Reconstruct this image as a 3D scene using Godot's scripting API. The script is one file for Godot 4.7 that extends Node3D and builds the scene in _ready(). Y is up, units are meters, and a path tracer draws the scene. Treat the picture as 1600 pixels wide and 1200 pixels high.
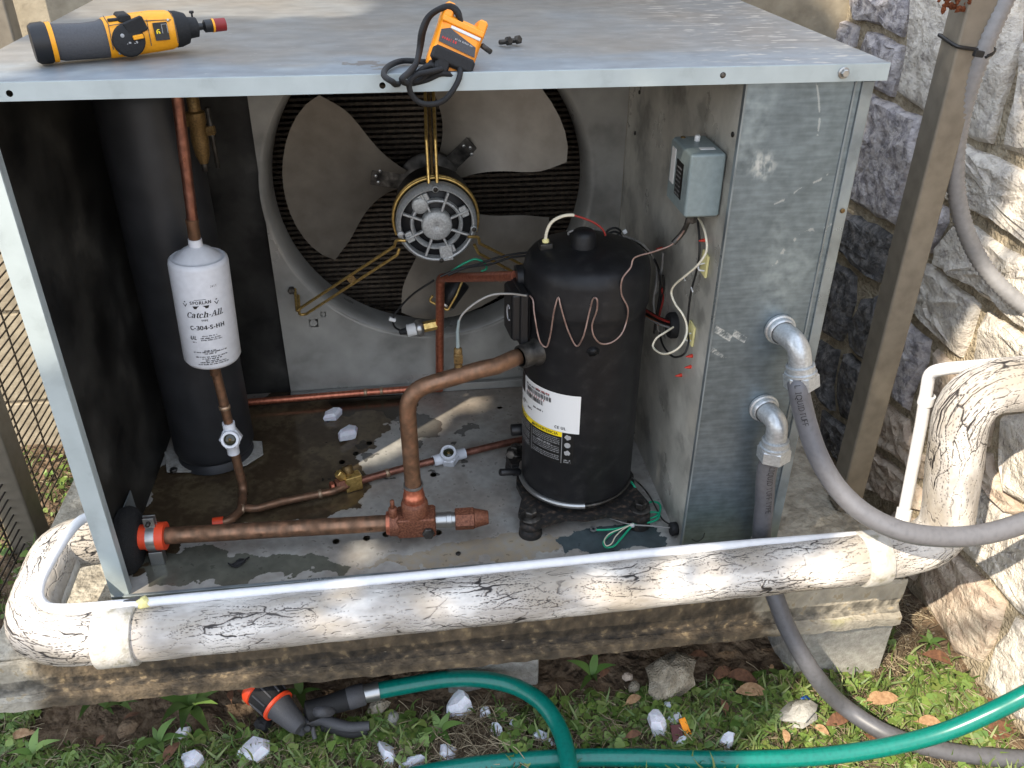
extends Node3D

var M := {}
var taken := {}
var rng := RandomNumberGenerator.new()
# the camera, measured from the photograph
const EYE := Vector3(0.395618, 0.810962, 0.866367)
const LOOK_R := Vector3(0.991770, 0.005976, 0.127895)
const LOOK_U := Vector3(0.061529, 0.853754, -0.517028)
const LOOK_F := Vector3(0.112280, -0.520642, -0.846360)
const FOCAL := 1365.249

const SUN := Vector3(-0.33, 0.42, 0.29)

# ---------------------------------------------------------------- naming and tagging
func numbered(s: String) -> String:
	if not taken.has(s):
		taken[s] = 0
		return s
	taken[s] += 1
	return "%s_%03d" % [s, taken[s]]

func tag(o: Node3D, label: String, category: String, group := "", kind := "") -> Node3D:
	if label: o.set_meta("label", label)
	if category: o.set_meta("category", category)
	if group: o.set_meta("group", group)
	if kind: o.set_meta("kind", kind)
	return o

func thing(called: String, label: String, category: String, at := Vector3.ZERO, group := "") -> Node3D:
	var o := Node3D.new()
	o.name = numbered(called)
	o.position = at
	add_child(o)
	tag(o, label, category, group)
	return o

# shapes are drawn in metres of the scene; a mesh is moved back by where its thing stands
func part(called: String, st, m: Material, parent: Node3D = null, label := "") -> MeshInstance3D:
	var o := MeshInstance3D.new()
	o.mesh = st.commit() if st is SurfaceTool else st
	o.material_override = m
	o.cast_shadow = GeometryInstance3D.SHADOW_CASTING_SETTING_ON
	if parent == null:
		o.name = numbered(called)
		add_child(o)
	else:
		o.name = called
		parent.add_child(o, true)
		if parent.get_parent() == self: o.position = -parent.position if not (parent is MeshInstance3D) else Vector3.ZERO
	if label: o.set_meta("label", label)
	return o

# ---------------------------------------------------------------- shapes
func mb() -> SurfaceTool:
	var st := SurfaceTool.new()
	st.begin(Mesh.PRIMITIVE_TRIANGLES)
	return st

func vert(st: SurfaceTool, p: Vector3, n: Vector3, uv: Vector2) -> void:
	st.set_normal(n)
	st.set_uv(uv)
	st.add_vertex(p)

func tri(st: SurfaceTool, a: Vector3, b: Vector3, c: Vector3, na: Vector3, nb: Vector3, nc: Vector3, ua := Vector2.ZERO, ub := Vector2.ZERO, uc := Vector2.ZERO) -> void:
	if (b - a).cross(c - a).dot(na + nb + nc) > 0.0:
		vert(st, a, na, ua); vert(st, c, nc, uc); vert(st, b, nb, ub)
	else:
		vert(st, a, na, ua); vert(st, b, nb, ub); vert(st, c, nc, uc)

func flat(st: SurfaceTool, pts: Array, n: Vector3, uvs: Array = []) -> void:
	for i in range(1, pts.size() - 1):
		if uvs.size(): tri(st, pts[0], pts[i], pts[i + 1], n, n, n, uvs[0], uvs[i], uvs[i + 1])
		else: tri(st, pts[0], pts[i], pts[i + 1], n, n, n)

func face(st: SurfaceTool, pts: Array, out_from: Vector3) -> void:
	var n: Vector3 = (pts[1] - pts[0]).cross(pts[2] - pts[0]).normalized()
	var c: Vector3 = (pts[0] + pts[1] + pts[2]) / 3.0
	if n.dot(c - out_from) < 0: n = -n
	flat(st, pts, n)

func box(st: SurfaceTool, c: Vector3, size: Vector3, b := Basis(), bev := 0.001) -> SurfaceTool:
	var h := size / 2.0
	bev = minf(bev, minf(h.x, minf(h.y, h.z)) * 0.49)
	var inn := h - Vector3.ONE * bev
	for ax in 3:
		var u := (ax + 1) % 3
		var w := (ax + 2) % 3
		for s in [-1.0, 1.0]:
			var q := []
			var qu := []
			for k in [[-1, -1], [1, -1], [1, 1], [-1, 1]]:
				var p := Vector3()
				p[ax] = s * h[ax]; p[u] = k[0] * inn[u]; p[w] = k[1] * inn[w]
				q.append(c + b * p)
				qu.append(Vector2(k[0] * 0.5 + 0.5, 0.5 - k[1] * 0.5))
			var n := Vector3()
			n[ax] = s
			flat(st, q, b * n, qu)
			# the chamfer between this face and the next axis
			for s2 in [-1.0, 1.0]:
				var e := []
				for k in [-1.0, 1.0]:
					var p1 := Vector3()
					p1[ax] = s * h[ax]; p1[u] = s2 * inn[u]; p1[w] = k * inn[w]
					var p2 := Vector3()
					p2[ax] = s * inn[ax]; p2[u] = s2 * h[u]; p2[w] = k * inn[w]
					if k < 0: e.append(c + b * p1); e.append(c + b * p2)
					else: e.append(c + b * p2); e.append(c + b * p1)
				var n2 := Vector3()
				n2[u] = s2
				var na := b * n
				var nb := b * n2
				tri(st, e[0], e[1], e[2], na, nb, nb)
				tri(st, e[0], e[2], e[3], na, nb, na)
	for sx in [-1.0, 1.0]:
		for sy in [-1.0, 1.0]:
			for sz in [-1.0, 1.0]:
				var s := Vector3(sx, sy, sz)
				tri(st, c + b * (s * Vector3(h.x, inn.y, inn.z)), c + b * (s * Vector3(inn.x, h.y, inn.z)), c + b * (s * Vector3(inn.x, inn.y, h.z)), b * Vector3(sx, 0, 0), b * Vector3(0, sy, 0), b * Vector3(0, 0, sz))
	return st

func frame_of(d: Vector3) -> Basis:
	d = d.normalized()
	var u := (Vector3.UP if absf(d.y) < 0.9 else Vector3.RIGHT).cross(d).normalized()
	return Basis(u, d.cross(u), d)

# profile: [distance along the axis, radius] pairs
func lathe(st: SurfaceTool, base: Vector3, axis: Vector3, prof: Array, n := 24, sharp := 0.6) -> SurfaceTool:
	var f := frame_of(axis)
	var m := prof.size()
	var nr := []
	for i in m - 1:
		var d := Vector2(prof[i + 1][0] - prof[i][0], prof[i + 1][1] - prof[i][1]).normalized()
		nr.append(Vector2(-d.y, d.x))
	var total: float = 0.0001
	for i in m - 1: total += Vector2(prof[i + 1][0] - prof[i][0], prof[i + 1][1] - prof[i][1]).length()
	var run := 0.0
	for i in m - 1:
		var n0: Vector2 = nr[i]
		var n1: Vector2 = nr[i]
		if i > 0 and nr[i - 1].dot(nr[i]) > sharp: n0 = (nr[i - 1] + nr[i]).normalized()
		if i < m - 2 and nr[i + 1].dot(nr[i]) > sharp: n1 = (nr[i + 1] + nr[i]).normalized()
		var seg := Vector2(prof[i + 1][0] - prof[i][0], prof[i + 1][1] - prof[i][1]).length()
		var v0 := run / total
		run += seg
		var v1 := run / total
		for k in n:
			var a0 := TAU * k / n
			var a1 := TAU * (k + 1) / n
			var d0 := f.x * cos(a0) + f.y * sin(a0)
			var d1 := f.x * cos(a1) + f.y * sin(a1)
			var p00: Vector3 = base + f.z * prof[i][0] + d0 * prof[i][1]
			var p01: Vector3 = base + f.z * prof[i][0] + d1 * prof[i][1]
			var p10: Vector3 = base + f.z * prof[i + 1][0] + d0 * prof[i + 1][1]
			var p11: Vector3 = base + f.z * prof[i + 1][0] + d1 * prof[i + 1][1]
			var m00 := f.z * n0.x + d0 * n0.y
			var m01 := f.z * n0.x + d1 * n0.y
			var m10 := f.z * n1.x + d0 * n1.y
			var m11 := f.z * n1.x + d1 * n1.y
			var u0 := float(k) / n
			var u1 := float(k + 1) / n
			if prof[i + 1][1] > 0.00001: tri(st, p00, p10, p11, m00, m10, m11, Vector2(u0, v0), Vector2(u0, v1), Vector2(u1, v1))
			if prof[i][1] > 0.00001: tri(st, p00, p11, p01, m00, m11, m01, Vector2(u0, v0), Vector2(u1, v1), Vector2(u1, v0))
	return st

# a capped cylinder with a small chamfer
func cyl(st: SurfaceTool, a: Vector3, b: Vector3, r: float, r2 := -1.0, n := 20, ch := 0.0012) -> SurfaceTool:
	if r2 < 0: r2 = r
	var L := (b - a).length()
	ch = minf(ch, minf(L, minf(r, r2)) * 0.3)
	return lathe(st, a, b - a, [[0, 0], [0, r - ch], [ch, r], [L - ch, r2], [L, r2 - ch], [L, 0]], n)

func hexnut(st: SurfaceTool, a: Vector3, b: Vector3, r: float) -> SurfaceTool:
	var L := (b - a).length()
	var f := frame_of(b - a)
	var ch := minf(0.0012, L * 0.2)
	var rings := [[0.0, r - ch], [ch, r], [L - ch, r], [L, r - ch]]
	for i in 3:
		for k in 6:
			var q := []
			for e in [[0, 0], [0, 1], [1, 1], [1, 0]]:
				var an: float = TAU * (k + e[1]) / 6.0
				var g: Array = rings[i + e[0]]
				q.append(a + f.z * g[0] + (f.x * cos(an) + f.y * sin(an)) * g[1])
			face(st, q, (a + b) / 2.0)
	for e in [0, 3]:
		var q := []
		for k in 6:
			var an := TAU * k / 6.0
			q.append(a + f.z * rings[e][0] + (f.x * cos(an) + f.y * sin(an)) * rings[e][1])
		face(st, q, (a + b) / 2.0)
	return st

func curve(pts: Array, step := 0.006, closed := false) -> Array:
	var out := []
	var n := pts.size()
	for i in (n if closed else n - 1):
		var p0: Vector3 = pts[(i - 1 + n) % n] if closed or i > 0 else pts[0] * 2.0 - pts[1]
		var p1: Vector3 = pts[i]
		var p2: Vector3 = pts[(i + 1) % n]
		var p3: Vector3 = pts[(i + 2) % n] if closed or i + 2 < n else pts[n - 1] * 2.0 - pts[n - 2]
		# centripetal spacing keeps bends from overshooting
		var t0 := 0.0
		var t1 := t0 + sqrt(maxf((p1 - p0).length(), 1e-5))
		var t2 := t1 + sqrt(maxf((p2 - p1).length(), 1e-5))
		var t3 := t2 + sqrt(maxf((p3 - p2).length(), 1e-5))
		var k := maxi(1, int(ceil((p2 - p1).length() / step)))
		for j in k:
			var t := lerpf(t1, t2, float(j) / k)
			var a1 := p0 * ((t1 - t) / (t1 - t0)) + p1 * ((t - t0) / (t1 - t0))
			var a2 := p1 * ((t2 - t) / (t2 - t1)) + p2 * ((t - t1) / (t2 - t1))
			var a3 := p2 * ((t3 - t) / (t3 - t2)) + p3 * ((t - t2) / (t3 - t2))
			var b1 := a1 * ((t2 - t) / (t2 - t0)) + a2 * ((t - t0) / (t2 - t0))
			var b2 := a2 * ((t3 - t) / (t3 - t1)) + a3 * ((t - t1) / (t3 - t1))
			out.append(b1 * ((t2 - t) / (t2 - t1)) + b2 * ((t - t1) / (t2 - t1)))
	if not closed: out.append(pts[n - 1])
	return out

# straight runs with rounded corners of bend radius br
func bent(pts: Array, br := 0.02) -> Array:
	var out := [pts[0]]
	for i in range(1, pts.size() - 1):
		var p: Vector3 = pts[i]
		var a: Vector3 = pts[i - 1] - p
		var b: Vector3 = pts[i + 1] - p
		var an := a.angle_to(b)
		if an > PI - 0.06:
			out.append(p)
			continue
		var t := minf(br / tan(an / 2.0), minf(a.length(), b.length()) * 0.48)
		var s := p + a.normalized() * t
		var e := p + b.normalized() * t
		for k in 9:
			var w := k / 8.0
			out.append(s.lerp(p, w).lerp(p.lerp(e, w), w))
	out.append(pts[-1])
	return out

# r: a number, or a Callable of (metres along, share along); UV: u in metres, v round the tube
func tube(st: SurfaceTool, pts: Array, r, n := 10, caps := true, wob := 0.0) -> SurfaceTool:
	var m := pts.size()
	var f := frame_of(pts[1] - pts[0])
	var L := 0.0
	var lens := [0.0]
	for i in m - 1:
		L += (pts[i + 1] - pts[i]).length()
		lens.append(L)
	var prev := []
	var prevn := []
	for i in m:
		var d: Vector3
		if i == 0: d = pts[1] - pts[0]
		elif i == m - 1: d = pts[i] - pts[i - 1]
		else: d = (pts[i + 1] - pts[i]).normalized() + (pts[i] - pts[i - 1]).normalized()
		d = d.normalized()
		var x := (f.x - d * f.x.dot(d)).normalized()
		f = Basis(x, d.cross(x), d)
		var rr: float = r.call(lens[i], lens[i] / L) if r is Callable else r
		var ring := []
		var rn := []
		for k in n + 1:
			var a := TAU * k / n
			var dir := f.x * cos(a) + f.y * sin(a)
			ring.append(pts[i] + dir * rr)
			rn.append(dir)
		if i > 0:
			for k in n:
				var u0: float = lens[i - 1]
				var u1: float = lens[i]
				var v0 := float(k) / n
				var v1 := float(k + 1) / n
				tri(st, prev[k], ring[k], ring[k + 1], prevn[k], rn[k], rn[k + 1], Vector2(u0, v0), Vector2(u1, v0), Vector2(u1, v1))
				tri(st, prev[k], ring[k + 1], prev[k + 1], prevn[k], rn[k + 1], prevn[k + 1], Vector2(u0, v0), Vector2(u1, v1), Vector2(u0, v1))
		if caps and (i == 0 or i == m - 1):
			var cn := -d if i == 0 else d
			for k in n: tri(st, pts[i], ring[k], ring[k + 1], cn, cn, cn)
		prev = ring
		prevn = rn
	return st

func wire(pts: Array, r: float, n := 7) -> SurfaceTool:
	return tube(mb(), curve(pts, 0.004), r, n)

# a flat sheet with round holes; to3: Callable from sheet coordinates to the scene; holes [centre, rx, ry]
func sheet(st: SurfaceTool, lo: Vector2, hi: Vector2, holes: Array, to3: Callable, n: Vector3, seg := 24) -> SurfaceTool:
	var xs := [lo.x, hi.x]
	var ys := [lo.y, hi.y]
	for h in holes:
		xs.append(maxf(lo.x, h[0].x - h[1] * 1.2)); xs.append(minf(hi.x, h[0].x + h[1] * 1.2))
		ys.append(maxf(lo.y, h[0].y - h[2] * 1.2)); ys.append(minf(hi.y, h[0].y + h[2] * 1.2))
	xs.sort()
	ys.sort()
	var uv := func(p: Vector2) -> Vector2: return Vector2((p.x - lo.x) / (hi.x - lo.x), (p.y - lo.y) / (hi.y - lo.y))
	var put := func(ps: Array) -> void:
		var q := []
		var u := []
		for p in ps:
			q.append(to3.call(p)); u.append(uv.call(p))
		flat(st, q, n, u)
	for i in xs.size() - 1:
		for j in ys.size() - 1:
			if xs[i + 1] - xs[i] < 1e-6 or ys[j + 1] - ys[j] < 1e-6: continue
			var c := Vector2((xs[i] + xs[i + 1]) / 2.0, (ys[j] + ys[j + 1]) / 2.0)
			var inside := false
			for h in holes:
				if absf(c.x - h[0].x) < h[1] * 1.2 and absf(c.y - h[0].y) < h[2] * 1.2: inside = true
			if not inside: put.call([Vector2(xs[i], ys[j]), Vector2(xs[i + 1], ys[j]), Vector2(xs[i + 1], ys[j + 1]), Vector2(xs[i], ys[j + 1])])
	for h in holes:
		for k in seg:
			var q := []
			for e in [0, 1]:
				var a: float = TAU * (k + e) / seg
				var d := Vector2(cos(a), sin(a))
				var s: float = 1.2 / maxf(absf(d.x), absf(d.y))
				var outer := Vector2(clampf(h[0].x + d.x * s * h[1], lo.x, hi.x), clampf(h[0].y + d.y * s * h[2], lo.y, hi.y))
				var inner := Vector2(h[0].x + d.x * h[1], h[0].y + d.y * h[2])
				if e == 0: q.append(inner); q.append(outer)
				else: q.append(outer); q.append(inner)
			put.call(q)
	return st

# a polygon in the plane of u and w, thick along their cross product
func prism(st: SurfaceTool, poly: Array, at: Vector3, u: Vector3, w: Vector3, thick: float) -> SurfaceTool:
	var n := u.cross(w).normalized()
	var ids := Geometry2D.triangulate_polygon(PackedVector2Array(poly))
	for s in [0.0, 1.0]:
		for i in range(0, ids.size(), 3):
			var q := []
			for k in 3: q.append(at + u * poly[ids[i + k]].x + w * poly[ids[i + k]].y + n * thick * s)
			flat(st, q, n if s > 0 else -n)
	var cen := Vector2()
	for p in poly: cen += p / poly.size()
	var ccw := not Geometry2D.is_polygon_clockwise(PackedVector2Array(poly))
	for i in poly.size():
		var a: Vector2 = poly[i]
		var b: Vector2 = poly[(i + 1) % poly.size()]
		var e := (b - a).normalized()
		var o2 := Vector2(e.y, -e.x) if ccw else Vector2(-e.y, e.x)
		var o := (u * o2.x + w * o2.y).normalized()
		flat(st, [at + u * a.x + w * a.y, at + u * b.x + w * b.y, at + u * b.x + w * b.y + n * thick, at + u * a.x + w * a.y + n * thick], o)
	return st

# an irregular chip or stone
func lump(st: SurfaceTool, c: Vector3, size: Vector3, sd: int, b := Basis(), rough := 0.25, smooth := 0.0, nu := 9, nv := 6) -> SurfaceTool:
	var fn := FastNoiseLite.new()
	fn.seed = sd
	fn.frequency = 0.9
	var g := []
	for j in nv + 1:
		var row := []
		var th := PI * j / nv
		for i in nu:
			var ph := TAU * (i + 0.5 * (j % 2)) / nu
			var d := Vector3(sin(th) * cos(ph), cos(th), sin(th) * sin(ph))
			var k := 1.0 + rough * 2.0 * fn.get_noise_3d(d.x * 1.3 + sd, d.y * 1.3, d.z * 1.3)
			row.append(c + b * (d * k * size * 0.5))
		g.append(row)
	for j in nv:
		for i in nu:
			for t in [[g[j][i], g[j + 1][i], g[j + 1][(i + 1) % nu]], [g[j][i], g[j + 1][(i + 1) % nu], g[j][(i + 1) % nu]]]:
				if (t[1] - t[0]).cross(t[2] - t[0]).length() < 1e-9: continue
				var n: Vector3 = (t[1] - t[0]).cross(t[2] - t[0]).normalized()
				if n.dot((t[0] + t[1] + t[2]) / 3.0 - c) < 0: n = -n
				tri(st, t[0], t[1], t[2], n.lerp((t[0] - c).normalized(), smooth), n.lerp((t[1] - c).normalized(), smooth), n.lerp((t[2] - c).normalized(), smooth))
	return st

# a broken flat chip: an uneven polygon with a smaller tilted top
func shard(st: SurfaceTool, c: Vector3, size: Vector3, sd: int, b := Basis()) -> SurfaceTool:
	var r := RandomNumberGenerator.new()
	r.seed = sd * 7 + 3
	var n := 5 + sd % 3
	var lo := []
	var mid := []
	var hi := []
	var sx := r.randf_range(-0.15, 0.15)
	for k in n:
		var a := TAU * (k + r.randf_range(-0.28, 0.28)) / n
		var d := r.randf_range(0.36, 0.56)
		var p := Vector3(cos(a) * d, 0, sin(a) * d)
		lo.append(c + b * ((p * 0.9 + Vector3(0, -0.5, 0)) * size))
		mid.append(c + b * ((p + Vector3(0, 0.12 + sx * cos(a), 0)) * size))
		hi.append(c + b * ((p * r.randf_range(0.66, 0.86) + Vector3(0, 0.5 + 1.6 * sx * cos(a), 0)) * size))
	for rows in [[lo, mid], [mid, hi]]:
		for k in n:
			var j := (k + 1) % n
			face(st, [rows[0][k], rows[0][j], rows[1][j]], c)
			face(st, [rows[0][k], rows[1][j], rows[1][k]], c)
	var top := Vector3()
	for p in hi: top += p / n
	for k in n:
		face(st, [hi[k], hi[(k + 1) % n], top + b * Vector3(0, size.y * 0.06, 0)], c)
		face(st, [lo[k], lo[(k + 1) % n], c - b * Vector3(0, size.y * 0.5, 0)], c)
	return st

# lettering laid onto a surface: to3 turns (x, y) in metres into [place, normal]
func letters(st: SurfaceTool, s: String, at: Vector2, high: float, to3: Callable, font := "Droid Sans", bold := false, align := 0, slant := 0.0, stretch := 1.0) -> float:
	var f := SystemFont.new()
	f.font_names = PackedStringArray([font])
	if bold: f.font_weight = 700
	var t := TextMesh.new()
	t.font = f
	t.font_size = 32
	t.pixel_size = high / 23.0
	t.depth = 0.0
	t.curve_step = 3.0
	t.text = s
	if t.get_surface_count() == 0: return 0.0
	var arr := t.surface_get_arrays(0)
	var v: PackedVector3Array = arr[Mesh.ARRAY_VERTEX]
	var ix = arr[Mesh.ARRAY_INDEX]
	var lo := INF
	var hi := -INF
	var by := INF
	for p in v:
		lo = minf(lo, p.x); hi = maxf(hi, p.x); by = minf(by, p.y)
	var w := (hi - lo) * stretch
	var off := 0.0 if align < 0 else (w / 2.0 if align == 0 else w)
	var order: Array = []
	if ix != null and ix.size(): order = Array(ix)
	else: order = range(v.size())
	for i in range(0, order.size(), 3):
		var q := []
		for k in 3:
			var p: Vector3 = v[order[i + k]]
			q.append(to3.call(at + Vector2((p.x - lo) * stretch - off + slant * (p.y - by), p.y - by)))
		tri(st, q[0][0], q[1][0], q[2][0], q[0][1], q[1][1], q[2][1])
	return w

func strip(st: SurfaceTool, lo: Vector2, hi: Vector2, to3: Callable, cols := 1, sh := 0.0) -> void:
	for i in cols:
		var x0 := lerpf(lo.x, hi.x, float(i) / cols)
		var x1 := lerpf(lo.x, hi.x, float(i + 1) / cols)
		var a: Array = to3.call(Vector2(x0, lo.y + sh * (x0 - lo.x)))
		var b: Array = to3.call(Vector2(x1, lo.y + sh * (x1 - lo.x)))
		var c: Array = to3.call(Vector2(x1, hi.y + sh * (x1 - lo.x)))
		var d: Array = to3.call(Vector2(x0, hi.y + sh * (x0 - lo.x)))
		tri(st, a[0], b[0], c[0], a[1], b[1], c[1], Vector2(0, 1), Vector2(1, 1), Vector2(1, 0))
		tri(st, a[0], c[0], d[0], a[1], c[1], d[1], Vector2(0, 1), Vector2(1, 0), Vector2(0, 0))

# ---------------------------------------------------------------- materials
func srgb(r: float, g: float, b: float) -> Color: return Color(r, g, b)

func mat(c: Color, rough := 0.6, metal := 0.0) -> StandardMaterial3D:
	var m := StandardMaterial3D.new()
	m.albedo_color = c
	m.roughness = rough
	m.metallic = metal
	m.cull_mode = BaseMaterial3D.CULL_DISABLED
	return m

func ntex(freq: float, sd: int, stops: Array, kind := FastNoiseLite.TYPE_SIMPLEX_SMOOTH, oct := 5, size := 512, warp := 0.0, gain := 0.5) -> NoiseTexture2D:
	var n := FastNoiseLite.new()
	n.noise_type = kind
	n.frequency = freq
	n.seed = sd
	n.fractal_octaves = oct
	n.fractal_gain = gain
	if kind == FastNoiseLite.TYPE_CELLULAR: n.cellular_return_type = FastNoiseLite.RETURN_CELL_VALUE
	if warp > 0:
		n.domain_warp_enabled = true
		n.domain_warp_amplitude = warp
	var t := NoiseTexture2D.new()
	t.width = size
	t.height = size
	t.seamless = true
	t.noise = n
	if stops.size():
		var g := Gradient.new()
		var o := PackedFloat32Array()
		var c := PackedColorArray()
		for s in stops:
			o.append(s[0]); c.append(s[1])
		g.offsets = o
		g.colors = c
		t.color_ramp = g
	return t

func tri_map(m: StandardMaterial3D, scale: float, tex = null, bump = null, height := 0.2, rough = null) -> StandardMaterial3D:
	m.uv1_triplanar = true
	m.uv1_world_triplanar = true
	m.uv1_scale = Vector3.ONE * scale
	dress(m, tex, bump, height, rough)
	return m

func dress(m: StandardMaterial3D, tex = null, bump = null, height := 0.2, rough = null) -> void:
	if tex: m.albedo_texture = tex
	if bump:
		m.heightmap_enabled = true
		m.heightmap_texture = bump
		m.heightmap_scale = height
	if rough:
		m.roughness = 1.0
		m.roughness_texture = rough
		m.roughness_texture_channel = BaseMaterial3D.TEXTURE_CHANNEL_RED

func gray(v: float) -> Color: return Color(v, v, v)

func paint(w: int, h: int, f: Callable) -> ImageTexture:
	var im := Image.create(w, h, false, Image.FORMAT_RGB8)
	for y in h:
		for x in w: im.set_pixel(x, y, f.call((x + 0.5) / w, (y + 0.5) / h))
	return ImageTexture.create_from_image(im)

func noise(freq: float, sd: int, oct := 4, kind := FastNoiseLite.TYPE_SIMPLEX_SMOOTH) -> FastNoiseLite:
	var n := FastNoiseLite.new()
	n.noise_type = kind
	n.frequency = freq
	n.seed = sd
	n.fractal_octaves = oct
	return n

func materials() -> void:
	var spangle := ntex(0.03, 3, [[0.0, gray(0.80)], [0.45, gray(0.92)], [0.55, gray(0.96)], [1.0, gray(1.0)]], FastNoiseLite.TYPE_CELLULAR, 2)
	var smear := ntex(0.006, 11, [[0.0, gray(0.12)], [0.4, gray(0.42)], [0.7, gray(0.58)], [1.0, gray(0.85)]], FastNoiseLite.TYPE_SIMPLEX_SMOOTH, 6, 512, 30.0)
	var fine := ntex(0.05, 5, [], FastNoiseLite.TYPE_SIMPLEX_SMOOTH, 5)
	var coarse := ntex(0.012, 6, [], FastNoiseLite.TYPE_SIMPLEX_SMOOTH, 6)
	M.galv = tri_map(mat(srgb(0.60, 0.635, 0.645), 0.5, 0.55), 2.2, ntex(0.012, 21, [[0.0, gray(0.72)], [0.4, gray(0.88)], [0.6, gray(0.93)], [1.0, gray(1.0)]], FastNoiseLite.TYPE_SIMPLEX_SMOOTH, 6, 512, 20.0), null, 0.2, smear)
	M.galv_flange = tri_map(mat(srgb(0.72, 0.765, 0.77), 0.5, 0.25), 2.2, ntex(0.012, 22, [[0.0, gray(0.84)], [0.45, gray(0.95)], [1.0, gray(1.0)]], FastNoiseLite.TYPE_SIMPLEX_SMOOTH, 5, 512, 20.0))
	M.shaded_inside = tri_map(mat(srgb(0.42, 0.415, 0.395), 0.5, 0.3), 2.0, smear)  # shade inside the cabinet is put into this dark color
	M.partition = tri_map(mat(srgb(0.82, 0.81, 0.765), 0.5, 0.2), 2.0, ntex(0.01, 31, [[0.0, gray(0.62)], [0.4, gray(0.84)], [0.6, gray(0.9)], [1.0, gray(1.0)]], FastNoiseLite.TYPE_SIMPLEX_SMOOTH, 6, 512, 40.0), null, 0.2, smear)
	M.shroud = tri_map(mat(srgb(0.62, 0.615, 0.59), 0.5, 0.2), 2.0, ntex(0.01, 32, [[0.0, gray(0.7)], [0.5, gray(0.9)], [1.0, gray(1.0)]], FastNoiseLite.TYPE_SIMPLEX_SMOOTH, 6), null, 0.2, smear)
	M.steel = mat(srgb(0.66, 0.66, 0.65), 0.35, 0.9)
	M.dull_steel = tri_map(mat(srgb(0.55, 0.53, 0.50), 0.5, 0.7), 12.0, smear)
	M.zinc_cast = tri_map(mat(srgb(0.82, 0.835, 0.84), 0.34, 0.6), 14.0, ntex(0.03, 41, [[0.0, gray(0.75)], [1.0, gray(1.0)]]), fine, 0.03)
	M.alu_cast = tri_map(mat(srgb(0.78, 0.79, 0.785), 0.5, 0.35), 16.0, ntex(0.03, 42, [[0.0, gray(0.7)], [1.0, gray(1.0)]]), fine, 0.03)
	M.blade = tri_map(mat(Color.WHITE, 0.45, 0.45), 4.0, ntex(0.012, 45, [[0.0, srgb(0.44, 0.41, 0.37)], [0.5, srgb(0.485, 0.46, 0.42)], [1.0, srgb(0.53, 0.505, 0.46)]], FastNoiseLite.TYPE_SIMPLEX_SMOOTH, 6, 512, 20.0))
	M.copper = tri_map(mat(Color.WHITE, 0.36, 0.85), 9.0, ntex(0.018, 51, [[0.0, srgb(0.44, 0.30, 0.255)], [0.5, srgb(0.55, 0.375, 0.315)], [1.0, srgb(0.67, 0.48, 0.41)]]), null, 0.2, smear)
	M.copper_brown = tri_map(mat(Color.WHITE, 0.42, 0.7), 7.0, ntex(0.02, 52, [[0.0, srgb(0.37, 0.29, 0.23)], [0.42, srgb(0.48, 0.37, 0.29)], [0.66, srgb(0.53, 0.40, 0.31)], [1.0, srgb(0.62, 0.46, 0.36)]]), null, 0.2, smear)
	M.copper_bright = tri_map(mat(Color.WHITE, 0.38, 0.75), 12.0, ntex(0.02, 53, [[0.0, srgb(0.60, 0.34, 0.26)], [0.5, srgb(0.72, 0.43, 0.33)], [1.0, srgb(0.82, 0.54, 0.43)]]))
	M.rust_copper = tri_map(mat(Color.WHITE, 0.6, 0.35), 16.0, ntex(0.03, 54, [[0.0, srgb(0.30, 0.17, 0.12)], [0.5, srgb(0.47, 0.29, 0.21)], [1.0, srgb(0.60, 0.40, 0.30)]]), fine, 0.04)
	M.brass = tri_map(mat(Color.WHITE, 0.32, 0.75), 14.0, ntex(0.02, 55, [[0.0, srgb(0.58, 0.46, 0.25)], [0.5, srgb(0.78, 0.65, 0.38)], [1.0, srgb(0.88, 0.77, 0.50)]]))
	M.old_brass = tri_map(mat(Color.WHITE, 0.5, 0.6), 18.0, ntex(0.03, 56, [[0.0, srgb(0.26, 0.21, 0.13)], [0.5, srgb(0.45, 0.36, 0.22)], [1.0, srgb(0.58, 0.48, 0.30)]]), fine, 0.03)
	M.solder = mat(srgb(0.66, 0.56, 0.46), 0.45, 0.7)
	M.black_paint = tri_map(mat(Color.WHITE, 0.42), 6.0, ntex(0.012, 61, [[0.0, srgb(0.085, 0.085, 0.09)], [0.6, srgb(0.115, 0.115, 0.12)], [0.8, srgb(0.15, 0.15, 0.15)], [1.0, srgb(0.22, 0.21, 0.20)]]), fine, 0.01)
	M.black_paint.metallic_specular = 0.35
	M.receiver_black = tri_map(mat(Color.WHITE, 0.5), 4.0, ntex(0.01, 62, [[0.0, srgb(0.12, 0.124, 0.132)], [0.6, srgb(0.155, 0.16, 0.17)], [1.0, srgb(0.19, 0.19, 0.20)]]))
	M.black_plastic = mat(srgb(0.07, 0.07, 0.075), 0.5)
	M.black_rubber = tri_map(mat(srgb(0.10, 0.10, 0.105), 0.75), 20.0, ntex(0.03, 63, [[0.0, gray(0.6)], [1.0, gray(1.0)]]), fine, 0.02)
	M.foam_black = tri_map(mat(srgb(0.09, 0.09, 0.09), 0.95), 30.0, null, ntex(0.06, 64, [], FastNoiseLite.TYPE_CELLULAR, 3), 0.2)
	M.mount_black = tri_map(mat(Color.WHITE, 0.6), 10.0, ntex(0.02, 65, [[0.0, srgb(0.08, 0.08, 0.08)], [0.55, srgb(0.13, 0.125, 0.12)], [0.75, srgb(0.24, 0.20, 0.17)], [1.0, srgb(0.38, 0.32, 0.27)]]))
	M.white_enamel = tri_map(mat(srgb(0.85, 0.86, 0.88), 0.38), 8.0, ntex(0.02, 66, [[0.0, gray(0.92)], [1.0, gray(1.0)]]))
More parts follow.
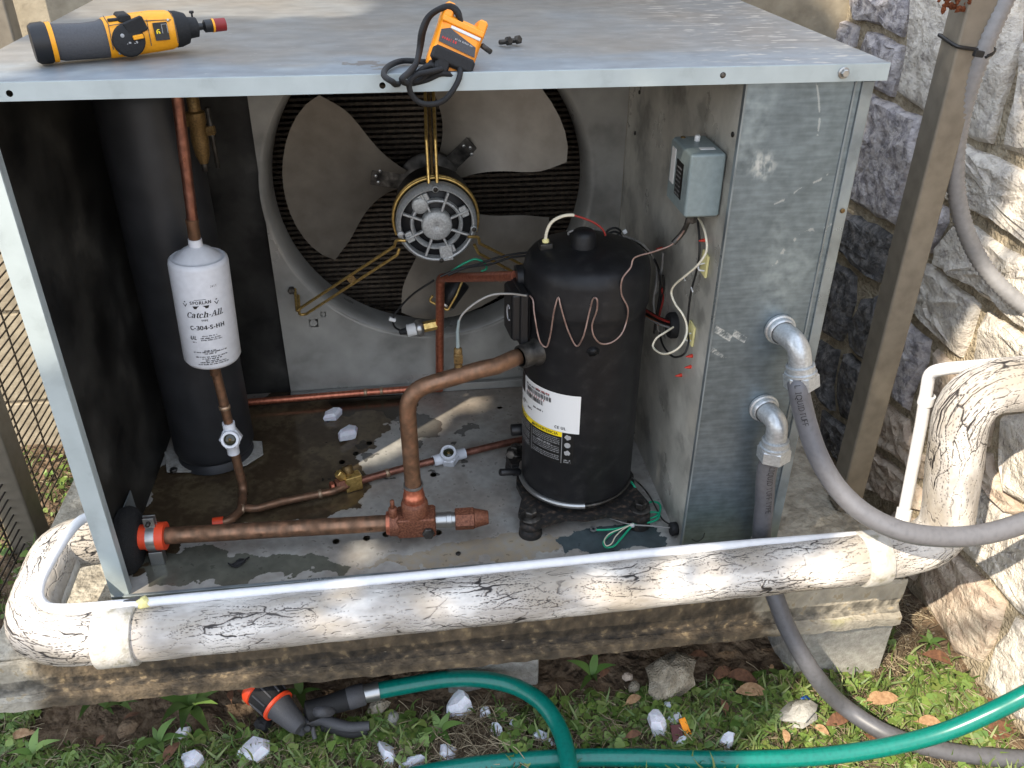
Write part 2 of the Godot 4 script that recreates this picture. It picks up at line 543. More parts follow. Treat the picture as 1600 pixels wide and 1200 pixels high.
	M.gray_enamel = tri_map(mat(srgb(0.52, 0.57, 0.57), 0.42), 9.0, ntex(0.02, 67, [[0.0, gray(0.9)], [1.0, gray(1.0)]]))
	M.white_pvc = tri_map(mat(srgb(0.88, 0.88, 0.885), 0.45), 6.0, ntex(0.02, 68, [[0.0, gray(0.94)], [1.0, gray(1.0)]]))
	M.white_plastic = mat(srgb(0.85, 0.85, 0.84), 0.5)
	M.label_white = mat(srgb(0.86, 0.86, 0.85), 0.35)
	M.label_black = mat(srgb(0.06, 0.06, 0.06), 0.4)
	M.label_gray = mat(srgb(0.60, 0.60, 0.60), 0.45)
	M.label_yellow = mat(srgb(0.93, 0.82, 0.10), 0.4)
	M.ink = mat(srgb(0.10, 0.10, 0.11), 0.5)
	M.ink_red = mat(srgb(0.62, 0.22, 0.20), 0.5)
	M.yellow_plastic = tri_map(mat(srgb(0.95, 0.64, 0.07), 0.42), 14.0, ntex(0.03, 71, [[0.0, gray(0.86)], [0.4, gray(0.97)], [1.0, gray(1.0)]]), fine, 0.01)
	M.orange_plastic = mat(srgb(0.98, 0.60, 0.10), 0.4)
	M.grip_gray = tri_map(mat(srgb(0.30, 0.30, 0.31), 0.62), 30.0, ntex(0.03, 72, [[0.0, gray(0.8)], [1.0, gray(1.0)]]), fine, 0.03)
	M.red_plastic = mat(srgb(0.75, 0.12, 0.10), 0.45)
	M.reflected_red = mat(srgb(0.80, 0.22, 0.14), 0.45)  # red reflection on the steel screw tips, put into their color
	M.orange_collar = mat(srgb(0.86, 0.28, 0.14), 0.5)
	M.conduit = tri_map(mat(srgb(0.40, 0.40, 0.415), 0.42), 10.0, ntex(0.02, 73, [[0.0, gray(0.84)], [0.5, gray(0.97)], [1.0, gray(1.0)]]))
	M.conduit_dark = tri_map(mat(srgb(0.36, 0.36, 0.375), 0.45), 10.0, ntex(0.02, 74, [[0.0, gray(0.80)], [0.5, gray(0.96)], [1.0, gray(1.0)]]))
	M.flex = tri_map(mat(srgb(0.58, 0.575, 0.575), 0.5, 0.1), 10.0, ntex(0.02, 75, [[0.0, gray(0.86)], [1.0, gray(1.0)]]))
	M.wire_black = mat(srgb(0.09, 0.09, 0.09), 0.5)
	M.wire_white = mat(srgb(0.86, 0.83, 0.74), 0.5)
	M.wire_gray = mat(srgb(0.55, 0.54, 0.52), 0.5)
	M.wire_red = mat(srgb(0.60, 0.18, 0.15), 0.5)
	M.wire_orange = mat(srgb(0.78, 0.45, 0.18), 0.5)
	M.wire_green = mat(srgb(0.10, 0.62, 0.46), 0.45)
	M.wire_pink = tri_map(mat(Color.WHITE, 0.4, 0.5), 9.0, ntex(0.02, 76, [[0.0, srgb(0.44, 0.35, 0.32)], [0.5, srgb(0.58, 0.48, 0.44)], [1.0, srgb(0.68, 0.60, 0.56)]]))
	M.pad_yellow = mat(srgb(0.90, 0.86, 0.60), 0.7)
	M.bronze = tri_map(mat(Color.WHITE, 0.42, 0.25), 5.0, ntex(0.012, 77, [[0.0, srgb(0.45, 0.42, 0.375)], [0.5, srgb(0.50, 0.47, 0.42)], [1.0, srgb(0.53, 0.50, 0.45)]]))
	M.rust = tri_map(mat(Color.WHITE, 0.9), 30.0, ntex(0.03, 78, [[0.0, srgb(0.28, 0.13, 0.06)], [0.5, srgb(0.48, 0.24, 0.10)], [1.0, srgb(0.66, 0.40, 0.20)]]), fine, 0.3)
	M.fence = mat(srgb(0.17, 0.15, 0.13), 0.5, 0.2)
	M.hose = tri_map(mat(srgb(0.014, 0.44, 0.39), 0.28), 12.0, ntex(0.02, 79, [[0.0, gray(0.82)], [0.5, gray(0.96)], [1.0, gray(1.0)]]))
	M.coil = tri_map(mat(Color.WHITE, 0.7, 0.2), 8.0, ntex(0.02, 80, [[0.0, srgb(0.18, 0.15, 0.12)], [0.5, srgb(0.30, 0.26, 0.21)], [1.0, srgb(0.40, 0.35, 0.29)]]))
	M.coil_dark = mat(srgb(0.11, 0.095, 0.08), 0.8)
	var pits := ntex(0.05, 81, [], FastNoiseLite.TYPE_SIMPLEX_SMOOTH, 6)
	M.concrete = tri_map(mat(Color.WHITE, 0.9), 3.0, ntex(0.014, 82, [[0.0, srgb(0.47, 0.44, 0.39)], [0.45, srgb(0.60, 0.57, 0.51)], [0.6, srgb(0.65, 0.62, 0.56)], [1.0, srgb(0.73, 0.70, 0.64)]], FastNoiseLite.TYPE_SIMPLEX_SMOOTH, 7, 512, 0.0, 0.6), pits, 0.35)
	M.block = tri_map(mat(Color.WHITE, 0.95), 5.0, ntex(0.02, 83, [[0.0, srgb(0.50, 0.48, 0.45)], [0.5, srgb(0.60, 0.59, 0.56)], [1.0, srgb(0.70, 0.69, 0.66)]], FastNoiseLite.TYPE_SIMPLEX_SMOOTH, 6, 512, 0.0, 0.75), ntex(0.12, 181, [], FastNoiseLite.TYPE_SIMPLEX_SMOOTH, 4, 512, 0.0, 0.7), 0.12)
	M.cream = tri_map(mat(Color.WHITE, 0.9), 2.5, ntex(0.015, 84, [[0.0, srgb(0.53, 0.49, 0.42)], [0.5, srgb(0.60, 0.56, 0.485)], [1.0, srgb(0.66, 0.62, 0.54)]], FastNoiseLite.TYPE_SIMPLEX_SMOOTH, 6), pits, 0.08)
	M.mortar = tri_map(mat(Color.WHITE, 0.95), 5.0, ntex(0.015, 85, [[0.0, srgb(0.52, 0.475, 0.40)], [0.5, srgb(0.65, 0.60, 0.51)], [1.0, srgb(0.74, 0.69, 0.60)]], FastNoiseLite.TYPE_SIMPLEX_SMOOTH, 6), pits, 0.4)
	M.soil = tri_map(mat(Color.WHITE, 0.95), 2.6, ntex(0.012, 86, [[0.0, srgb(0.22, 0.17, 0.12)], [0.4, srgb(0.36, 0.29, 0.22)], [0.6, srgb(0.44, 0.37, 0.29)], [1.0, srgb(0.58, 0.50, 0.41)]], FastNoiseLite.TYPE_SIMPLEX_SMOOTH, 8, 1024, 0.0, 0.65), ntex(0.03, 87, [], FastNoiseLite.TYPE_SIMPLEX_SMOOTH, 6), 1.2)
	var craggy := ntex(0.011, 88, [], FastNoiseLite.TYPE_SIMPLEX_SMOOTH, 8, 1024, 0.0, 0.68)
	M.stone_cream = tri_map(mat(Color.WHITE, 0.92), 3.4, ntex(0.010, 91, [[0.0, srgb(0.55, 0.52, 0.50)], [0.30, srgb(0.76, 0.73, 0.69)], [0.55, srgb(0.84, 0.81, 0.76)], [1.0, srgb(0.90, 0.87, 0.82)]], FastNoiseLite.TYPE_SIMPLEX_SMOOTH, 7, 1024, 40.0, 0.62), craggy, 0.6)
	M.stone_gray = tri_map(mat(Color.WHITE, 0.92), 3.0, ntex(0.011, 92, [[0.0, srgb(0.36, 0.35, 0.36)], [0.36, srgb(0.60, 0.58, 0.59)], [0.55, srgb(0.76, 0.735, 0.73)], [1.0, srgb(0.86, 0.83, 0.81)]], FastNoiseLite.TYPE_SIMPLEX_SMOOTH, 8, 1024, 40.0, 0.66), craggy, 0.7)
	M.stone_dark = tri_map(mat(Color.WHITE, 0.94), 3.4, ntex(0.011, 93, [[0.0, srgb(0.17, 0.17, 0.175)], [0.4, srgb(0.33, 0.325, 0.325)], [0.6, srgb(0.46, 0.45, 0.44)], [1.0, srgb(0.66, 0.63, 0.60)]], FastNoiseLite.TYPE_SIMPLEX_SMOOTH, 8, 1024, 40.0, 0.66), craggy, 0.7)
	M.stone_warm = tri_map(mat(Color.WHITE, 0.92), 3.2, ntex(0.008, 94, [[0.0, srgb(0.56, 0.48, 0.42)], [0.4, srgb(0.70, 0.63, 0.56)], [0.6, srgb(0.78, 0.72, 0.65)], [1.0, srgb(0.85, 0.80, 0.73)]], FastNoiseLite.TYPE_SIMPLEX_SMOOTH, 7, 1024, 40.0, 0.6), craggy, 0.6)  # warm tint of sunlight on the lower stones, put into the color
	M.rock = tri_map(mat(Color.WHITE, 0.92), 9.0, ntex(0.012, 95, [[0.0, srgb(0.40, 0.37, 0.31)], [0.5, srgb(0.56, 0.52, 0.45)], [1.0, srgb(0.74, 0.71, 0.64)]], FastNoiseLite.TYPE_SIMPLEX_SMOOTH, 7), pits, 0.4)
	M.chip = tri_map(mat(srgb(0.90, 0.90, 0.93), 0.7), 12.0, ntex(0.02, 96, [[0.0, gray(0.86)], [1.0, gray(1.0)]]), fine, 0.05)
	M.chip.subsurf_scatter_enabled = true
	M.chip.subsurf_scatter_strength = 0.15
	M.green_leaf = mat(Color.WHITE, 0.55)
	M.green_leaf.vertex_color_use_as_albedo = true
	M.green_leaf.backlight_enabled = true
	M.green_leaf.backlight = Color(0.10, 0.16, 0.03)
	M.dry_leaf = tri_map(mat(Color.WHITE, 0.7), 14.0, ntex(0.02, 97, [[0.0, srgb(0.27, 0.18, 0.12)], [0.5, srgb(0.40, 0.27, 0.19)], [1.0, srgb(0.52, 0.37, 0.26)]]))
	M.tan_leaf = tri_map(mat(Color.WHITE, 0.7), 14.0, ntex(0.02, 98, [[0.0, srgb(0.46, 0.34, 0.23)], [0.5, srgb(0.60, 0.47, 0.34)], [1.0, srgb(0.72, 0.60, 0.46)]]))
	M.bark = mat(srgb(0.30, 0.25, 0.20), 0.9)
	# weathered white coating on the insulated pipe: cracks run mostly along it, clustered in patches
	var c1 := noise(0.016, 201, 1, FastNoiseLite.TYPE_CELLULAR)
	c1.cellular_return_type = FastNoiseLite.RETURN_DISTANCE2_SUB
	c1.cellular_jitter = 1.0
	c1.fractal_type = FastNoiseLite.FRACTAL_NONE
	var c2 := noise(0.045, 202, 1, FastNoiseLite.TYPE_CELLULAR)
	c2.cellular_return_type = FastNoiseLite.RETURN_DISTANCE2_SUB
	c2.fractal_type = FastNoiseLite.FRACTAL_NONE
	var wv := noise(0.02, 203, 3)
	var patch := noise(0.006, 204, 3)
	var grime := noise(0.008, 205, 5)
	var spk := noise(0.09, 206, 3)
	var W := 1920
	var H := 288
	var im := Image.create(W, H, false, Image.FORMAT_RGB8)
	var hm := Image.create(W, H, false, Image.FORMAT_RGB8)
	for y in H:
		for x in W:
			var px := x * 1.5 + wv.get_noise_2d(x, y) * 24.0
			var py := y * 4.6 + wv.get_noise_2d(x + 900, y) * 34.0
			var pk := patch.get_noise_2d(x * 0.8, y * 1.6)
			var e1 := c1.get_noise_2d(px, py) + 1.0
			var e2 := c2.get_noise_2d(px, py) + 1.0
			var w1 := clampf(0.016 + pk * 0.075, 0.006, 0.07)
			var w2 := clampf(0.008 + pk * 0.06, 0.0, 0.04)
			var k := maxf(smoothstep(w1 + 0.018, w1 * 0.6, e1) if w1 > 0.003 else 0.0, (smoothstep(w2 + 0.03, w2 * 0.5, e2) if w2 > 0.004 else 0.0) * 0.75)
			var g := grime.get_noise_2d(x, y * 1.5)
			var c := Color(0.70, 0.675, 0.645).lerp(Color(0.635, 0.60, 0.55), smoothstep(-0.05, 0.5, g)).lerp(Color(0.84, 0.82, 0.79), smoothstep(0.05, -0.4, g))
			c = c * (0.97 + 0.05 * spk.get_noise_2d(x, y))
			im.set_pixel(x, y, c.lerp(Color(0.12, 0.105, 0.10), k * clampf(0.55 + pk * 2.2, 0.3, 0.92)))
			hm.set_pixel(x, y, gray(clampf(0.75 + 0.1 * spk.get_noise_2d(x, y) - 0.6 * k, 0, 1)))
	M.cracked = mat(Color.WHITE, 0.7)
	dress(M.cracked, ImageTexture.create_from_image(im), ImageTexture.create_from_image(hm), 0.25)
	M.cracked.uv1_scale = Vector3(1.0 / 2.3, 1, 1)
	M.wrap = tri_map(mat(srgb(0.76, 0.75, 0.73), 0.6), 9.0, ntex(0.012, 207, [[0.0, srgb(0.66, 0.64, 0.55)], [0.4, srgb(0.93, 0.92, 0.90)], [1.0, Color.WHITE]]), fine, 0.05)

func in_poly(p: Vector2, poly: PackedVector2Array) -> bool: return Geometry2D.is_point_in_polygon(p, poly)

# stained floor of the base pan, dusty top, scuffed cover: drawn in the sheet's own coordinates
func stained() -> void:
	var lo := Vector2(0.0, -0.5)
	var hi := Vector2(0.7455, 0.004)
	var brown := PackedVector2Array([Vector2(0.0125, -0.0276), Vector2(-0.0012, -0.2895), Vector2(0.0537, -0.4295), Vector2(0.1751, -0.499), Vector2(0.3885, -0.4411), Vector2(0.4033, -0.3877), Vector2(0.3438, -0.3461), Vector2(0.3334, -0.2835), Vector2(0.3037, -0.2611), Vector2(0.3289, -0.185), Vector2(0.3065, -0.1281), Vector2(0.2352, -0.1156), Vector2(0.0778, -0.1142), Vector2(0.0473, -0.0534)])
	var film := PackedVector2Array([Vector2(0.2315, -0.4923), Vector2(0.4119, -0.4664), Vector2(0.3871, -0.3897), Vector2(0.4286, -0.3551), Vector2(0.4365, -0.307), Vector2(0.3844, -0.2951), Vector2(0.344, -0.3948), Vector2(0.2587, -0.3852)])
	var damp := PackedVector2Array([Vector2(0.0126, -0.0802), Vector2(0.1102, -0.0734), Vector2(0.2396, -0.0525), Vector2(0.2918, -0.0235), Vector2(0.2883, -0.0045), Vector2(0.2102, -0.0033), Vector2(0.0357, -0.0131)])
	var damp2 := PackedVector2Array([Vector2(0.5816, -0.0393), Vector2(0.6098, -0.0548), Vector2(0.7029, -0.0586), Vector2(0.7296, -0.0213), Vector2(0.7209, -0.0065), Vector2(0.6526, -0.002), Vector2(0.5829, -0.0067)])
	var dust := PackedVector2Array([Vector2(0.4296, -0.0447), Vector2(0.5191, -0.0536), Vector2(0.6075, -0.0429), Vector2(0.5841, -0.0129), Vector2(0.5126, -0.0027), Vector2(0.3761, -0.007), Vector2(0.3087, -0.0214), Vector2(0.3769, -0.0319)])
	var n1 := noise(14.0, 301, 4)
	var n2 := noise(60.0, 302, 4)
	var n3 := noise(9.0, 303, 4)
	var W := 700
	var H := 472
	var im := Image.create(W, H, false, Image.FORMAT_RGB8)
	var rm := Image.create(W, H, false, Image.FORMAT_RGB8)
	for y in H:
		for x in W:
			var p := Vector2(lerpf(lo.x, hi.x, (x + 0.5) / W), lerpf(lo.y, hi.y, (y + 0.5) / H))
			var a := n1.get_noise_2d(p.x, p.y)
			var b := n2.get_noise_2d(p.x, p.y)
			var d := n3.get_noise_2d(p.x + 3.0, p.y)
			var w := p + Vector2(a, n1.get_noise_2d(p.x + 5.0, p.y)) * 0.025 + Vector2(b, -b) * 0.004
			var c := Color(0.70, 0.69, 0.665).lerp(Color(0.62, 0.595, 0.56), smoothstep(-0.3, 0.5, d))
			var r := 0.46 + 0.15 * d
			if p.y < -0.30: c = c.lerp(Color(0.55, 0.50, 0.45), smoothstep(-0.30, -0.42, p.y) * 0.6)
			if in_poly(w, dust): c = c.lerp(Color(0.60, 0.53, 0.42), 0.5 + 0.5 * b); r = 0.7
			if in_poly(w, brown):
				c = Color(0.30, 0.25, 0.19).lerp(Color(0.38, 0.33, 0.25), smoothstep(-0.3, 0.4, d + b * 0.4))
				r = 0.16 + 0.1 * b
			if in_poly(w, film) or (a > 0.42 and p.x > 0.25 and p.x < 0.5 and p.y < -0.2): c = c * 0.62; r = 0.2
			if in_poly(w, damp): c = Color(0.40, 0.40, 0.36) * (1.0 + 0.2 * a); r = 0.2
			if in_poly(w, damp2): c = Color(0.32, 0.36, 0.37) * (1.0 + 0.2 * a); r = 0.18
			if b > 0.5: c = c * 0.8
			im.set_pixel(x, y, c * (0.95 + 0.1 * b))
			rm.set_pixel(x, y, gray(clampf(r, 0.08, 1.0)))
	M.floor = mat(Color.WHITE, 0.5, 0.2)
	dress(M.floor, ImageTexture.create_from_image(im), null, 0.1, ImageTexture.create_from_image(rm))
	# the top: dust film over most of it, clean strip along the front, scrapes near the far corner
	var t1 := noise(5.0, 311, 5)
	var t2 := noise(40.0, 312, 4)
	var scr := noise(10.0, 313, 4)
	M.top = mat(gray(0.86), 0.5, 0.3)
	dress(M.top, paint(768, 384, func(u: float, v: float) -> Color:
		var x := u * 0.9
		var z := -0.63 + v * 0.64
		var film_ := smoothstep(-0.015, -0.10, z + 0.05 * t1.get_noise_2d(x * 1.2, z * 3.0))
		var c := Color(0.60, 0.635, 0.66).lerp(Color(0.60, 0.58, 0.55), film_ * (0.75 + 0.5 * t1.get_noise_2d(x, z + 4.0)))
		c = c * (0.96 + 0.10 * t1.get_noise_2d(x * 3.0 + 9.0, z * 6.0) + 0.05 * t2.get_noise_2d(x, z))
		var s := scr.get_noise_2d(x * 2.0 + z * 0.8, z * 7.0)
		if x > 0.68: c = c.lerp(Color(0.86, 0.83, 0.78), smoothstep(0.22, 0.5, s) * smoothstep(0.66, 0.8, x) * 0.8)
		var e := scr.get_noise_2d(x * 3.0, z * 24.0 + 40.0)
		if e > 0.60: c = c.lerp(Color(0.84, 0.84, 0.82), 0.35)
		if absf(x - 0.405) < 0.05 and absf(z + 0.03) < 0.022 and t2.get_noise_2d(x * 0.6, z * 0.8) > 0.12: c = c.lerp(Color(0.38, 0.31, 0.25), 0.45)
		return c))
	M.top.roughness = 0.48
	# the galvanised cover of the electrical side: spangle with white scuffs
	var g1 := noise(10.0, 321, 5)
	var g2 := noise(55.0, 322, 4)
	var g3 := noise(4.0, 323, 4)
	M.cover = mat(Color.WHITE, 0.4, 0.75)
	dress(M.cover, paint(240, 768, func(u: float, v: float) -> Color:
		var x := u * 0.135
		var y := v * 0.615
		var a := g1.get_noise_2d(x, y)
		var b := g2.get_noise_2d(x, y)
		var c := Color(0.46, 0.51, 0.54) * (1.0 + 0.08 * a + 0.10 * b + 0.10 * g2.get_noise_2d(x * 0.35, y * 3.0))
		if y < 0.34: c = c.lerp(Color(0.70, 0.76, 0.78), 0.6 * smoothstep(0.15, 0.7, g3.get_noise_2d(x * 2.0, y) + 0.25 - y * 0.6) * (0.4 + 0.5 * b))
		var q := Vector2(x - 0.03, y - 0.085)
		if q.length() < 0.02: c = c.lerp(Color(0.86, 0.88, 0.88), clampf(0.3 + 1.6 * b + 0.8 * g2.get_noise_2d(x * 4.0, y * 1.5), 0.0, 1.0) * (1.0 - q.length() / 0.02))
		for k in [[0.014, 0.285, 0.013], [0.035, 0.29, 0.010], [0.012, 0.312, 0.012]]:
			var w := Vector2((x - k[0]) + (y - k[1]) * 0.3, (y - k[1]) - (x - k[0]) * 0.7)
			if absf(w.x) < k[2] and absf(w.y) < 0.0045 + 0.004 * a: c = c.lerp(Color(0.86, 0.89, 0.90), clampf(0.45 + 1.3 * b + 0.9 * g2.get_noise_2d(x * 2.0 - y * 2.0, x * 5.0 + y * 5.0), 0.0, 0.85))
		if absf(x - 0.075 - 0.010 * sin(y * 30.0) - 0.003 * a) < 0.0009 + 0.0007 * b and y < 0.055 and b > -0.2: c = c.lerp(Color(0.88, 0.9, 0.9), 0.4)
		if absf(y - 0.10 - (0.11 - x) * 0.5 - 0.01 * a) < 0.0013 and b > 0.05 and x > 0.05: c = c.lerp(Color(0.9, 0.9, 0.9), 0.4)
		if absf(y - 0.155 - (0.11 - x) * 0.7 - 0.02 * a) < 0.0018 and b > 0.1 and x > 0.06: c = c.lerp(Color(0.9, 0.9, 0.9), 0.35)
		return c))
	# front face of the slab: soaked brown along most of it, dry at the far end
	var f1 := noise(7.0, 331, 5)
	var f2 := noise(45.0, 332, 5)
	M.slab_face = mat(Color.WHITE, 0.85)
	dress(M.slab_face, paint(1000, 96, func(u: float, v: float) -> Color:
		var x := -0.17 + u * 1.24
		var a := f1.get_noise_2d(x, v * 0.1)
		var b := f2.get_noise_2d(x, v * 0.12)
		var wet := smoothstep(0.86, 0.80, x + 0.10 * a + 0.02 * b - 0.05 * v) * smoothstep(-0.13, -0.09, x + 0.05 * a)
		var c := Color(0.64, 0.61, 0.55) * (1.0 + 0.12 * a + 0.14 * b)
		c = c.lerp(Color(0.31, 0.265, 0.205) * (1.0 + 0.35 * a + 0.45 * b), wet * 0.94)
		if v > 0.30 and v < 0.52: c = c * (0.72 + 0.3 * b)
		if b > 0.42: c = c.lerp(Color(0.55, 0.48, 0.36), 0.5)
		if x > 0.95 and v > 0.55: c = c.lerp(Color(0.50, 0.50, 0.26), smoothstep(0.0, 0.5, a) * 0.5)
		return c), paint(1000, 96, func(u: float, v: float) -> Color:
		var b := f2.get_noise_2d(u * 1.24 * 2.0, v * 0.24)
		return gray(clampf(0.6 + 0.4 * b + 0.3 * f2.get_noise_2d(u * 5.0, v), 0.0, 1.0))), 0.25)

# ---------------------------------------------------------------- the wall of rough stones
func stone(parent: Node3D, poly: Array, m: Material, sd: int) -> void:
	var r := RandomNumberGenerator.new()
	r.seed = sd
	var c := Vector2()
	for p in poly: c += p / poly.size()
	# more points along the outline, slightly ragged
	var ring := []
	for i in poly.size():
		var a: Vector2 = poly[i]
		var b: Vector2 = poly[(i + 1) % poly.size()]
		var k := maxi(1, int((b - a).length() / 0.026))
		for j in k:
			var p := a.lerp(b, float(j) / k)
			ring.append(p + Vector2(r.randf_range(-1, 1), r.randf_range(-1, 1)) * 0.0035)
	var n := ring.size()
	var lv := []
	var crag := noise(9.0, sd, 3)
	crag.fractal_type = FastNoiseLite.FRACTAL_RIDGED
	var X := 1.21
	var prm := [[0.0, 0.010], [0.003, -0.005], [0.010, -0.0105], [0.25, -0.012], [0.5, -0.0125], [0.75, -0.0125]]
	var tx := r.randf_range(-0.05, 0.05)
	var ty := r.randf_range(-0.05, 0.05)
	for q in prm.size():
		var row := []
		for p in ring:
			var d: Vector2 = c - p
			var o: Vector2
			if q < 3: o = p + d.normalized() * minf(prm[q][0], d.length() * 0.3)
			else: o = p + d * prm[q][0] + Vector2(r.randf_range(-1, 1), r.randf_range(-1, 1)) * 0.006 * (1.0 - prm[q][0])
			var rel := o - c
			var off: float = prm[q][1] + (0.0 if q == 0 else r.randf_range(-0.003, 0.003) + 0.0055 * crag.get_noise_2d(o.x, o.y) + rel.x * tx + rel.y * ty)
			row.append(Vector3(X + off, o.y, o.x))
		lv.append(row)
	var mid := Vector3(X - 0.0125 + r.randf_range(-0.004, 0.004), c.y, c.x)
	var st := mb()
	var pn := []
	for q in lv.size():
		var row := []
		for i in n:
			var a: Vector3 = lv[q][(i + 1) % n] - lv[q][(i - 1 + n) % n]
			var up: Vector3 = (lv[q + 1][i] if q < lv.size() - 1 else mid) - lv[maxi(q - 1, 0)][i]
			var nn := a.cross(up).normalized()
			if nn.x > 0: nn = -nn
			if q == 0: nn = (Vector3(0, lv[0][i].y - c.y, lv[0][i].z - c.x)).normalized()
			row.append(nn)
		pn.append(row)
	# broken faces: each facet keeps most of its own direction
	for q in lv.size() - 1:
		for i in n:
			var j := (i + 1) % n
			for t in [[[q, i], [q, j], [q + 1, j]], [[q, i], [q + 1, j], [q + 1, i]]]:
				var a: Vector3 = lv[t[0][0]][t[0][1]]
				var b: Vector3 = lv[t[1][0]][t[1][1]]
				var e: Vector3 = lv[t[2][0]][t[2][1]]
				var fnn := (b - a).cross(e - a)
				if fnn.length() < 1e-10: continue
				fnn = fnn.normalized()
				if fnn.dot(pn[q][i] + pn[q + 1][j]) < 0: fnn = -fnn
				tri(st, a, b, e, pn[t[0][0]][t[0][1]].lerp(fnn, 0.6).normalized(), pn[t[1][0]][t[1][1]].lerp(fnn, 0.6).normalized(), pn[t[2][0]][t[2][1]].lerp(fnn, 0.6).normalized())
	var z := lv.size() - 1
	for i in n: tri(st, lv[z][i], lv[z][(i + 1) % n], mid, pn[z][i], pn[z][(i + 1) % n], Vector3(-1, 0, 0))
	part("stone", st, m, parent)

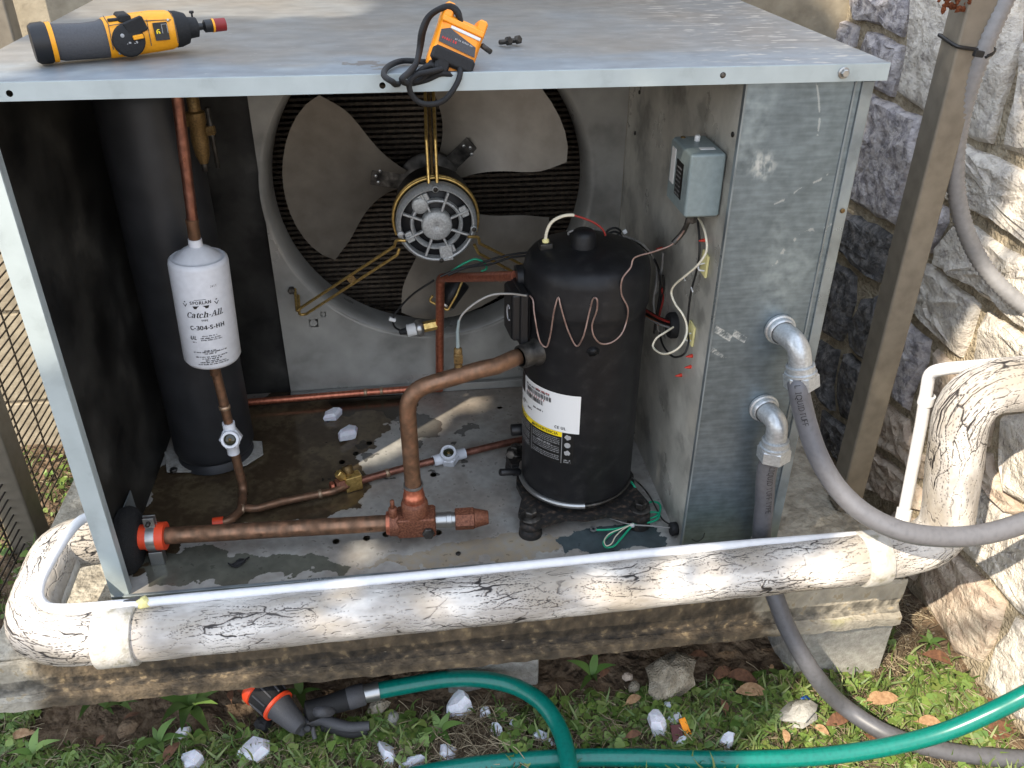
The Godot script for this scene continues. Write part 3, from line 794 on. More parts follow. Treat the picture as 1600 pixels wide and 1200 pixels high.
func stone_wall() -> void:
	var w := thing("stone_wall", "wall of rough cream and gray weathered stones beside the condensing unit", "wall", Vector3(1.21, -0.25, -0.2))
	part("mortar", box(mb(), Vector3(1.3125, 0.4, -0.1), Vector3(0.2, 1.4, 2.2)), M.mortar, w)
	var C: Material = M.stone_cream
	var G: Material = M.stone_gray
	var D: Material = M.stone_dark
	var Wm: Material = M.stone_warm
	var all := [
		[G, [Vector2(-0.9893, 0.5507), Vector2(-0.8903, 0.556), Vector2(-0.8809, 0.514), Vector2(-0.9838, 0.5146)]],
		[G, [Vector2(-0.8668, 0.5501), Vector2(-0.6716, 0.5544), Vector2(-0.6738, 0.5168), Vector2(-0.7111, 0.5046), Vector2(-0.8628, 0.5004), Vector2(-0.8781, 0.5144)]],
		[G, [Vector2(-0.8882, 0.5918), Vector2(-0.7593, 0.6053), Vector2(-0.7516, 0.571), Vector2(-0.8353, 0.5704)]],
		[G, [Vector2(-0.7386, 0.6099), Vector2(-0.5304, 0.6349), Vector2(-0.5203, 0.5973), Vector2(-0.521, 0.5611), Vector2(-0.6247, 0.5639), Vector2(-0.7104, 0.5589)]],
		[G, [Vector2(-0.6543, 0.553), Vector2(-0.5127, 0.5519), Vector2(-0.512, 0.5119), Vector2(-0.5113, 0.4706), Vector2(-0.5871, 0.468), Vector2(-0.6634, 0.5155)]],
		[C, [Vector2(-0.5223, 0.6341), Vector2(-0.4202, 0.655), Vector2(-0.3976, 0.598), Vector2(-0.3854, 0.5378), Vector2(-0.4059, 0.4692), Vector2(-0.494, 0.4736), Vector2(-0.5049, 0.5524)]],
		[C, [Vector2(-0.4028, 0.6528), Vector2(-0.2731, 0.672), Vector2(-0.2458, 0.6065), Vector2(-0.239, 0.5432), Vector2(-0.2437, 0.4646), Vector2(-0.3057, 0.4634), Vector2(-0.3871, 0.4681), Vector2(-0.373, 0.5404)]],
		[C, [Vector2(-0.2336, 0.6086), Vector2(-0.2204, 0.5392), Vector2(-0.2147, 0.4712), Vector2(-0.1567, 0.4705), Vector2(-0.0949, 0.4677), Vector2(-0.1397, 0.6248)]],
		[G, [Vector2(-0.5868, 0.4573), Vector2(-0.5076, 0.4581), Vector2(-0.4143, 0.4632), Vector2(-0.3957, 0.4004), Vector2(-0.4173, 0.2839), Vector2(-0.5402, 0.2682), Vector2(-0.6137, 0.2665), Vector2(-0.6738, 0.376)]],
		[D, [Vector2(-0.5994, 0.2468), Vector2(-0.42, 0.267), Vector2(-0.4241, 0.176), Vector2(-0.4806, 0.1652), Vector2(-0.5644, 0.1694), Vector2(-0.6243, 0.1681)]],
		[C, [Vector2(-0.3936, 0.4587), Vector2(-0.3083, 0.4552), Vector2(-0.1654, 0.4559), Vector2(-0.0642, 0.4537), Vector2(-0.0092, 0.368), Vector2(-0.1233, 0.3715), Vector2(-0.1813, 0.3743), Vector2(-0.2702, 0.37), Vector2(-0.3615, 0.3684)]],
		[G, [Vector2(-0.3555, 0.356), Vector2(-0.2993, 0.3595), Vector2(-0.2904, 0.3376), Vector2(-0.3001, 0.306), Vector2(-0.306, 0.276), Vector2(-0.3409, 0.269), Vector2(-0.3924, 0.2757), Vector2(-0.3918, 0.3177)]],
		[C, [Vector2(-0.2958, 0.2931), Vector2(-0.2781, 0.3372), Vector2(-0.2564, 0.3554), Vector2(-0.1165, 0.3579), Vector2(-0.005, 0.3597), Vector2(0.0332, 0.2845), Vector2(-0.0741, 0.2729), Vector2(-0.1656, 0.2746), Vector2(-0.2964, 0.2715)]],
		[C, [Vector2(-0.3862, 0.2625), Vector2(-0.3394, 0.2575), Vector2(-0.2745, 0.264), Vector2(-0.1625, 0.262), Vector2(-0.1676, 0.1729), Vector2(-0.1813, 0.1696), Vector2(-0.3062, 0.171), Vector2(-0.3853, 0.1604)]],
		[C, [Vector2(-0.1485, 0.2588), Vector2(-0.0434, 0.2652), Vector2(0.0492, 0.2756), Vector2(0.0705, 0.2337), Vector2(-0.0435, 0.2114), Vector2(-0.1555, 0.1754)]],
		[G, [Vector2(-0.3889, 0.149), Vector2(-0.3378, 0.1599), Vector2(-0.2514, 0.1581), Vector2(-0.2399, 0.1181), Vector2(-0.2524, 0.0747), Vector2(-0.2562, 0.0226), Vector2(-0.3523, 0.0116), Vector2(-0.3855, 0.0732)]],
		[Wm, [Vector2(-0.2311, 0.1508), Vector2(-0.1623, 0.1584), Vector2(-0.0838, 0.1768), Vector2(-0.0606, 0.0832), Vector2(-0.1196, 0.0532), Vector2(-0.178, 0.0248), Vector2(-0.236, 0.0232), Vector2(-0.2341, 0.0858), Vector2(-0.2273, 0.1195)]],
		[D, [Vector2(-0.6028, 0.1453), Vector2(-0.5012, 0.156), Vector2(-0.4881, 0.1107), Vector2(-0.4909, 0.0429), Vector2(-0.4992, 0.0137), Vector2(-0.5675, 0.0024), Vector2(-0.6374, 0.0242)]],
		[D, [Vector2(-0.4693, 0.13), Vector2(-0.4157, 0.158), Vector2(-0.3896, 0.1215), Vector2(-0.3899, 0.0316), Vector2(-0.4298, 0.0222), Vector2(-0.4683, 0.0278), Vector2(-0.4811, 0.0615)]],
		[D, [Vector2(-0.4878, 0.0005), Vector2(-0.4623, 0.0148), Vector2(-0.3841, 0.0191), Vector2(-0.3522, -0.0394), Vector2(-0.3861, -0.0953), Vector2(-0.4507, -0.1178), Vector2(-0.4852, -0.0662)]],
		[D, [Vector2(-0.5825, -0.0171), Vector2(-0.5007, -0.0011), Vector2(-0.4936, -0.0787), Vector2(-0.4733, -0.1176), Vector2(-0.5388, -0.1291), Vector2(-0.6154, -0.0829)]],
		[D, [Vector2(-0.5164, -0.1455), Vector2(-0.4573, -0.1281), Vector2(-0.3652, -0.1185), Vector2(-0.3527, -0.1681), Vector2(-0.4185, -0.2015), Vector2(-0.5012, -0.2136)]],
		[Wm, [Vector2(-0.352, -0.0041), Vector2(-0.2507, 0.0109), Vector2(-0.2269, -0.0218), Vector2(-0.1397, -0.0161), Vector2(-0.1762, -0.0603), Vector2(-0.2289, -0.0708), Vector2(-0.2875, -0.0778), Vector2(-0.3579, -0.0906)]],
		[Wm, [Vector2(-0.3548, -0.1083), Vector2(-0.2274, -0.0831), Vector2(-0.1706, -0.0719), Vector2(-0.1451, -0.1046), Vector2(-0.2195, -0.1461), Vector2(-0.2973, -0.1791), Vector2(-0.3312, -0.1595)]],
		[C, [Vector2(-0.0495, 0.1435), Vector2(-0.0036, 0.1858), Vector2(0.0776, 0.2197), Vector2(0.1463, 0.0848), Vector2(0.056, 0.0667), Vector2(0.0063, 0.0545), Vector2(-0.0297, 0.0764), Vector2(-0.0448, 0.1099)]],
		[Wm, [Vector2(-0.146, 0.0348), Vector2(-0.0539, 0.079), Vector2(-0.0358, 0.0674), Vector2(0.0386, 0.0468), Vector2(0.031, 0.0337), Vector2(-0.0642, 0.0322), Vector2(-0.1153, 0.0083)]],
		[C, [Vector2(-0.1572, -0.0588), Vector2(-0.0621, 0.0244), Vector2(0.0326, 0.0305), Vector2(0.0958, 0.04), Vector2(0.1573, 0.0632), Vector2(0.2166, -0.0532), Vector2(0.1026, -0.0817), Vector2(0.0655, -0.0797), Vector2(0.0143, -0.0853), Vector2(-0.0503, -0.0895), Vector2(-0.1316, -0.1042)]],
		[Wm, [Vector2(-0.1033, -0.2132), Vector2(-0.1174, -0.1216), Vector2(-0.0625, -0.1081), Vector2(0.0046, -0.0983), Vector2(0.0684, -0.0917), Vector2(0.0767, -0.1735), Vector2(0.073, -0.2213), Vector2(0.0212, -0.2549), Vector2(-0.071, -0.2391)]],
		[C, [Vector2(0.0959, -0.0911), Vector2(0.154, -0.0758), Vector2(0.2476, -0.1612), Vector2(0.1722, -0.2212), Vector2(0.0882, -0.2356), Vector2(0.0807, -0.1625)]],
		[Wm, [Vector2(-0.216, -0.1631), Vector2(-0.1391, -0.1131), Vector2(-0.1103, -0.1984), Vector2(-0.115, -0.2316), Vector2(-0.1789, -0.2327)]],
	]
	var packed := []
	for i in all.size():
		packed.append(PackedVector2Array(all[i][1]))
		stone(w, all[i][1], all[i][0], 400 + i)
	# the wall goes on in the same rough courses past what was measured
	var r := RandomNumberGenerator.new()
	r.seed = 77
	var y := -0.26
	while y < 1.0:
		var h := r.randf_range(0.10, 0.16)
		var z := -1.15 - r.randf() * 0.1
		while z < 0.95:
			var l := r.randf_range(0.12, 0.30)
			var q := PackedVector2Array([Vector2(z + 0.006, y + 0.006), Vector2(z + l - 0.006, y + 0.006), Vector2(z + l - 0.006, y + h - 0.006), Vector2(z + 0.006, y + h - 0.006)])
			var free := true
			for p in packed:
				if Geometry2D.intersect_polygons(p, q).size(): free = false
			if free:
				var cut := []
				for p in q: cut.append(p + Vector2(r.randf_range(-1, 1), r.randf_range(-1, 1)) * 0.005)
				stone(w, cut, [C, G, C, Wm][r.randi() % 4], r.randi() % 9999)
			z += l
		y += h
	# the lower courses toward the back use the darker stones

func ground() -> void:
	var fn := noise(5.0, 501, 5)
	var xs := [-30.0, -8.0, -3.0, -1.5]
	var zs := [-30.0, -8.0, -3.0, -1.4]
	var v := -0.75
	while v <= 1.45: xs.append(v); v += 0.02
	v = -0.8
	while v <= 0.62: zs.append(v); v += 0.02
	xs.append_array([2.0, 4.0, 9.0, 30.0])
	zs.append_array([0.9, 1.6, 3.0, 8.0, 30.0])
	var hgt := func(x: float, z: float) -> float:
		var near := smoothstep(1.8, 0.9, absf(x - 0.4)) * smoothstep(1.3, 0.5, absf(z))
		return -0.25 + near * (0.022 * fn.get_noise_2d(x, z) + 0.012 * fn.get_noise_2d(x * 4.0, z * 4.0) - 0.006)
	var st := mb()
	for i in xs.size() - 1:
		for j in zs.size() - 1:
			var q := []
			var nn := []
			for e in [[0, 0], [1, 0], [1, 1], [0, 1]]:
				var x: float = xs[i + e[0]]
				var z: float = zs[j + e[1]]
				q.append(Vector3(x, hgt.call(x, z), z))
				var d := 0.008
				nn.append(Vector3(hgt.call(x - d, z) - hgt.call(x + d, z), 2.0 * d, hgt.call(x, z - d) - hgt.call(x, z + d)).normalized())
			tri(st, q[0], q[1], q[2], nn[0], nn[1], nn[2])
			tri(st, q[0], q[2], q[3], nn[0], nn[2], nn[3])
	tag(part("ground", st, M.soil), "", "", "", "structure")

func leafshape(st: SurfaceTool, base: Vector3, dir: Vector3, up: Vector3, L: float, wd: float, bend: float, n := 4, c0 := Color.WHITE) -> void:
	var side := dir.cross(up).normalized()
	var prev := []
	for i in n + 1:
		var t := float(i) / n
		var w := wd * sin(PI * pow(t * 0.96 + 0.02, 0.8)) * 0.5
		var p := base + dir * L * t + up * (bend * L * (t - t * t) * 1.6 - bend * L * 0.5 * t * t)
		var row := [p - side * w + up * w * 0.25, p, p + side * w + up * w * 0.25]
		if i > 0:
			for k in 2:
				st.set_color(c0)
				tri(st, prev[k], prev[k + 1], row[k + 1], up, up, up)
				tri(st, prev[k], row[k + 1], row[k], up, up, up)
		prev = row

# copies of one small plant piece over the ground
func scatter(called: String, m: Mesh, mt: Material, spots: Array, cols: Array) -> void:
	var mm := MultiMesh.new()
	mm.transform_format = MultiMesh.TRANSFORM_3D
	mm.use_colors = true
	mm.mesh = m
	mm.instance_count = spots.size()
	for i in spots.size():
		mm.set_instance_transform(i, spots[i])
		mm.set_instance_color(i, cols[i])
	var o := MultiMeshInstance3D.new()
	o.name = numbered(called)
	o.multimesh = mm
	o.material_override = mt
	add_child(o)
	o.set_meta("kind", "stuff")

func vegetation() -> void:
	var r := RandomNumberGenerator.new()
	r.seed = 99
	var clover := mb()
	clover.set_color(Color.WHITE)
	for k in 3:
		var a := TAU * k / 3.0
		leafshape(clover, Vector3(0, 0.012, 0), Vector3(cos(a), 0.25, sin(a)), Vector3.UP, 0.010, 0.0115, 0.25, 3)
	tube(clover, [Vector3(0, -0.006, 0), Vector3(0.001, 0.004, 0.001), Vector3(0, 0.012, 0)], 0.0006, 3, false)
	var blade := mb()
	blade.set_color(Color.WHITE)
	leafshape(blade, Vector3(0, -0.003, 0), Vector3(0.35, 1.0, 0), Vector3(1, 0.3, 0).normalized(), 0.034, 0.0028, 0.5, 4)
	var straw := mb()
	straw.set_color(Color.WHITE)
	tube(straw, curve([Vector3(-0.02, 0.001, 0), Vector3(-0.005, 0.003, 0.004), Vector3(0.012, 0.002, 0.001), Vector3(0.024, 0.001, -0.005)], 0.006), 0.0006, 3, false)
	var lush := noise(4.0, 511, 4)
	var fn := noise(5.0, 501, 5)
	var cs := []
	var cc := []
	var bs := []
	var bc := []
	var ss := []
	var sc := []
	for i in 130000:
		var x := r.randf_range(-0.6, 1.22)
		var z := r.randf_range(-0.1, 0.34) if i % 5 else r.randf_range(-0.7, 0.34)
		# what the slab covers stays bare
		if x > -0.17 and x < 1.06 and z < 0.03: continue
		if x > 1.195: continue
		var h: float = -0.256 + 0.022 * fn.get_noise_2d(x, z) + 0.012 * fn.get_noise_2d(x * 4.0, z * 4.0)
		var g := lush.get_noise_2d(x, z)
		# greenest at the left, along the slab edge at the right and by the wall; bare in the middle
		var want := 0.62 + 1.1 * g
		want -= 0.55 * exp(-pow((x - 0.50) / 0.22, 2.0) - pow((z - 0.11) / 0.09, 2.0))
		want += 0.55 * exp(-pow((x - 0.80) / 0.12, 2.0) - pow((z - 0.055) / 0.035, 2.0))
		want += 0.5 * exp(-pow((x - 1.10) / 0.07, 2.0) - pow((z - 0.12) / 0.06, 2.0))
		want += 0.25 * exp(-pow((x - 0.0) / 0.16, 2.0))
		if x > 1.06 and z < 0.05: want -= 0.7
		var k := r.randf()
		if k < 0.50 and r.randf() < want * 0.8:
			var s := r.randf_range(0.25, 0.6) if i % 2 else r.randf_range(0.5, 0.95)
			cs.append(Transform3D(Basis.from_euler(Vector3(r.randf_range(-0.6, 0.6), r.randf() * TAU, r.randf_range(-0.6, 0.6))) * Basis.from_scale(Vector3.ONE * s), Vector3(x, h, z)))
			cc.append(Color(0.07, 0.14, 0.025).lerp(Color(0.17, 0.25, 0.05), r.randf()).lerp(Color(0.20, 0.20, 0.06), 0.5 * pow(r.randf(), 3.0)))
		elif k < 0.72 and r.randf() < want * 0.55 + 0.05:
			bs.append(Transform3D(Basis.from_euler(Vector3(r.randf_range(-0.9, 0.9), r.randf() * TAU, r.randf_range(-0.9, 0.9))) * Basis.from_scale(Vector3.ONE * r.randf_range(0.5, 1.3)), Vector3(x, h, z)))
			bc.append(Color(0.06, 0.12, 0.022).lerp(Color(0.17, 0.20, 0.06), r.randf()))
		elif k > 0.84:
			ss.append(Transform3D(Basis.from_euler(Vector3(r.randf_range(-0.3, 0.3), r.randf() * TAU, r.randf_range(-0.3, 0.3))) * Basis.from_scale(Vector3.ONE * r.randf_range(0.4, 1.3)), Vector3(x, h + 0.006, z)))
			sc.append(Color(0.10, 0.07, 0.04).lerp(Color(0.45, 0.37, 0.24), pow(r.randf(), 1.6)))
	scatter("clover", clover.commit(), M.green_leaf, cs, cc)
	scatter("grass", blade.commit(), M.green_leaf, bs, bc)
	var dry := mat(Color.WHITE, 0.85)
	dry.vertex_color_use_as_albedo = true
	scatter("dead_grass", straw.commit(), dry, ss, sc)
	var crumb := lump(mb(), Vector3.ZERO, Vector3(0.010, 0.006, 0.008), 5, Basis(), 0.3, 0.3, 6, 4)
	var ps := []
	var pc := []
	for i in 5200:
		var x := r.randf_range(-0.5, 1.2)
		var z := r.randf_range(-0.4, 0.34)
		if x > -0.17 and x < 1.06 and z < 0.03: continue
		var h: float = -0.256 + 0.022 * fn.get_noise_2d(x, z) + 0.012 * fn.get_noise_2d(x * 4.0, z * 4.0)
		ps.append(Transform3D(Basis.from_euler(Vector3(r.randf() * 6, r.randf() * 6, 0)) * Basis.from_scale(Vector3.ONE * r.randf_range(0.15, 0.85)), Vector3(x, h + 0.002, z)))
		pc.append(Color(0.08, 0.055, 0.035).lerp(Color(0.40, 0.34, 0.27), pow(r.randf(), 2.2)))
	scatter("soil_crumbs", crumb.commit(), dry, ps, pc)

# added unseen tree to shade the unit: it stands in front and to the left, out of the picture
func added_shade_tree() -> void:
	var s := SUN.normalized()
	var u := Vector3.UP.cross(s).normalized()
	var w := s.cross(u)
	var flat2 := func(p: Vector3) -> Vector2: return Vector2(p.dot(u), p.dot(w))
	# leaf gaps shaped to drop the sun patches: place on the ground line that the sun reaches, radius, share of light
	var gaps := [
		[Vector3(-0.165, 0.585, 0.01), 0.150, 1.0], [Vector3(-0.15, 0.70, 0.01), 0.14, 1.0],
		[Vector3(-0.09, 0.03, 0.0), 0.105, 1.0], [Vector3(-0.08, 0.03, 0.07), 0.10, 1.0], [Vector3(0.01, 0.02, 0.11), 0.07, 1.0],
		[Vector3(0.2808, 0.0357, 0.11), 0.036, 0.95], [Vector3(0.7135, 0.0462, 0.11), 0.055, 0.97], [Vector3(0.5876, 0.0505, 0.11), 0.03, 0.92], [Vector3(0.4054, 0.039, 0.11), 0.03, 0.9],
		[Vector3(0.3151, 0, -0.0432), 0.026, 0.93], [Vector3(0.7353, -0.1, 0.0264), 0.034, 0.92],
	]
	var disks := []
	for g in gaps: disks.append([flat2.call(g[0]), g[1], g[2]])
	var patch := PackedVector2Array()
	for p in [Vector3(0.03, 0.632, -0.37), Vector3(0.22, 0.632, -0.345), Vector3(0.345, 0.632, -0.345), Vector3(0.335, 0.632, -0.55), Vector3(0.335, 0.632, -0.80), Vector3(-0.1, 0.632, -0.9), Vector3(-0.3, 0.7, -0.7), Vector3(-0.05, 0.632, -0.47)]: patch.append(flat2.call(p))
	patch = Geometry2D.offset_polygon(patch, 0.028)[0]
	var r := RandomNumberGenerator.new()
	r.seed = 5
	var ragged := noise(2.2, 61, 3)
	var shares := func(p: Vector2) -> float:
		var t := 0.0
		for d in disks:
			if (p - d[0]).length() < d[1]: t = maxf(t, d[2])
		if Geometry2D.is_point_in_polygon(p, patch): t = 1.0
		return t
	var left_edge: float = flat2.call(Vector3(-0.20, 0.2, -0.5)).x
	var right_edge: float = flat2.call(Vector3(0.93, 0.0, 0.05)).x
	var lo := Vector2(INF, INF)
	var hi := -lo
	for p in [Vector3(-0.2, 0.65, -0.65), Vector3(0.9, 0.65, -0.65), Vector3(0.9, 0.65, 0.01), Vector3(-0.2, -0.25, 0.3), Vector3(1.0, -0.25, 0.45), Vector3(1.2, 0.7, 0.2)]:
		var q: Vector2 = flat2.call(p)
		lo = lo.min(q); hi = hi.max(q)
	lo -= Vector2(0.05, 0.3)
	hi += Vector2(0.15, 0.12)
	var dist := 3.4
	var leaf := mb()
	leaf.set_color(Color.WHITE)
	leafshape(leaf, Vector3(-0.03, 0, 0), Vector3(1, 0, 0), Vector3.UP, 0.06, 0.036, 0.2, 4)
	var tr := []
	var cl := []
	for i in 16000:
		var p := Vector2(r.randf_range(lo.x, hi.x), r.randf_range(lo.y, hi.y))
		var t: float = shares.call(p)
		if p.x < left_edge + 0.05 * ragged.get_noise_1d(p.y): continue
		if p.x > right_edge: t = 1.0
		if r.randf() < t: continue
		var pos := u * p.x + w * p.y + s * (dist + r.randf_range(-0.35, 0.35))
		tr.append(Transform3D(Basis(u, s, u.cross(s)) * Basis.from_euler(Vector3(r.randf_range(-0.7, 0.7), r.randf() * TAU, r.randf_range(-0.7, 0.7))), pos))
		cl.append(Color(0.05, 0.10, 0.02).lerp(Color(0.10, 0.17, 0.03), r.randf()))
	var c2 := (lo + hi) / 2.0
	var mid := u * c2.x + w * c2.y + s * dist
	var foot := Vector3(mid.x - 1.6, -0.25, mid.z + 1.4)
	var t := thing("added_shade_tree", "added unseen leafy tree, its gaps shaped for the sun patches on the unit", "tree", foot)
	var trunk := curve([foot, foot + Vector3(0.05, 1.2, -0.1), foot + Vector3(0.3, 2.4, -0.3), mid + Vector3(-0.5, 0.1, 0.5)], 0.15)
	part("trunk", tube(mb(), trunk, func(_l: float, k: float) -> float: return lerpf(0.16, 0.05, k), 10), M.bark, t)
	for k in 7:
		var q := lo + (hi - lo) * Vector2(r.randf(), r.randf())
		part("limb", tube(mb(), curve([mid + Vector3(-0.5, 0.1, 0.5), (mid + Vector3(-0.4, 0.2, 0.4)).lerp(u * q.x + w * q.y + s * dist, 0.5) + s * 0.4, u * q.x + w * q.y + s * (dist + 0.3)], 0.1), 0.012, 6), M.bark, t)
	var mm := MultiMesh.new()
	mm.transform_format = MultiMesh.TRANSFORM_3D
	mm.use_colors = true
	mm.mesh = leaf.commit()
	mm.instance_count = tr.size()
	for i in tr.size():
		mm.set_instance_transform(i, tr[i])
		mm.set_instance_color(i, cl[i])
	var o := MultiMeshInstance3D.new()
	o.name = "crown"
	o.multimesh = mm
	o.material_override = M.green_leaf
	o.position = -foot
	o.set_meta("kind", "stuff")
	t.add_child(o)

func surroundings() -> void:
	# concrete slab on blocks
	var pad := thing("concrete_pad", "concrete slab under the condensing unit with a soaked brown front edge", "slab", Vector3(0.45, -0.14, -0.3))
	part("slab", box(mb(), Vector3(0.4555, -0.1, -0.335), Vector3(1.231, 0.08, 0.738), Basis(), 0.004), M.concrete, pad)
	var fr := mb()
	var ragg := noise(30.0, 601, 4)
	var rows := [[-0.061, 0.036], [-0.066, 0.039], [-0.09, 0.038], [-0.112, 0.036], [-0.120, 0.040], [-0.124, 0.050], [-0.138, 0.051], [-0.141, 0.046], [-0.1405, 0.03]]
	var nx := 124
	var g := []
	for i in nx + 1:
		var row := []
		for j in rows.size():
			var x := -0.16 + 1.231 * i / nx
			var k := ragg.get_noise_2d(x, j * 0.05)
			var z: float = rows[j][1] + 0.0035 * k
			var y: float = rows[j][0] + (0.002 * ragg.get_noise_2d(x + 7.0, j) if j > 3 else 0.0)
			row.append(Vector3(x, y, z))
		g.append(row)
	for i in nx:
		for j in rows.size() - 1:
			var q := [g[i][j], g[i + 1][j], g[i + 1][j + 1], g[i][j + 1]]
			var n: Vector3 = (q[2] - q[0]).cross(q[1] - q[3]).normalized()
			if n.z < 0 and j < 7: n = -n
			var uv := []
			for e in [[0, 0], [1, 0], [1, 1], [0, 1]]: uv.append(Vector2(float(i + e[0]) / nx, float(j + e[1]) / (rows.size() - 1)))
			flat(fr, q, n, uv)
	part("front_face", fr, M.slab_face, pad, "front face with a protruding lower lip, soaked brown")
	var b0 := thing("concrete_block", "gray concrete block under the near right corner of the slab", "block", Vector3(1.0, -0.26, -0.05), "blocks carrying the slab")
	part("block", box(mb(), Vector3(1.003, -0.2, -0.06), Vector3(0.145, 0.118, 0.19), Basis(), 0.003), M.block, b0)
	var b1 := thing("concrete_block", "brown damp concrete block under the middle of the slab behind the green hose", "block", Vector3(0.49, -0.26, -0.09), "blocks carrying the slab")
	part("block", box(mb(), Vector3(0.487, -0.2, -0.10), Vector3(0.135, 0.118, 0.19), Basis(), 0.003), M.block, b1)
	var b2 := thing("concrete_block", "concrete block under the left part of the slab, nearly buried in clover", "block", Vector3(0.02, -0.26, -0.11), "blocks carrying the slab")
	part("block", box(mb(), Vector3(0.0, -0.2, -0.15), Vector3(0.19, 0.118, 0.19), Basis(), 0.003), M.block, b2)
	# pale wall behind, of large blocks
	var cw := thing("cream_wall", "sunlit cream block wall behind the wire fence", "wall", Vector3(-0.6, -0.25, -0.8))
	part("mortar", box(mb(), Vector3(-0.65, 0.4, -0.80), Vector3(3.4, 1.5, 0.12)), M.mortar, cw)
	var r := RandomNumberGenerator.new()
	r.seed = 8
	for j in 6:
		var x := -2.3 + (0.2 if j % 2 else 0.0)
		while x < 1.0:
			part("block", box(mb(), Vector3(x + 0.197, -0.345 + 0.2 * j + 0.1, -0.739), Vector3(0.392, 0.193, 0.012), Basis.from_euler(Vector3(0, r.randf_range(-0.004, 0.004), 0)), 0.003), M.cream, cw)
			x += 0.4
	# wire fence at the left, seen along its length
	var fz0 := -0.70
	var fz1 := -0.19
	var fe := thing("wire_fence", "dark wire mesh fence panel running back at the left of the slab", "fence", Vector3(-0.3, -0.25, -0.45))
	var y := -0.235
	while y < 0.62:
		part("wire", tube(mb(), [Vector3(-0.30, y, fz0), Vector3(-0.30, y, fz1)], 0.0017, 5), M.fence, fe)
		y += 0.0165
	var z := fz0 + 0.035
	while z < fz1:
		part("upright_wire", tube(mb(), [Vector3(-0.3034, -0.245, z), Vector3(-0.3034, 0.63, z)], 0.0017, 5), M.fence, fe)
		z += 0.0762
	post("left front", Vector3(-0.30, 0.0, -0.425), Vector2(0.05, 0.052), -0.26, 0.66, "bronze metal fence post left of the unit beside the white elbow")
	post("left back", Vector3(-0.198, 0.0, -0.66), Vector2(0.038, 0.038), -0.26, 0.9, "sunlit fence post behind the far left corner of the cabinet top")
	var p := post("right", Vector3(1.052, 0.0, -0.127), Vector2(0.038, 0.038), -0.058, 0.79, "tall bronze square post standing on the slab between cabinet and stone wall")
	# rust blistering near its top
	var ru := mb()
	for k in 22:
		ru = lump(ru, Vector3(1.0221, 0.6684, -0.106) + Vector3(r.randf_range(-0.021, 0.015), r.randf_range(-0.008, 0.012), r.randf_range(-0.012, 0.0)), Vector3(0.008, 0.007, 0.004) * r.randf_range(0.5, 1.3), k, Basis(), 0.4, 0.3, 6, 4)
	part("rust", ru, M.rust, p)
	post("right back", Vector3(0.962, 0.0, -0.72), Vector2(0.038, 0.038), -0.26, 0.9, "dark bronze post behind the far right corner of the cabinet top")

func post(_where: String, c: Vector3, s: Vector2, y0: float, y1: float, label: String) -> Node3D:
	var t := thing("fence_post", label, "post", Vector3(c.x, y0, c.z), "bronze square posts")
	part("tube", box(mb(), Vector3(c.x, (y0 + y1) / 2.0, c.z), Vector3(s.x, y1 - y0, s.y), Basis(), 0.004), M.bronze, t)
	part("cap", box(mb(), Vector3(c.x, y1 + 0.004, c.z), Vector3(s.x + 0.006, 0.006, s.y + 0.006), Basis(), 0.002), M.bronze, t)
	return t

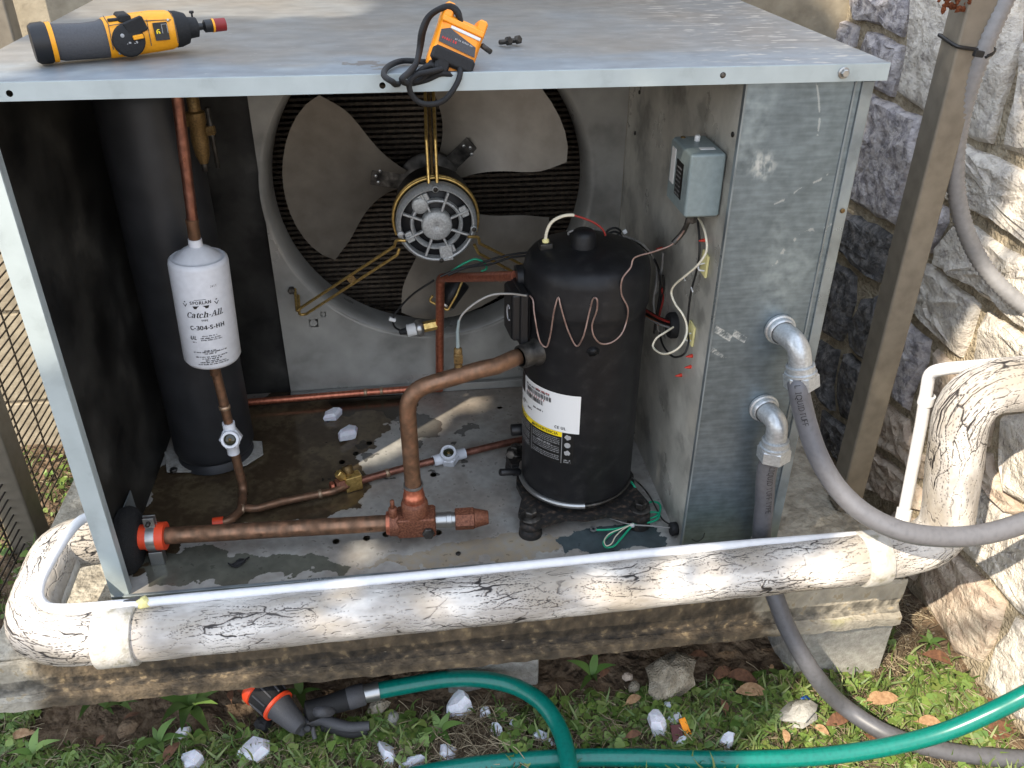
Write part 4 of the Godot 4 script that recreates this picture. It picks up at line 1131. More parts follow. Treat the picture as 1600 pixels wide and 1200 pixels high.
# ---------------------------------------------------------------- the condensing unit
func cabinet() -> void:
	var c := thing("condensing_unit_cabinet", "open galvanized sheet metal cabinet of the condensing unit, front panel off", "cabinet", Vector3(0.44, -0.06, -0.3))
	# base pan with drain and mounting holes
	var holes := []
	for h in [Vector2(0.3202, -0.2983), Vector2(0.3791, -0.2886), Vector2(0.2995, -0.2719), Vector2(0.2784, -0.2524), Vector2(0.2773, -0.0686), Vector2(0.319, -0.0701), Vector2(0.3454, -0.0748), Vector2(0.3788, -0.0694), Vector2(0.4179, -0.07), Vector2(0.4176, -0.2027)]: holes.append([h, 0.0050, 0.0056])
	holes.append([[Vector2(0.54, -0.3774)][0], 0.0045, 0.0035])
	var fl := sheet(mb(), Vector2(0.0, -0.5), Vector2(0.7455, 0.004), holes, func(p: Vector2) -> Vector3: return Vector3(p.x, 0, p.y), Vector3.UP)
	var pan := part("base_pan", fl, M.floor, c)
	var rim := mb()
	box(rim, Vector3(0.44, -0.024, 0.005), Vector3(0.88, 0.052, 0.002), Basis(), 0.0008)
	box(rim, Vector3(0.38, 0.001, 0.0048), Vector3(0.73, 0.004, 0.0052), Basis(), 0.001)
	box(rim, Vector3(0.0, -0.031, -0.31), Vector3(0.002, 0.058, 0.62), Basis(), 0.0005)
	box(rim, Vector3(0.88, -0.031, -0.31), Vector3(0.002, 0.058, 0.62), Basis(), 0.0005)
	part("rim", rim, M.galv, pan)
	var scr := mb()
	cyl(scr, Vector3(0.442, 0, -0.0226), Vector3(0.442, 0, -0.0226) + Vector3(0, 0.003, 0), 0.0035)
	part("rivet", scr, M.dull_steel, pan)
	# left side
	var lp := mb()
	box(lp, Vector3(-0.001, 0.308, -0.315), Vector3(0.002, 0.614, 0.63), Basis(), 0.0004)
	var left := part("left_panel", lp, M.galv, c)
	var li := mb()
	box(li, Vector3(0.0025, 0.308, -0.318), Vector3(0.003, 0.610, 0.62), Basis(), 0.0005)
	part("shaded_inside", li, M.shaded_inside, left, "inner face of the side panel with shade put into its dark color")
	var fg := mb()
	box(fg, Vector3(0.010, 0.305, 0.001), Vector3(0.0225, 0.616, 0.002), Basis(), 0.0007)
	box(fg, Vector3(0.0205, 0.305, -0.006), Vector3(0.0015, 0.612, 0.012), Basis(), 0.0005)
	part("corner_flange", fg, M.galv_flange, left)
	var tb := mb()
	prism(tb, [Vector2(-0.1263, 0.0693), Vector2(-0.1309, 0.014), Vector2(-0.0718, 0.07)], Vector3(0.0075, 0, 0), Vector3(0, 0, 1), Vector3(0, 1, 0), 0.001)  # added triangle in place of a gap onto the sunlit slab
	part("gap_plate", tb, M.galv, left, "bright triangular tab added in place of a gap in the side panel")
	# partition between compressor space and electrical space
	var pt := mb()
	box(pt, Vector3(0.7465, 0.3065, -0.226), Vector3(0.002, 0.613, 0.448), Basis(), 0.0005)
	var par := part("partition", pt, M.partition, c)
	for q in [Vector3(0.7455, 0.4242, -0.0562), Vector3(0.7455, 0.3481, -0.2156), Vector3(0.7455, 0.2717, -0.0509), Vector3(0.7455, 0.2561, -0.0504), Vector3(0.7455, 0.2259, -0.0808)]:
		lathe(part_st(), q, Vector3(-1, 0.0, 0.15), [[0, 0.0024], [0.002, 0.0024], [0.009, 0.0007], [0.0095, 0]], 8)
		part("screw_tip", last_st, M.reflected_red, par)
	for q in [Vector3(0.7455, 0.5158, -0.3921), Vector3(0.7455, 0.4552, -0.3986), Vector3(0.7455, 0.5583, -0.0163), Vector3(0.7455, 0.2205, -0.2114)]:
		part("rivet", cyl(mb(), q, q + Vector3(-0.002, 0, 0), 0.003), M.dull_steel, par)
	# cover of the electrical space
	var cv := sheet(mb(), Vector2(0.7455, -0.6145), Vector2(0.8795, 0.0), [], func(p: Vector2) -> Vector3: return Vector3(p.x, -p.y, 0.0012), Vector3(0, 0, 1))
	var cover := part("electrical_cover", cv, M.cover, c, "galvanized cover with white scuffs")
	var ce := mb()
	box(ce, Vector3(0.8125, 0.307, -0.001), Vector3(0.134, 0.614, 0.003), Basis(), 0.0003)
	box(ce, Vector3(0.7452, 0.307, -0.0005), Vector3(0.0022, 0.614, 0.007), Basis(), 0.0009)
	box(ce, Vector3(0.8735, 0.307, 0.0015), Vector3(0.013, 0.614, 0.004), Basis(), 0.0012)
	box(ce, Vector3(0.8605, 0.307, 0.0012), Vector3(0.0025, 0.614, 0.003), Basis(), 0.001)
	part("edge", ce, M.galv, cover)
	part("screw", cyl(mb(), Vector3(0.874, 0.4767, 0.0035), Vector3(0.874, 0.4767, 0.0035) + Vector3(0, 0, 0.002), 0.0028, -1, 12), M.old_brass, cover)
	var kn := mb()
	tube(kn, curve([Vector3(0.7583, 0.0138, 0.002), Vector3(0.7669, 0.0095, 0.002), Vector3(0.7735, 0.0145, 0.002), Vector3(0.7751, 0.0234, 0.002)], 0.002), 0.0004, 5)
	part("knockout_mark", kn, M.dull_steel, cover)
	part("plug", cyl(mb(), Vector3(0.744, 0.0138, -0.0223) + Vector3(0.001, 0, 0), Vector3(0.744, 0.0138, -0.0223) + Vector3(-0.009, 0, 0), 0.0095), M.black_rubber, par)
	var rp := mb()
	box(rp, Vector3(0.881, 0.308, -0.315), Vector3(0.002, 0.614, 0.63), Basis(), 0.0004)
	part("right_panel", rp, M.galv, c)
	var bp := mb()
	box(bp, Vector3(0.813, 0.308, -0.448), Vector3(0.132, 0.612, 0.002), Basis(), 0.0004)
	part("back_panel", bp, M.galv, c)
	# fan shroud with its rolled orifice
	var C := Vector2(0.442, 0.360)
	var sh := sheet(mb(), Vector2(0.186, 0.0), Vector2(0.745, 0.6145), [[C, 0.2555, 0.2525], [[Vector2(0.2387, 0.1428)][0], 0.006, 0.006], [[Vector2(0.256, 0.1583)][0], 0.0035, 0.0035]], func(p: Vector2) -> Vector3: return Vector3(p.x, p.y, -0.45), Vector3(0, 0, 1), 72)
	var shroud := part("fan_shroud", sh, M.shroud, c)
	var orf := mb()
	lathe(orf, Vector3(C.x, C.y, -0.45), Vector3(0, 0, 1), [[-0.05, 0.2440], [-0.030, 0.2444], [-0.016, 0.2458], [-0.007, 0.2484], [-0.0015, 0.2525], [0.0006, 0.2570], [0.0006, 0.2590]], 96, 0.3)
	part("orifice", orf, M.shroud, shroud)
	var lip := mb()
	box(lip, Vector3(0.4655, 0.008, -0.444), Vector3(0.559, 0.016, 0.010), Basis(), 0.002)
	part("bottom_flange", lip, M.shroud, shroud)
	# panels beside the shroud; their dark color stands in for shade
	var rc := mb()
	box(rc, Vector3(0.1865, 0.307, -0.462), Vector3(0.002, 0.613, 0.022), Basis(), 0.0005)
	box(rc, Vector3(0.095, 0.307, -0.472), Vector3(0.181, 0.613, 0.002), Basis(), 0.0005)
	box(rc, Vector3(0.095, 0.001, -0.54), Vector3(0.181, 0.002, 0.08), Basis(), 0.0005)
	part("recess_panel", rc, M.shaded_inside, c, "recess panel behind the receiver tank with shade put into its color")
	# top
	var tp := sheet(mb(), Vector2(-0.008, -0.63), Vector2(0.889, 0.0095), [], func(p: Vector2) -> Vector3: return Vector3(p.x, 0.6325, p.y), Vector3.UP)
	var top := part("top_panel", tp, M.top, c, "dusty gray top panel with scrapes near its far corner")
	var fh := []
	for q in [Vector2(0.0523, 0.6225), Vector2(0.3843, 0.622), Vector2(0.7161, 0.6243)]: fh.append([q, 0.0030, 0.0030])
	var ff := sheet(mb(), Vector2(-0.008, 0.6155), Vector2(0.889, 0.632), fh, func(p: Vector2) -> Vector3: return Vector3(p.x, p.y, 0.0098), Vector3(0, 0, 1))
	tube(ff, [Vector3(-0.008, 0.6316, 0.0088), Vector3(0.889, 0.6316, 0.0088)], 0.0010, 8)
	part("front_flange", ff, M.galv_flange, top)
	var under := mb()
	box(under, Vector3(0.4405, 0.6295, -0.312), Vector3(0.890, 0.002, 0.632), Basis(), 0.0005)
	box(under, Vector3(-0.007, 0.624, -0.31), Vector3(0.0015, 0.0155, 0.632), Basis(), 0.0005)
	box(under, Vector3(0.888, 0.624, -0.31), Vector3(0.0015, 0.0155, 0.632), Basis(), 0.0005)
	part("side_flange", under, M.galv, top)
	var hs := mb()
	var hp := Vector3(0.8408, 0.6242, 0.01)
	cyl(hs, hp, hp + Vector3(0, 0, 0.0012), 0.0058)
	hexnut(hs, hp + Vector3(0, 0, 0.001), hp + Vector3(0, 0, 0.0055), 0.0042)
	part("screw", hs, M.steel, top)
	for k in [Vector3(0.716, 0.6244, 0.0098)]: part("screw", cyl(mb(), k - Vector3(0, 0, 0.003), k + Vector3(0, 0, 0.0003), 0.0028, -1, 12), M.dull_steel, top)
	# coil behind the fan
	var co := thing("condenser_coil", "brown finned condenser coil behind the fan", "coil", Vector3(0.4, 0.0, -0.6))
	part("light_block", box(mb(), Vector3(0.374, 0.307, -0.625), Vector3(0.74, 0.61, 0.012)), M.coil_dark, co)  # dark sheet added to block light from behind the coil
	var fi := mb()
	var y := 0.01
	while y < 0.61:
		box(fi, Vector3(0.464, y, -0.590), Vector3(0.55, 0.0052, 0.05), Basis(), 0.001)
		y += 0.0088
	part("fins", fi, M.coil, co).set_meta("kind", "stuff")
	var tu := mb()
	var x := 0.20
	while x < 0.73:
		box(tu, Vector3(x, 0.307, -0.589), Vector3(0.0012, 0.6, 0.046), Basis(), 0.0003)
		x += 0.009
	part("fin_plates", tu, M.coil_dark, co).set_meta("kind", "stuff")

var last_st: SurfaceTool
func part_st() -> SurfaceTool:
	last_st = mb()
	return last_st

func fan_and_motor() -> void:
	var C := Vector3(0.442, 0.361, -0.482)
	var f := thing("fan", "gray metal fan blades behind the motor inside the round opening", "fan", C)
	var hub := lathe(mb(), C + Vector3(0, 0, -0.012), Vector3(0, 0, 1), [[0, 0], [0, 0.05], [0.016, 0.052], [0.019, 0.048], [0.019, 0.018], [0.03, 0.016], [0.03, 0]], 36)
	part("hub", hub, M.dull_steel, f)
	for k in 3:
		var a0 := deg_to_rad([42.0, 168.0, 286.0][k])
		var st := mb()
		var nr := 12
		var na := 14
		var pos := func(i: int, j: int) -> Vector3:
			var t := float(i) / nr
			var s := float(j) / na - 0.5
			var rr := lerpf(0.045, 0.226, t)
			var span := deg_to_rad(lerpf(52.0, 84.0, smoothstep(0.0, 0.8, t)))
			var tip := 1.0 - 0.05 * pow(absf(s) * 2.0, 6.0) * t
			var an := a0 + s * span + 0.18 * t
			var z := s * lerpf(0.040, 0.074, t) * -1.0 + 0.012 * (1.0 - 4.0 * s * s) * t
			return C + Vector3(cos(an) * rr * tip, sin(an) * rr * tip, z - 0.004)
		for i in nr:
			for j in na:
				var q := []
				var n := []
				for e in [[0, 0], [1, 0], [1, 1], [0, 1]]:
					var p: Vector3 = pos.call(i + e[0], j + e[1])
					q.append(p)
					var d1: Vector3 = pos.call(i + e[0] + 1, j + e[1]) - pos.call(i + e[0] - 1, j + e[1])
					var d2: Vector3 = pos.call(i + e[0], j + e[1] + 1) - pos.call(i + e[0], j + e[1] - 1)
					var nn := d1.cross(d2).normalized()
					n.append(nn if nn.z > 0 else -nn)
				for b in [0.0, -0.0014]:
					var o := Vector3(0, 0, b)
					var sg := 1.0 if b == 0.0 else -1.0
					tri(st, q[0] + o, q[1] + o, q[2] + o, n[0] * sg, n[1] * sg, n[2] * sg)
					tri(st, q[0] + o, q[2] + o, q[3] + o, n[0] * sg, n[2] * sg, n[3] * sg)
		var bl := part("blade", st, M.blade, f)
		var arm := mb()
		var d := Vector3(cos(a0), sin(a0), 0)
		box(arm, C + d * 0.062 + Vector3(0, 0, 0.004), Vector3(0.062, 0.030, 0.0025), Basis(d, Vector3(-d.y, d.x, 0), Vector3(0, 0, 1)), 0.001)
		part("spider_arm", arm, M.dull_steel, bl)
		for e in [-0.009, 0.0, 0.009]:
			var rv: Vector3 = C + d * (0.086 - absf(e) * 0.6) + Vector3(-d.y, d.x, 0) * e + Vector3(0, 0, 0.004)
			part("rivet", cyl(mb(), rv, rv + Vector3(0, 0, 0.003), 0.0028, -1, 10), M.steel, bl)
	# motor
	var P := Vector3(0.4425, 0.3615, -0.30)
	var m := thing("fan_motor", "round fan motor with a spoked cast aluminum end bell", "motor", P)
	var body := lathe(mb(), P + Vector3(0, 0, -0.105), Vector3(0, 0, 1), [[0, 0], [0, 0.045], [0.006, 0.054], [0.012, 0.0565], [0.088, 0.0565], [0.09, 0.0545], [0.09, 0.0]], 48)
	part("housing", body, M.black_paint, m)
	part("shaft", cyl(mb(), P + Vector3(0, 0, -0.185), P + Vector3(0, 0, -0.1), 0.007), M.steel, m)
	var bell := mb()
	lathe(bell, P + Vector3(0, 0, -0.022), Vector3(0, 0, 1), [[0.0, 0.0575], [0.013, 0.0575], [0.018, 0.055], [0.021, 0.0525], [0.020, 0.0505], [0.008, 0.0498]], 60)
	lathe(bell, P + Vector3(0, 0, -0.022), Vector3(0, 0, 1), [[0.012, 0.0375], [0.019, 0.0365], [0.020, 0.0345], [0.017, 0.0320], [0.010, 0.0315]], 60)
	lathe(bell, P + Vector3(0, 0, -0.022), Vector3(0, 0, 1), [[0.008, 0.0215], [0.022, 0.0215], [0.0245, 0.019], [0.0245, 0.0012], [0.0235, 0.0]], 40)
	for k in 8:
		var a := TAU * k / 8.0 + 0.42
		var d := Vector3(cos(a), sin(a), 0)
		var b := Basis(d, Vector3(-d.y, d.x, 0), Vector3(0, 0, 1))
		box(bell, P + d * 0.0335 + Vector3(0, 0, -0.004), Vector3(0.032, 0.0034, 0.006), b, 0.001)
		if k % 2 == 0: box(bell, P + d * 0.0425 + Vector3(0, 0, -0.006), Vector3(0.011, 0.016, 0.005), b, 0.0012)
	lathe(bell, P + Vector3(-0.022, 0.029, -0.012), Vector3(0, 0, 1), [[0, 0.0115], [0.010, 0.0115], [0.0115, 0.0095], [0.0115, 0]], 24)
	box(bell, P + Vector3(0.012, -0.043, -0.005), Vector3(0.019, 0.024, 0.007), Basis(Vector3(0, 0, 1), 0.1), 0.0015)
	for k in 3:
		var a := deg_to_rad([90.0, 192.0, 352.0][k])
		cyl(bell, P + Vector3(cos(a), sin(a), 0) * 0.0525 + Vector3(0, 0, -0.004), P + Vector3(cos(a), sin(a), 0) * 0.0525 + Vector3(0, 0, 0.001), 0.0048)
	part("end_bell", bell, M.alu_cast, m)
	var wind := lathe(mb(), P + Vector3(0, 0, -0.020), Vector3(0, 0, 1), [[0.001, 0.049], [0.004, 0.043], [0.005, 0.036], [0.003, 0.028], [0.001, 0.022]], 40)
	part("winding", wind, M.mount_black, m)
	for k in 3:
		var a := deg_to_rad([90.0, 275.0, 352.0][k])
		var bolts := cyl(mb(), P + Vector3(cos(a), sin(a), 0) * 0.0525, P + Vector3(cos(a), sin(a), 0) * 0.0525 + Vector3(0, 0, 0.003), 0.0032)
		part("bolt", bolts, M.dull_steel, m)
	# the wire bracket that carries the motor
	var br := thing("motor_bracket", "three armed brass colored wire bracket holding the fan motor", "bracket", P + Vector3(0, 0, -0.08))
	var rr := 0.0023
	for z in [-0.026, -0.034]:
		var ring := []
		for k in 49:
			var a := deg_to_rad(-20.0 + 220.0 * k / 48.0)
			ring.append(P + Vector3(cos(a) * 0.0605, sin(a) * 0.0605, z))
		part("hoop", tube(mb(), ring, rr, 8), M.brass, br)
	part("arm_rod", tube(mb(), bent([Vector3(0.4342, 0.4165, -0.315), Vector3(0.4341, 0.477, -0.33), Vector3(0.4376, 0.5247, -0.4), Vector3(0.4389, 0.5325, -0.445)], 0.012), rr, 8), M.brass, br)
	part("arm_rod", tube(mb(), bent([Vector3(0.4458, 0.4179, -0.315), Vector3(0.4462, 0.4766, -0.33), Vector3(0.4492, 0.5244, -0.4), Vector3(0.4509, 0.5322, -0.445)], 0.012), rr, 8), M.brass, br)
	part("arm_rod", tube(mb(), bent([Vector3(0.4401, 0.4113, -0.33), Vector3(0.4416, 0.4746, -0.37), Vector3(0.4433, 0.5112, -0.42), Vector3(0.4442, 0.5228, -0.448)], 0.012), rr, 8), M.old_brass, br)
	part("arm_rod", tube(mb(), bent([Vector3(0.3978, 0.344, -0.293), Vector3(0.3845, 0.344, -0.297), Vector3(0.3811, 0.3292, -0.31), Vector3(0.228, 0.1963, -0.4), Vector3(0.2213, 0.19, -0.4), Vector3(0.2165, 0.2066, -0.448)], 0.010), rr, 8), M.brass, br)
	part("arm_rod", tube(mb(), bent([Vector3(0.3881, 0.3239, -0.315), Vector3(0.3847, 0.3142, -0.315), Vector3(0.2346, 0.1847, -0.4), Vector3(0.2246, 0.1842, -0.4), Vector3(0.2202, 0.195, -0.448)], 0.010), rr, 8), M.brass, br)
	part("arm_rod", tube(mb(), bent([Vector3(0.4851, 0.3458, -0.293), Vector3(0.5008, 0.3435, -0.297), Vector3(0.5028, 0.3284, -0.31), Vector3(0.5994, 0.2396, -0.4), Vector3(0.6222, 0.2125, -0.448)], 0.010), rr, 8), M.brass, br)
	part("arm_rod", tube(mb(), bent([Vector3(0.4958, 0.3248, -0.315), Vector3(0.5026, 0.3084, -0.32), Vector3(0.5935, 0.2221, -0.4), Vector3(0.6184, 0.1942, -0.448)], 0.010), rr, 8), M.brass, br)
	part("spacer", box(mb(), Vector3(0.3143, 0.2605, -0.355), Vector3(0.012, 0.011, 0.003), Basis(Vector3(0, 0, 1), deg_to_rad(32.0)), 0.0005), M.old_brass, br)
	part("bolt", hexnut(mb(), Vector3(0.2113, 0.2064, -0.449), Vector3(0.2113, 0.2064, -0.449) + Vector3(0, 0, 0.009), 0.006), M.dull_steel, br)

func on_can(c: Vector3, R: float, a0: float, y0: float, lift := 0.0004) -> Callable:
	return func(p: Vector2) -> Array:
		var a := a0 + p.x / R
		var n := Vector3(sin(a), 0, cos(a))
		return [c + Vector3(0, y0 + p.y, 0) + n * (R + lift), n]

func compressor() -> void:
	var C := Vector3(0.622, 0.0, -0.130)
	var R := 0.0785
	var t := thing("compressor", "black scroll compressor with a white, yellow and black label", "compressor", C)
	var shell := lathe(mb(), C, Vector3.UP, [[0.028, 0.0], [0.028, 0.064], [0.034, 0.073], [0.044, R - 0.001], [0.05, R], [0.316, R], [0.320, R + 0.0008], [0.325, R + 0.0024], [0.329, R + 0.0028], [0.333, R + 0.0020], [0.366, R + 0.0016], [0.377, R - 0.001], [0.3845, R - 0.007], [0.3895, R - 0.018], [0.3925, R - 0.040], [0.3935, 0.0]], 72, 0.5)
	part("shell", shell, M.black_paint, t)
	var kc := C + Vector3(-0.006, 0, 0.0)
	part("top_plug", lathe(mb(), kc, Vector3.UP, [[0.386, 0.0180], [0.394, 0.0165], [0.407, 0.0155], [0.412, 0.0135], [0.4145, 0.0095], [0.415, 0]], 28, 0.3), M.black_paint, t)
	# mounting plate
	var pl := mb()
	var pts := []
	for k in 4:
		var a := TAU * k / 4.0 + 0.785
		for e in [-0.17, -0.06, 0.06, 0.17]: pts.append(Vector2(cos(a + e), sin(a + e)) * (0.120 if absf(e) < 0.1 else 0.114))
		for e in [0.45, 0.785, 1.12]: pts.append(Vector2(cos(a + e), sin(a + e)) * 0.087)
	prism(pl, pts, C + Vector3(0, 0.021, 0), Vector3(1, 0, 0), Vector3(0, 0, 1), -0.008)
	lathe(pl, C, Vector3.UP, [[0.02, 0.070], [0.03, 0.068], [0.036, 0.065]], 48)
	part("mounting_plate", pl, M.mount_black, t)
	for k in 4:
		var a := TAU * k / 4.0 + 0.785
		var p := C + Vector3(cos(a), 0, sin(a)) * 0.109
		var gr := lathe(mb(), p, Vector3.UP, [[0.0, 0.0165], [0.008, 0.0158], [0.012, 0.013], [0.014, 0.0155], [0.020, 0.0155], [0.024, 0.013], [0.0245, 0.0]], 24)
		part("grommet", gr, M.mount_black, t)
		var bo := mb()
		cyl(bo, p + Vector3(0, 0.028, 0), p + Vector3(0, 0.031, 0), 0.0145)
		hexnut(bo, p + Vector3(0, 0.031, 0), p + Vector3(0, 0.041, 0), 0.0085)
		part("bolt", bo, M.dull_steel, t)
	# crankcase heater band
	var hb := mb()
	var ring := []
	for k in 40:
		var a := deg_to_rad(-112.0 + 110.0 * k / 39.0)
		ring.append(C + Vector3(sin(a) * (R + 0.001), 0.043, cos(a) * (R + 0.001)))
	tube(hb, ring, 0.0042, 8)
	part("heater_band", hb, M.steel, t)
	var rest := []
	for k in 20:
		var a := deg_to_rad(-2.0 + 70.0 * k / 19.0)
		rest.append(C + Vector3(sin(a) * (R + 0.001), 0.043 + 0.004 * k / 19.0, cos(a) * (R + 0.001)))
	part("heater_lead", tube(mb(), rest, 0.002, 6), M.dull_steel, t)
	# terminal box on its left flank
	var ta := deg_to_rad(-84.0)
	var tn := Vector3(sin(ta), 0, cos(ta))
	var tbs := Basis(Vector3(cos(ta), 0, -sin(ta)), Vector3.UP, tn)
	var tb := mb()
	box(tb, C + tn * (R + 0.011) + Vector3(0, 0.313, 0), Vector3(0.046, 0.066, 0.026), tbs, 0.004)
	var tbx := part("terminal_box", tb, M.black_plastic, t)
	var cm := mb()
	var arc := []
	for k in 17:
		var a := deg_to_rad(50.0 + 260.0 * k / 16.0)
		arc.append(C + tn * (R + 0.0245) + tbs * Vector3(0.008 + cos(a) * 0.008, 0.315 + sin(a) * 0.010, 0))
	tube(cm, arc, 0.0010, 6)
	part("emblem", cm, M.label_gray, tbx)
	part("cover_rib", box(mb(), C + tn * (R + 0.008) + Vector3(0, 0.311, 0), Vector3(0.054, 0.074, 0.012), tbs, 0.003), M.black_plastic, tbx)
	# ports
	var sp := Vector3(0.5395, 0.2671, -0.085)
	var sdir := (sp - (C + Vector3(0, sp.y, 0))).normalized()
	var sb := C + Vector3(0, sp.y, 0) + sdir * (R - 0.004)
	var su := lathe(mb(), sb, sdir, [[0, 0.0185], [0.006, 0.018], [0.008, 0.0155], [0.028, 0.0150], [0.029, 0.012]], 28)
	part("suction_stub", su, M.dull_steel, t)
	var dp := Vector3(0.5436, 0.3483, -0.145)
	var ddir := Vector3(-1, 0, 0.05).normalized()
	part("discharge_stub", lathe(mb(), dp + Vector3(0.016, 0, 0), ddir, [[0, 0.019], [0.012, 0.0185], [0.016, 0.016], [0.026, 0.0155], [0.027, 0.006]], 28), M.black_paint, t)
	# plugs and brackets low on the left
	for q in [Vector3(0.5291, 0.1092, -0.15), Vector3(0.5313, 0.0376, -0.15)]:
		part("side_plug", cyl(mb(), q + Vector3(0.02, 0, 0), q, 0.0085), M.black_plastic, t)
	var br := mb()
	cyl(br, Vector3(0.5398, 0.0496, -0.13), Vector3(0.51, 0.0587, -0.12), 0.0052)
	part("side_plug", br, M.black_plastic, t)
	part("gauge_nut", hexnut(mb(), Vector3(0.5325, 0.0626, -0.16), Vector3(0.5325, 0.0626, -0.16) + Vector3(-0.004, 0.003, 0.010), 0.007), M.dull_steel, t)
	var dm := C + Vector3(sin(-0.05) * R, 0.286, cos(-0.05) * R)
	part("dimple", lump(mb(), dm, Vector3(0.016, 0.014, 0.003), 7, Basis(), 0.1, 0.8), M.black_paint, t)
	# label
	var a0 := deg_to_rad(-11.5)
	var y0 := 0.112
	var wl := -0.128
	var on := on_can(C, R, a0, y0)
	var w := mb()
	strip(w, Vector2(wl, 0.050), Vector2(0, 0.108), on, 20)
	var lab := part("label", w, M.label_white, t)
	var k1 := mb()
	strip(k1, Vector2(wl, 0.0), Vector2(-0.0065, 0.050), on_can(C, R, a0, y0, 0.0003), 20)
	part("warning_panel", k1, M.label_black, lab)
	k1 = mb()
	strip(k1, Vector2(wl, 0.080), Vector2(-0.094, 0.108), on_can(C, R, a0, y0, 0.0007), 8)
	part("logo_panel", k1, M.label_black, lab)
	var ye := mb()
	strip(ye, Vector2(wl, 0.0425), Vector2(-0.022, 0.050), on_can(C, R, a0, y0, 0.0007), 16)
	part("yellow_band", ye, M.label_yellow, lab)
	var ink := mb()
	var on2 := on_can(C, R, a0, y0, 0.0010)
	letters(ink, "ADVERTENCIA", Vector2(-0.028, 0.0442), 0.0042, on2, "Droid Sans", true, 1)
	prism_on(ink, [Vector2(-0.0725, 0.0438), Vector2(-0.0665, 0.0438), Vector2(-0.0695, 0.0490)], on2)
	letters(ink, "CE", Vector2(-0.030, 0.0545), 0.0042, on2, "Droid Sans", true)
	letters(ink, "UL", Vector2(-0.021, 0.0545), 0.0042, on2, "Droid Sans", true)
	var r := RandomNumberGenerator.new()
	r.seed = 33
	fine_print(ink, Vector2(-0.122, 0.0446), 0.036, 0.0040, on2, r)
	for row in [[0.0915, -0.088, -0.040], [0.0815, -0.088, -0.052]]:
		var x: float = row[1]
		while x < row[2]:
			var b := r.randf_range(0.0004, 0.0013)
			strip(ink, Vector2(x, row[0]), Vector2(x + b, row[0] + 0.0068), on2)
			x += b + r.randf_range(0.0005, 0.0012)
	for q in [[-0.088, 0.0995, 0.046], [-0.122, 0.070, 0.020], [-0.098, 0.068, 0.012], [-0.122, 0.064, 0.030], [-0.083, 0.064, 0.010], [-0.070, 0.0715, 0.018]]:
		fine_print(ink, Vector2(q[0], q[1]), q[2], 0.0034, on2, r)
	part("print", ink, M.ink, lab)
	var red := mb()
	fine_print(red, Vector2(-0.066, 0.1015), 0.024, 0.0030, on2, r)
	for k in 9: strip(red, Vector2(-0.085 + k * 0.0042, 0.0885), Vector2(-0.0838 + k * 0.0042, 0.0912), on2)
	part("red_print", red, M.ink_red, lab)
	var gr := mb()
	for k in 13:
		if k == 4 or k == 9: continue
		fine_print(gr, Vector2(-0.0695, 0.0385 - k * 0.0028), 0.044, 0.0018, on2, r)
		fine_print(gr, Vector2(-0.125, 0.0385 - k * 0.0028), 0.048, 0.0018, on2, r)
	fine_print(gr, Vector2(-0.060, 0.0255), 0.022, 0.0032, on2, r)
	fine_print(gr, Vector2(-0.112, 0.0255), 0.020, 0.0032, on2, r)
	strip(gr, Vector2(-0.0725, 0.002), Vector2(-0.0719, 0.0415), on2)
	strip(gr, Vector2(-0.0225, 0.001), Vector2(-0.0218, 0.0495), on2)
	for k in 3:
		var pc := Vector2(-0.0145, 0.0435 - k * 0.0125)
		var ps := []
		for e in 14: ps.append(pc + Vector2(cos(TAU * e / 14), sin(TAU * e / 14)) * 0.0042 * (1.0 if k == 1 else 0.75 + 0.35 * ((e * 5 + k) % 3) / 2.0))
		prism_on(gr, ps, on2)
	fine_print(gr, Vector2(-0.0185, 0.0055), 0.009, 0.0028, on2, r)
	fine_print(gr, Vector2(-0.0185, 0.0025), 0.009, 0.0028, on2, r)
	part("pale_print", gr, M.label_gray, lab)

func prism_on(st: SurfaceTool, poly: Array, to3: Callable) -> void:
	var ids := Geometry2D.triangulate_polygon(PackedVector2Array(poly))
	for i in range(0, ids.size(), 3):
		var a: Array = to3.call(poly[ids[i]])
		var b: Array = to3.call(poly[ids[i + 1]])
		var c: Array = to3.call(poly[ids[i + 2]])
		tri(st, a[0], b[0], c[0], a[1], b[1], c[1])

# a line of print too small to read: word-length dashes
func fine_print(st: SurfaceTool, at: Vector2, w: float, h: float, to3: Callable, r: RandomNumberGenerator, sh := 0.0) -> void:
	var x := 0.0
	while x < w:
		var l := minf(r.randf_range(h * 0.7, h * 3.2), w - x)
		var k := 0.0
		while k < l:
			var b := minf(h * r.randf_range(0.28, 0.5), l - k)
			strip(st, at + Vector2(x + k, 0), at + Vector2(x + k + b, h * r.randf_range(0.55, 0.8)), to3, 1, sh)
			k += h * 0.62
		x += l + h * 0.55

